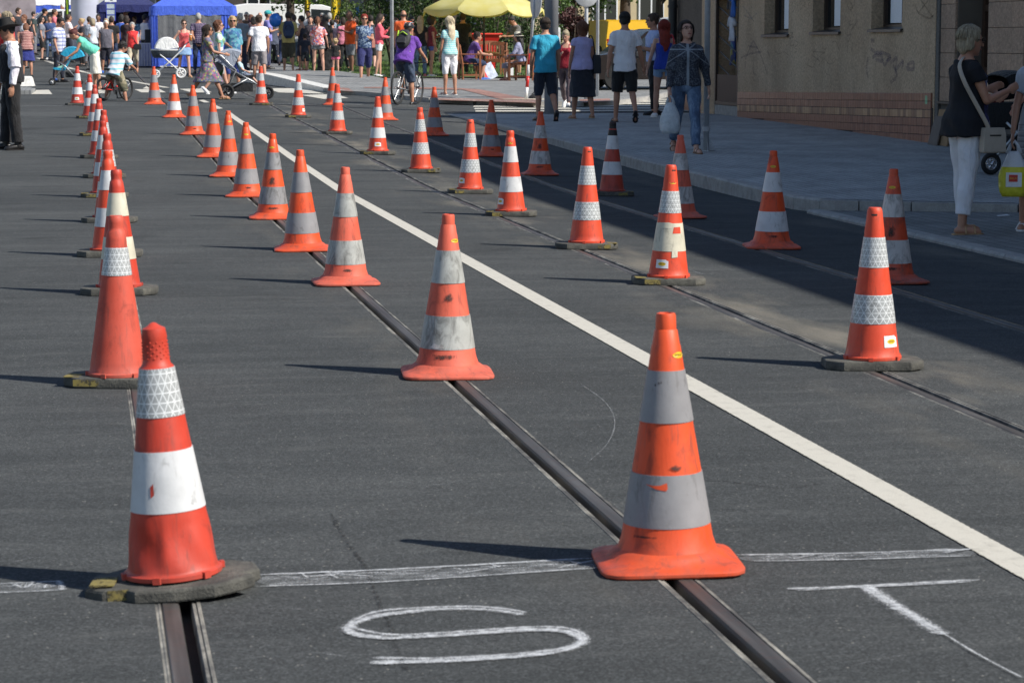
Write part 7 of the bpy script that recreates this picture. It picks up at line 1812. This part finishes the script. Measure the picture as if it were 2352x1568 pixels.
# bus stop sign
bs = at_y(263, 84); bs.z = zr(bs.x, bs.y)
b_ = thing('bus_stop_sign', 'bus stop sign with blue framed timetable panels', 'sign', bs)
m = MB(); m.tube([(0, 0, 0), (0, 0, 2.9)], .03, 10); m.build('post', GALV, b_)
zt, zb = z_at(bs, 8) - bs.z, z_at(bs, 48) - bs.z; bl = plain('sign_blue', (.03, .05, .42), .4); hh = (zt - zb) / 3
m = MB()
for x in (-.15, .15): m.box((x, -.04, (zt + zb) / 2), (.025, .03, zt - zb))
for i in range(4): m.box((0, -.041, zb + hh * i), (.33, .028, .025))
m.build('frame', bl, b_)
for i in range(3): m = MB(); m.box((0, -.035, zb + hh * (i + .5)), (.27, .015, hh - .03)); m.build('timetable', plain('timetable_paper', (.45, .52, .55), .4, .15, 20), b_)
m = MB(); m.box((0, -.03, zt + .16), (.4, .02, .24)); o = m.build('header', STW, b_); m = MB(); m.box((.03, -.043, zt + .14), (.09, .006, .1), bev=.02); m.build('bus_symbol', DARKM, o)
# balloon
pbn = at_y(637, 74); zb_ = z_at(pbn, 47)
bl_ = thing('balloon', 'round blue balloon floating in the crowd', 'balloon', (pbn.x, pbn.y, zb_)); m = MB(); m.ball((0, 0, 0), (.19, .19, .215), 20); m.build('skin', plain('balloon_blue', (.02, .17, .62), .25, .03), bl_, True); m = MB(); m.tube([(0, 0, -.215), (.01, 0, -.5), (.03, .02, -.9)], .004, 5); m.lathe([(.02, -.235), (.006, -.215)], 8); m.build('string', WHP, bl_)
# paper litter and small marker
pl_ = at(2303, 497, zf=zap); m = MB(); m.loft([[(-.06, -.02, .004), (.06, -.025, .006), (.065, .02, .012), (-.05, .02, .006)], [(-.06, -.02, .008), (.06, -.025, .010), (.065, .02, .016), (-.05, .02, .010)]]); tag(m.build('litter', STW, None, None, pl_, .3), 'scrap of white paper lying on the driveway setts', 'litter')
pm = at(203, 193); m = MB(); m.ball((0, 0, .05), (.07, .07, .055), 12); mk = thing('marker_dome', 'small white and orange dome on the road beside the turquoise buggy', 'marker', pm); m.build('dome', WHP, mk, True); m = MB(); m.lathe([(.085, 0), (.085, .025), (.07, .03)], 16); m.build('foot_ring', CB['orange'], mk)
# ================================================================== TENTS, VEHICLES, GREENERY, FAR HOUSES
BLUET = C(66, 98, 205, 'tent_blue'); NAVT = C(28, 36, 92, 'tent_navy'); WHT_T = plain('tent_white', (.78, .79, .82), .7, .05, 3)
t = NT('clear_vinyl'); n = t.noise(t.coord(), 4, 4, .6, .6); t.bump(n, .5, .05)
VINYL = t.fin((.35, .36, .38), .12, alpha=.45)
def tent(name, label, p, w, d, eave, mat, rz=0, peak=.8, walls=(), legmat=None, val=.28, frontwin=False):
    t_ = thing(name, label, 'tent', p, rz)
    for x in (-1, 1):
        for y in (-1, 1): m = MB(); m.box((x * (w / 2 - .03), y * (d / 2 - .03), eave / 2), (.045, .045, eave)); m.build('leg', legmat or GALV, t_)
    N = 12; m = MB(); rings = []
    for k, z in ((1, 0), (.55, .42), (.1, .92), (.02, 1)):
        rings.append([(x * w / 2 * k, y * d / 2 * k, eave + peak * z) for x, y in ((-1, -1), (-.5, -1), (0, -1), (.5, -1), (1, -1), (1, 0), (1, 1), (0, 1), (-1, 1), (-1, 0))])
    m.loft(rings); m.build('roof', mat, t_)
    m = MB(); pts = []; 
    per = [(-w / 2, -d / 2), (w / 2, -d / 2), (w / 2, d / 2), (-w / 2, d / 2), (-w / 2, -d / 2)]
    for (a, b) in zip(per[:-1], per[1:]):
        for i in range(16): u = i / 16; pts.append((a[0] + (b[0] - a[0]) * u, a[1] + (b[1] - a[1]) * u))
    rings = []
    for z, off in ((eave + .01, .004), (eave - val * .5, .012), (eave - val, .02)):
        rings.append([(x * (1 + off) + .012 * math.sin(i * 1.9 + z * 5), y * (1 + off) + .012 * math.sin(i * 2.3 + z * 7), z - (.02 * math.sin(i * 1.3) if off > .015 else 0)) for i, (x, y) in enumerate(pts)])
    m.loft(rings, False); m.build('valance', mat, t_, True)
    def curtain(x0, y0, x1, y1, z0, z1, mt, nm):
        m = MB(); n = 40; R0, R1 = [], []
        nx, ny = (y1 - y0), -(x1 - x0); L = math.hypot(nx, ny); nx, ny = nx / L, ny / L
        for i in range(n + 1):
            u = i / n; o = .022 * math.sin(u * 30) + .012 * math.sin(u * 71 + 1)
            R0.append((x0 + (x1 - x0) * u + nx * o, y0 + (y1 - y0) * u + ny * o, z0)); R1.append((x0 + (x1 - x0) * u + nx * o * .4, y0 + (y1 - y0) * u + ny * o * .4, z1))
        m.loft([R0, R1], False, False); return m.build(nm, mt, t_, True)
    for wl in walls: curtain(*wl)
    return t_, curtain
p0 = at_y(452, 82); p0.z = zr(p0.x, p0.y)
tw_ = 187 * 83 / 5505
p0.y += 1.3; p0.z = zr(p0.x, p0.y)
ev = z_at(Vector((p0.x, p0.y - 1.3, 0)), 15) - p0.z
TB, cur = tent('market_tent', 'bright blue market tent with a clear plastic front window', p0, tw_, 2.6, ev, BLUET, 0, .9, val=.30)
hw = tw_ / 2
cur(-hw, -1.3, -hw + .2, -1.3, .02, ev - .02, BLUET, 'wall'); cur(hw - .5, -1.3, hw, -1.3, .02, ev, BLUET, 'wall'); cur(-hw + .2, -1.3, hw - .5, -1.3, .02, .62, BLUET, 'wall'); cur(-hw + .2, -1.32, hw - .5, -1.32, .62, ev - .28, VINYL, 'window'); cur(-hw, 1.3, hw, 1.3, .02, ev, NAVT, 'wall'); cur(-hw, -1.3, -hw, 1.3, .02, ev, BLUET, 'wall'); cur(hw, -1.3, hw, 1.3, .02, ev, BLUET, 'wall')
m = MB(); m.box((.1, -.6, .72), (tw_ - .8, .6, .05)); m.box((.1, -.9, .38), (tw_ - .8, .03, .66)); m.build('counter', WHP, TB)
p1 = at_y(300, 88); p1.z = zr(p1.x, p1.y); p1.y += 1.3
ev1 = z_at(Vector((p1.x, p1.y - 1.3, 0)), 12) - p1.z
TN, cur = tent('market_tent', 'dark blue open market tent left of the bright blue one', p1, 2.1, 2.6, ev1, NAVT, 0, .8, val=.25)
cur(-1.05, 1.3, 1.05, 1.3, .02, ev1, NAVT, 'wall'); cur(-1.05, -1.3, -.8, -1.3, .02, ev1, NAVT, 'wall')
ptb = at_y(342, 83); ptb.z = zr(ptb.x, ptb.y)
tb_ = thing('stall_table', 'stall table with pale cloth skirts in front of the dark blue tent', 'table', ptb)
m = MB(); m.box((0, .3, .80), (.62, .7, .04)); m.build('table_top', WHP, tb_)
m = MB(); n_ = 24; m.loft([[(-.3 + .6 * i / n_, -.05 + .02 * math.sin(i * 1.7), z) for i in range(n_ + 1)] for z in (.04, .8)], False, False); m.build('cloth', plain('cloth_skirt', (.5, .5, .58), .8), tb_, True)
m = MB(); m.box((.12, .25, 1.05), (.3, .3, .45), bev=.02); tag(m.build('coffee_machine', DARKM, None, None, ptb), 'black machine standing on the stall table', 'machine')
# white and blue gazebo far left
p2 = at_y(118, 108); p2.z = zr(p2.x, p2.y); ev2 = z_at(p2, 6) - p2.z
TW, cur = tent('gazebo', 'white topped gazebo with a blue wall at the far left', p2, 2.6, 2.4, ev2, WHT_T, 0, .9, val=.14)
cur(-1.3, -1.21, 1.3, -1.21, ev2 - 1.0, ev2 - .14, BLUET, 'wall'); cur(-1.3, -1.2, -1.3, 1.2, .02, ev2, BLUET, 'wall'); cur(-1.3, 1.2, 1.3, 1.2, .02, ev2, BLUET, 'wall')
p2b = at_y(58, 100); p2b.z = zr(p2b.x, p2b.y)
fl = thing('banner', 'pale blue banner hanging slanted at the far left', 'banner', p2b); m = MB(); n_ = 10; m.loft([[(-.35 + .5 * u + i / n_ * .34 + .02 * math.sin(i * 2), .02 * math.sin(i * 1.7), 2.9 - 1.9 * u) for i in range(n_ + 1)] for u in (0, .3, .6, 1)], False, False); m.build('sheet', C(126, 142, 200, 'banner_cloth'), fl, True); m = MB(); m.tube([(.3, .05, 0), (.1, .05, 3)], .02, 8); m.build('pole', GALV, fl)
p3 = at_y(15, 96); p3.z = zr(p3.x, p3.y); 
m = MB(); m.box((0, 0, 1.5), (2.6, .1, 3.4)); tag(m.build('hoarding', plain('mauve_board', (.30, .26, .28), .8, .35, 2), None, None, p3), 'dull mauve hoarding at the upper left corner', 'board')
# inflatable column
p4 = at_y(204, 92); p4.z = zr(p4.x, p4.y); rr_ = 62 * 93 / 5505 / 2
col = thing('inflatable_column', 'thick pale grey inflatable column in the crowd', 'inflatable', p4)
m = MB(); m.lathe([(rr_ * .95, 0), (rr_, .1), (rr_ * 1.0, 1.), (rr_ * .97, 1.6), (rr_, 2.2), (rr_ * .98, 3), (rr_, 3.8), (rr_ * .8, 4.6), (.2, 5)], 32); m.build('skin', plain('inflatable_pvc', (.50, .52, .62), .4, .12, 1.2), col, True)
m = MB(); m.lathe([(rr_ * 1.03, 0), (rr_ * 1.03, .06)], 32); m.build('base_skirt', DARKM, col)
# kiosk
p5 = at_y(244, 100); p5.z = zr(p5.x, p5.y)
ki = thing('kiosk', 'white and mint kiosk with a dark hatch behind the bus stop sign', 'kiosk', p5)
m = MB(); m.box((0, .6, 1.1), (1.2, 1.2, 2.6)); m.build('body', plain('kiosk_white', (.55, .56, .55), .6), ki)
m = MB(); m.box((0, -.02, z_at(p5, 22) - p5.z), (1.3, .1, .22)); m.build('fascia', plain('mint_paint', (.3, .6, .52), .5), ki)
m = MB(); m.box((.1, -.012, z_at(p5, 36) - p5.z), (.8, .03, .42)); m.build('hatch', DARKM, ki)
# flags
def flag(label, px, Y, y0, y1, wpx, mat, lean=.0, text=None):
    p = at_y(px, Y); p.z = zr(p.x, p.y); f = thing('beach_flag', label, 'flag', p); zt, zb = z_at(p, y0) - p.z, z_at(p, y1) - p.z; w = wpx * Y / 5505
    m = MB(); m.tube([(0, 0, 0), (lean * .5, 0, zt * .6), (lean, 0, zt)], .015, 6); m.build('pole', DARKM, f, True)
    m = MB(); n_ = 8; m.loft([[(lean * (zb + (zt - zb) * u) / zt + w * i / n_ * k, .05 * math.sin(i * 1.1 + u * 3), zb + (zt - zb) * u) for i in range(n_ + 1)] for u, k in ((0, .55), (.15, .85), (.5, 1), (.85, 1), (1, .9))], False, False); o = m.build('cloth', mat, f, True)
    if text:
        v, g = text_mesh(text, .20); m = MB(); m.add([(w * .5 - z * .8, -.07, zb + (zt - zb) * .45 + x * .9) for x, z, _ in v], g); m.build('lettering', plain('flag_red', (.6, .03, .03), .6), o)
YF = C(214, 184, 30, 'flag_yellow')
flag('tall yellow flag left of the white shirt man', 704, 92, -30, 32, 14, YF); flag('yellow beach flag with a red mark among the crowd', 764, 90, -20, 46, 22, YF); flag('slim white and blue flag behind the orange shirt man', 820, 86, 15, 60, 8, C(120, 160, 210, 'flag_blue'))
flag('mustard yellow flag above the bus stop sign', 277, 102, -40, 16, 12, C(170, 130, 20, 'flag_mustard')); flag('dark red flag beside the mustard flag', 289, 101, -40, 20, 14, C(130, 20, 26, 'flag_red_dark')); flag('green feather flag beside the grey column', 160, 96, -20, 44, 8, C(130, 160, 40, 'flag_green'))
# ---- vehicles
t = NT('car_glass'); CGL = t.fin((.02, .025, .028), .05)
def vehicle(name, label, cat, p, rz, L, Wd, Hh, prof, glassband, paint, wr=.31, wx=(.2, .8)):
    v = thing(name, label, cat, p, rz)      # local x = length, front at -x
    m = MB(); n = len(prof); rings = []
    for y, ins in ((-Wd / 2, .06), (-Wd / 2 + .03, .0), (Wd / 2 - .03, .0), (Wd / 2, .06)):
        cx, cz = L / 2, Hh * .45
        rings.append([(cx + (a * L - cx) * (1 - ins * .25) - L / 2, y * (1 - .13 * max(0, (b - .55)) / .45), cz + (b * Hh - cz) * (1 - ins * .4)) for a, b in prof])
    m.loft(rings); m.build('body', paint, v, 28)
    for (pl, nm) in glassband:
        for s in (-1, 1):
            m = MB(); R_ = []
            for off in (.0, .012):
                R_.append([(a * L - L / 2, s * (Wd / 2 * (1 - .13 * max(0, (b - .55)) / .45) + .004 + off * .5), b * Hh) for a, b in pl])
            m.loft(R_); m.build(nm, CGL, v)
    for x in wx:
        for s in (-1, 1):
            w = empty('wheel'); w.parent = v; w.location = (x * L - L / 2, s * (Wd / 2 - .1), wr)
            rot = Matrix.Rotation(math.pi / 2, 3, 'X')
            m = MB(); m.lathe([(wr * .62, -.1), (wr * .96, -.1), (wr, -.06), (wr, .06), (wr * .96, .1), (wr * .62, .1)], 26); m.v = [tuple(rot @ Vector(q)) for q in m.v]; m.build('tyre', TYRE, w, 40)
            m = MB(); m.lathe([(.03, -.105), (wr * .6, -.09), (wr * .62, .09), (.03, .105)], 20); m.v = [tuple(rot @ Vector(q)) for q in m.v]
            m.build('rim', CHROME, w, 40)
    for s in (-1, 1):
        m = MB(); m.ball((.012 * L - L / 2 + .05, s * (Wd / 2 - .22), Hh * .42), (.05, .16, .08), 10); m.build('headlight', plain('lamp_lens', (.5, .5, .5), .1), v, True)
        m = MB(); m.box((L / 2 - .02, s * (Wd / 2 - .12), Hh * .48), (.04, .14, .25), bev=.01); m.build('tail_light', plain('tail_red', (.3, .01, .01), .2), v)
        m = MB(); m.box((.31 * L - L / 2, s * (Wd / 2 + .1), Hh * .58), (.12, .2, .16), bev=.04); m.build('mirror', BLKP, v)
    m = MB(); m.box((-L / 2 + .02, 0, Hh * .2), (.1, Wd * .94, .16), bev=.03); m.build('bumper', BLKP, v); m = MB(); m.box((L / 2 - .02, 0, Hh * .2), (.1, Wd * .94, .16), bev=.03); m.build('bumper', BLKP, v)
    return v
VAN = [(.0, .14), (.0, .40), (.02, .47), (.16, .53), (.30, .94), (.36, .985), (.9, 1.), (.985, .96), (1., .5), (1., .14), (.9, .11), (.1, .11)]
CAR = [(.0, .20), (.0, .46), (.03, .54), (.24, .62), (.38, .95), (.46, 1.), (.78, .98), (.93, .66), (1., .60), (1., .22), (.9, .17), (.1, .17)]
pv = at_y(1406, 84); pv.z = zfp(pv.x, pv.y)
YV = plain('van_yellow', (.78, .44, .015), .3, .04)
V = vehicle('delivery_van', 'yellow van with blue and white lettering behind the white tee man', 'van', pv, R(-84), 3.6, 1.75, z_at(pv, 47) - pv.z, VAN, [([(.20, .55), (.31, .90), (.42, .92), (.42, .55)], 'side_window')], YV)
for txt, sz, x, z, mt in (('ČESKÉ M', .25, -.06, 1.02, plain('letter_blue', (.03, .32, .75), .4)), ('KTER', .21, -.16, .80, WHP)):
    v_, f_ = text_mesh(txt, sz); m = MB(); m.add([(1.82, x + a * .9, z + b + a * .06) for a, b, _ in v_], f_); m.build('lettering', mt, V)
pc_ = at(1440, 207, zf=zfp); pc_.y += .9; pc_.x += .9
vehicle('parked_car', 'dark estate car in front of the yellow van', 'car', pc_, R(6), 4.2, 1.75, 1.42, CAR, [([(.27, .64), (.39, .92), (.56, .95), (.56, .64)], 'side_window'), ([(.58, .64), (.58, .95), (.76, .93), (.88, .66)], 'side_window')], plain('car_dark', (.022, .018, .017), .2, .05))
pv2 = at_y(1575, 88); pv2.z = zfp(pv2.x, pv2.y)
vehicle('parked_van', 'white topped van behind the dark estate car', 'van', pv2, R(3), 4.6, 1.9, z_at(pv2, 38) - pv2.z, VAN, [([(.2, .55), (.31, .9), (.45, .92), (.45, .55)], 'side_window'), ([(.48, .55), (.48, .92), (.95, .92), (.95, .55)], 'side_window')], plain('van_white', (.72, .73, .74), .3, .04))
pv3 = at_y(690, 94); pv3.z = zr(pv3.x, pv3.y)
vehicle('parked_van', 'white delivery van behind the crowd left of the yellow flags', 'van', pv3, R(186), 5.4, 2., z_at(pv3, 10) - pv3.z, VAN, [([(.19, .55), (.31, .88), (.44, .9), (.44, .55)], 'side_window')], plain('van_white', (.72, .73, .74), .3, .04))
pv4 = at_y(135, 101); pv4.z = zr(pv4.x, pv4.y)
vehicle('parked_car', 'white car behind the people at the far left', 'car', pv4, R(4), 4.3, 1.8, z_at(pv4, 22) - pv4.z, CAR, [([(.27, .64), (.39, .92), (.56, .95), (.56, .64)], 'side_window'), ([(.58, .64), (.58, .95), (.76, .93), (.88, .66)], 'side_window')], plain('van_white', (.72, .73, .74), .3, .04))
# ---- greenery
def leaf_mat(name, a, b):
    t = NT(name); n = t.noise(t.pos(), 3.5, 4); n2 = t.noise(t.pos(), 30, 3)
    c = t.mix(.5, t.ramp(n, [(.3, a), (.7, b)]), t.ramp(n2, [(.3, .6), (.7, 1.4)]), 'MULTIPLY')
    t.fin(c, .55)
    tr = t.n('BsdfTranslucent'); t.l(c, tr.inputs[0]); mx = t.n('MixShader'); mx.inputs[0].default_value = .25
    t.l(t.b.outputs[0], mx.inputs[1]); t.l(tr.outputs[0], mx.inputs[2]); t.l(mx.outputs[0], t.out.inputs[0]); return t.m
LEAFD, LEAFM, LEAFY = leaf_mat('leaf_dark', (.022, .045, .012), (.06, .105, .025)), leaf_mat('leaf_mid', (.04, .085, .015), (.11, .18, .035)), leaf_mat('leaf_bright', (.07, .13, .02), (.17, .25, .05))
def foliage(m, c, r, n, size=.09, clumps=14, rng=random):
    c = Vector(c); cl = []
    for i in range(clumps):
        while True:
            q = Vector((rng.uniform(-1, 1), rng.uniform(-1, 1), rng.uniform(-1, 1)))
            if q.length < 1: break
        q = q * .8; cl.append((Vector((q.x * r[0], q.y * r[1], q.z * r[2])), rng.uniform(.28, .5)))
    for i in range(n):
        k, s_ = rng.choice(cl); d = Vector((rng.gauss(0, 1), rng.gauss(0, 1), rng.gauss(0, 1))).normalized() * s_ * rng.uniform(.55, 1.)
        p = c + k + Vector((d.x * r[0], d.y * r[1], d.z * r[2])); L = size * rng.uniform(.6, 1.4)
        u = Vector((rng.gauss(0, 1), rng.gauss(0, 1), rng.gauss(0, .6))).normalized(); w = u.cross(Vector((rng.gauss(0, 1), rng.gauss(0, 1), rng.gauss(0, 1)))).normalized() * .32
        m.add([p, p + (u * .5 + w) * L, p + u * L, p + (u * .5 - w) * L], [(0, 1, 2, 3)])
def bush(label, px, Y, r, zc, mat, n=2600, size=.10, cat='shrub', name='shrub'):
    p = at_y(px, Y); p.z = zr(p.x, p.y) + .1; b = thing(name, label, cat, p); m = MB(); foliage(m, (0, 0, zc), r, n, size); m.build('foliage', mat, b)
    m = MB()
    for k in range(5):
        a = 1.25 * k; m.tube([(.06 * math.cos(a), .06 * math.sin(a), 0), (r[0] * .35 * math.cos(a), r[1] * .35 * math.sin(a), zc * .7), (r[0] * .6 * math.cos(a), r[1] * .6 * math.sin(a), zc * 1.3)], [.04, .025, .01], 6)
    m.build('stem', BROWNW, b, True); return b
BROWNW = plain('bark', (.06, .045, .033), .9, .3, 12)
for i, (px, Y, r, zc, mt, lb) in enumerate([(835, 82, (1.1, .8, 1.5), 1.5, LEAFD, 'dark leafy shrub behind the red haired woman'), (905, 79, (1., .8, 1.6), 1.6, LEAFD, 'dark leafy shrub behind the slim grey post'), (985, 80, (1.1, .8, 1.6), 1.6, LEAFD, 'dark leafy shrub between the black top blonde and the parasol'), (1060, 78, (1.1, .8, 1.5), 1.5, LEAFD, 'dark leafy shrub behind the man in black under the parasol'), (1130, 77, (1., .8, 1.4), 1.4, LEAFM, 'speckled shrub behind the teak bench under the parasol'), (1205, 78, (1., .8, 1.5), 1.5, LEAFD, 'dark leafy shrub behind the striped hat woman'), (1270, 83, (1., .8, 1.7), 1.7, LEAFM, 'green shrub behind the thick grey mast'), (745, 97, (1.1, .8, 1.), 1.3, LEAFY, 'bright green clipped bush between the yellow flags'), (790, 99, (.8, .7, .9), 1.2, LEAFY, 'small bright bush right of the yellow beach flag'), (1313, 74, (.45, .4, .5), 1.5, leaf_mat('leaf_maroon', (.05, .02, .02), (.12, .05, .045)), 'reddish bush above the woman in maroon vest')]):
    bush(lb, px, Y, r, zc, mt, 2300)
def tree(label, px, Y, h, crown, zc, mat, n, size=.16, tr=.16, leanx=0., pos=None):
    p = at_y(px, Y) if pos is None else Vector(pos); p.z = zr(p.x, p.y) + .05; t_ = thing('tree', label, 'tree', p, 0, 'street trees')
    m = MB(); m.tube([(0, 0, -.1), (leanx * .3, .03, zc * .4), (leanx * .7, 0, zc * .8), (leanx, 0, zc * 1.1)], [tr * 1.25, tr, tr * .75, tr * .35], 12)
    for k in range(7):
        a = .9 * k + .4; z0 = zc * (.5 + .06 * k); m.tube([(leanx * z0 / zc * .8, 0, z0), (crown[0] * .4 * math.cos(a), crown[1] * .4 * math.sin(a), z0 + crown[2] * .35), (crown[0] * .75 * math.cos(a), crown[1] * .75 * math.sin(a), z0 + crown[2] * .55)], [tr * .4, tr * .22, tr * .08], 7)
    m.build('trunk', BROWNW, t_, True)
    m = MB(); foliage(m, (leanx, 0, zc), crown, n, size, 26); m.build('crown', mat, t_); return t_
tree('street tree whose low branches hang above the white van', 672, 90, 7, (2.2, 1.6, 2.0), 3.9, LEAFM, 6500)
tree('street tree behind the hedge shading the crowd', 960, 84, 8, (3.4, 3., 2.6), 5.4, LEAFD, 8000, .2)
tree('tree behind the yellow flag and the orange shirt man', 800, 104, 8, (2.6, 2., 2.6), 4.2, LEAFD, 6500, .18)
tree('dark tree standing behind the white tee man', 1434, 84, 7, (2.3, 2., 2.2), 4.4, LEAFM, 6000, .17, .2)
tree('dark tree left of the round sign post', 1318, 88, 7, (2., 2., 2.2), 3.8, LEAFD, 6000, .17)
tree('tree in front of the pale building by the annex', 1512, 92, 7, (2., 1.8, 2.4), 3.9, LEAFM, 6000, .17)
tree('tree behind the dark entrance left of the balloon', 610, 110, 8, (3., 2., 3.), 4.6, LEAFD, 6500, .2)
tree('tree over the lawn beside the parasol, crown above the picture', 0, 0, 8, (3.2, 3., 2.), 5.9, LEAFM, 9000, .18, .14, 1.0, pos=(10.6, 71, 0))
# ---- far houses closing the street
def house(label, px, Y, w, h, d, mat, cols, rows, wz=1.1, dark=None, rz=0.):
    p = at_y(px, Y); p.z = zr(p.x, p.y) - .3; t_ = thing('house', label, 'building', p, rz)
    m = MB(); m.box((0, d / 2, h / 2), (w, d, h)); m.build('wall', mat, t_)
    m = MB(); m.loft([[(x * (w / 2 + .3), -.3 + (d + .6) * u, h + z) for x in (-1, 1)] for u, z in ((0, 0), (.5, 2.2), (1, 0))], False, False); m.add([(-w / 2 - .3, -.3, h - .02), (w / 2 + .3, -.3, h - .02), (w / 2 + .3, d + .3, h - .02), (-w / 2 - .3, d + .3, h - .02)], [(3, 2, 1, 0)]); m.build('roof', plain('roof_tile', (.22, .08, .05), .85), t_)
    for j in range(rows):
        for i in range(cols):
            x = -w / 2 + w * (i + .5) / cols; z = wz + 3.1 * j + .8
            wd = empty('window'); wd.parent = t_; wd.location = (x, 0, z)
            m = MB(); m.box((0, -.01, 0), (1.1, .06, 1.5)); m.build('pane', CGL, wd)
            m = MB()
            for xx_ in (-.58, 0, .58): m.box((xx_, -.03, 0), (.07, .07, 1.6))
            for zz_ in (-.8, .8): m.box((0, -.032, zz_), (1.1, .066, .08))
            m.build('frame', WHP, wd)
    return t_
CREAM = plain('cream_plaster', (.52, .42, .26), .9, .1, 1.5); OCH = plain('ochre_plaster', (.36, .27, .17), .9, .12, 1.5); DKP = plain('dark_plaster', (.06, .05, .045), .9, .2, 1.5); GRP = plain('grey_plaster', (.34, .34, .36), .9, .12, 1.5)
house('cream house with balcony windows behind the yellow van', 1440, 112, 9, 10, 8, CREAM, 4, 3)
house('ochre house beyond the trees on the right', 1240, 128, 10, 11, 8, OCH, 4, 3)
house('grey house far behind the crowd', 860, 134, 14, 12, 8, GRP, 5, 3)
house('dark shop front behind the bright blue tent', 600, 122, 7, 11, 8, DKP, 3, 3)
house('grey plastered house far behind the tents', 330, 128, 11, 11, 8, GRP, 4, 3)
house('cream house far down the street on the left', 60, 136, 16, 12, 8, CREAM, 6, 3)
house('ochre house at the far left end of the street', -260, 136, 14, 12, 8, OCH, 5, 3)
house('cream corner house right of the side street', 1680, 120, 12, 11, 8, CREAM, 5, 3)
finish_jobs()
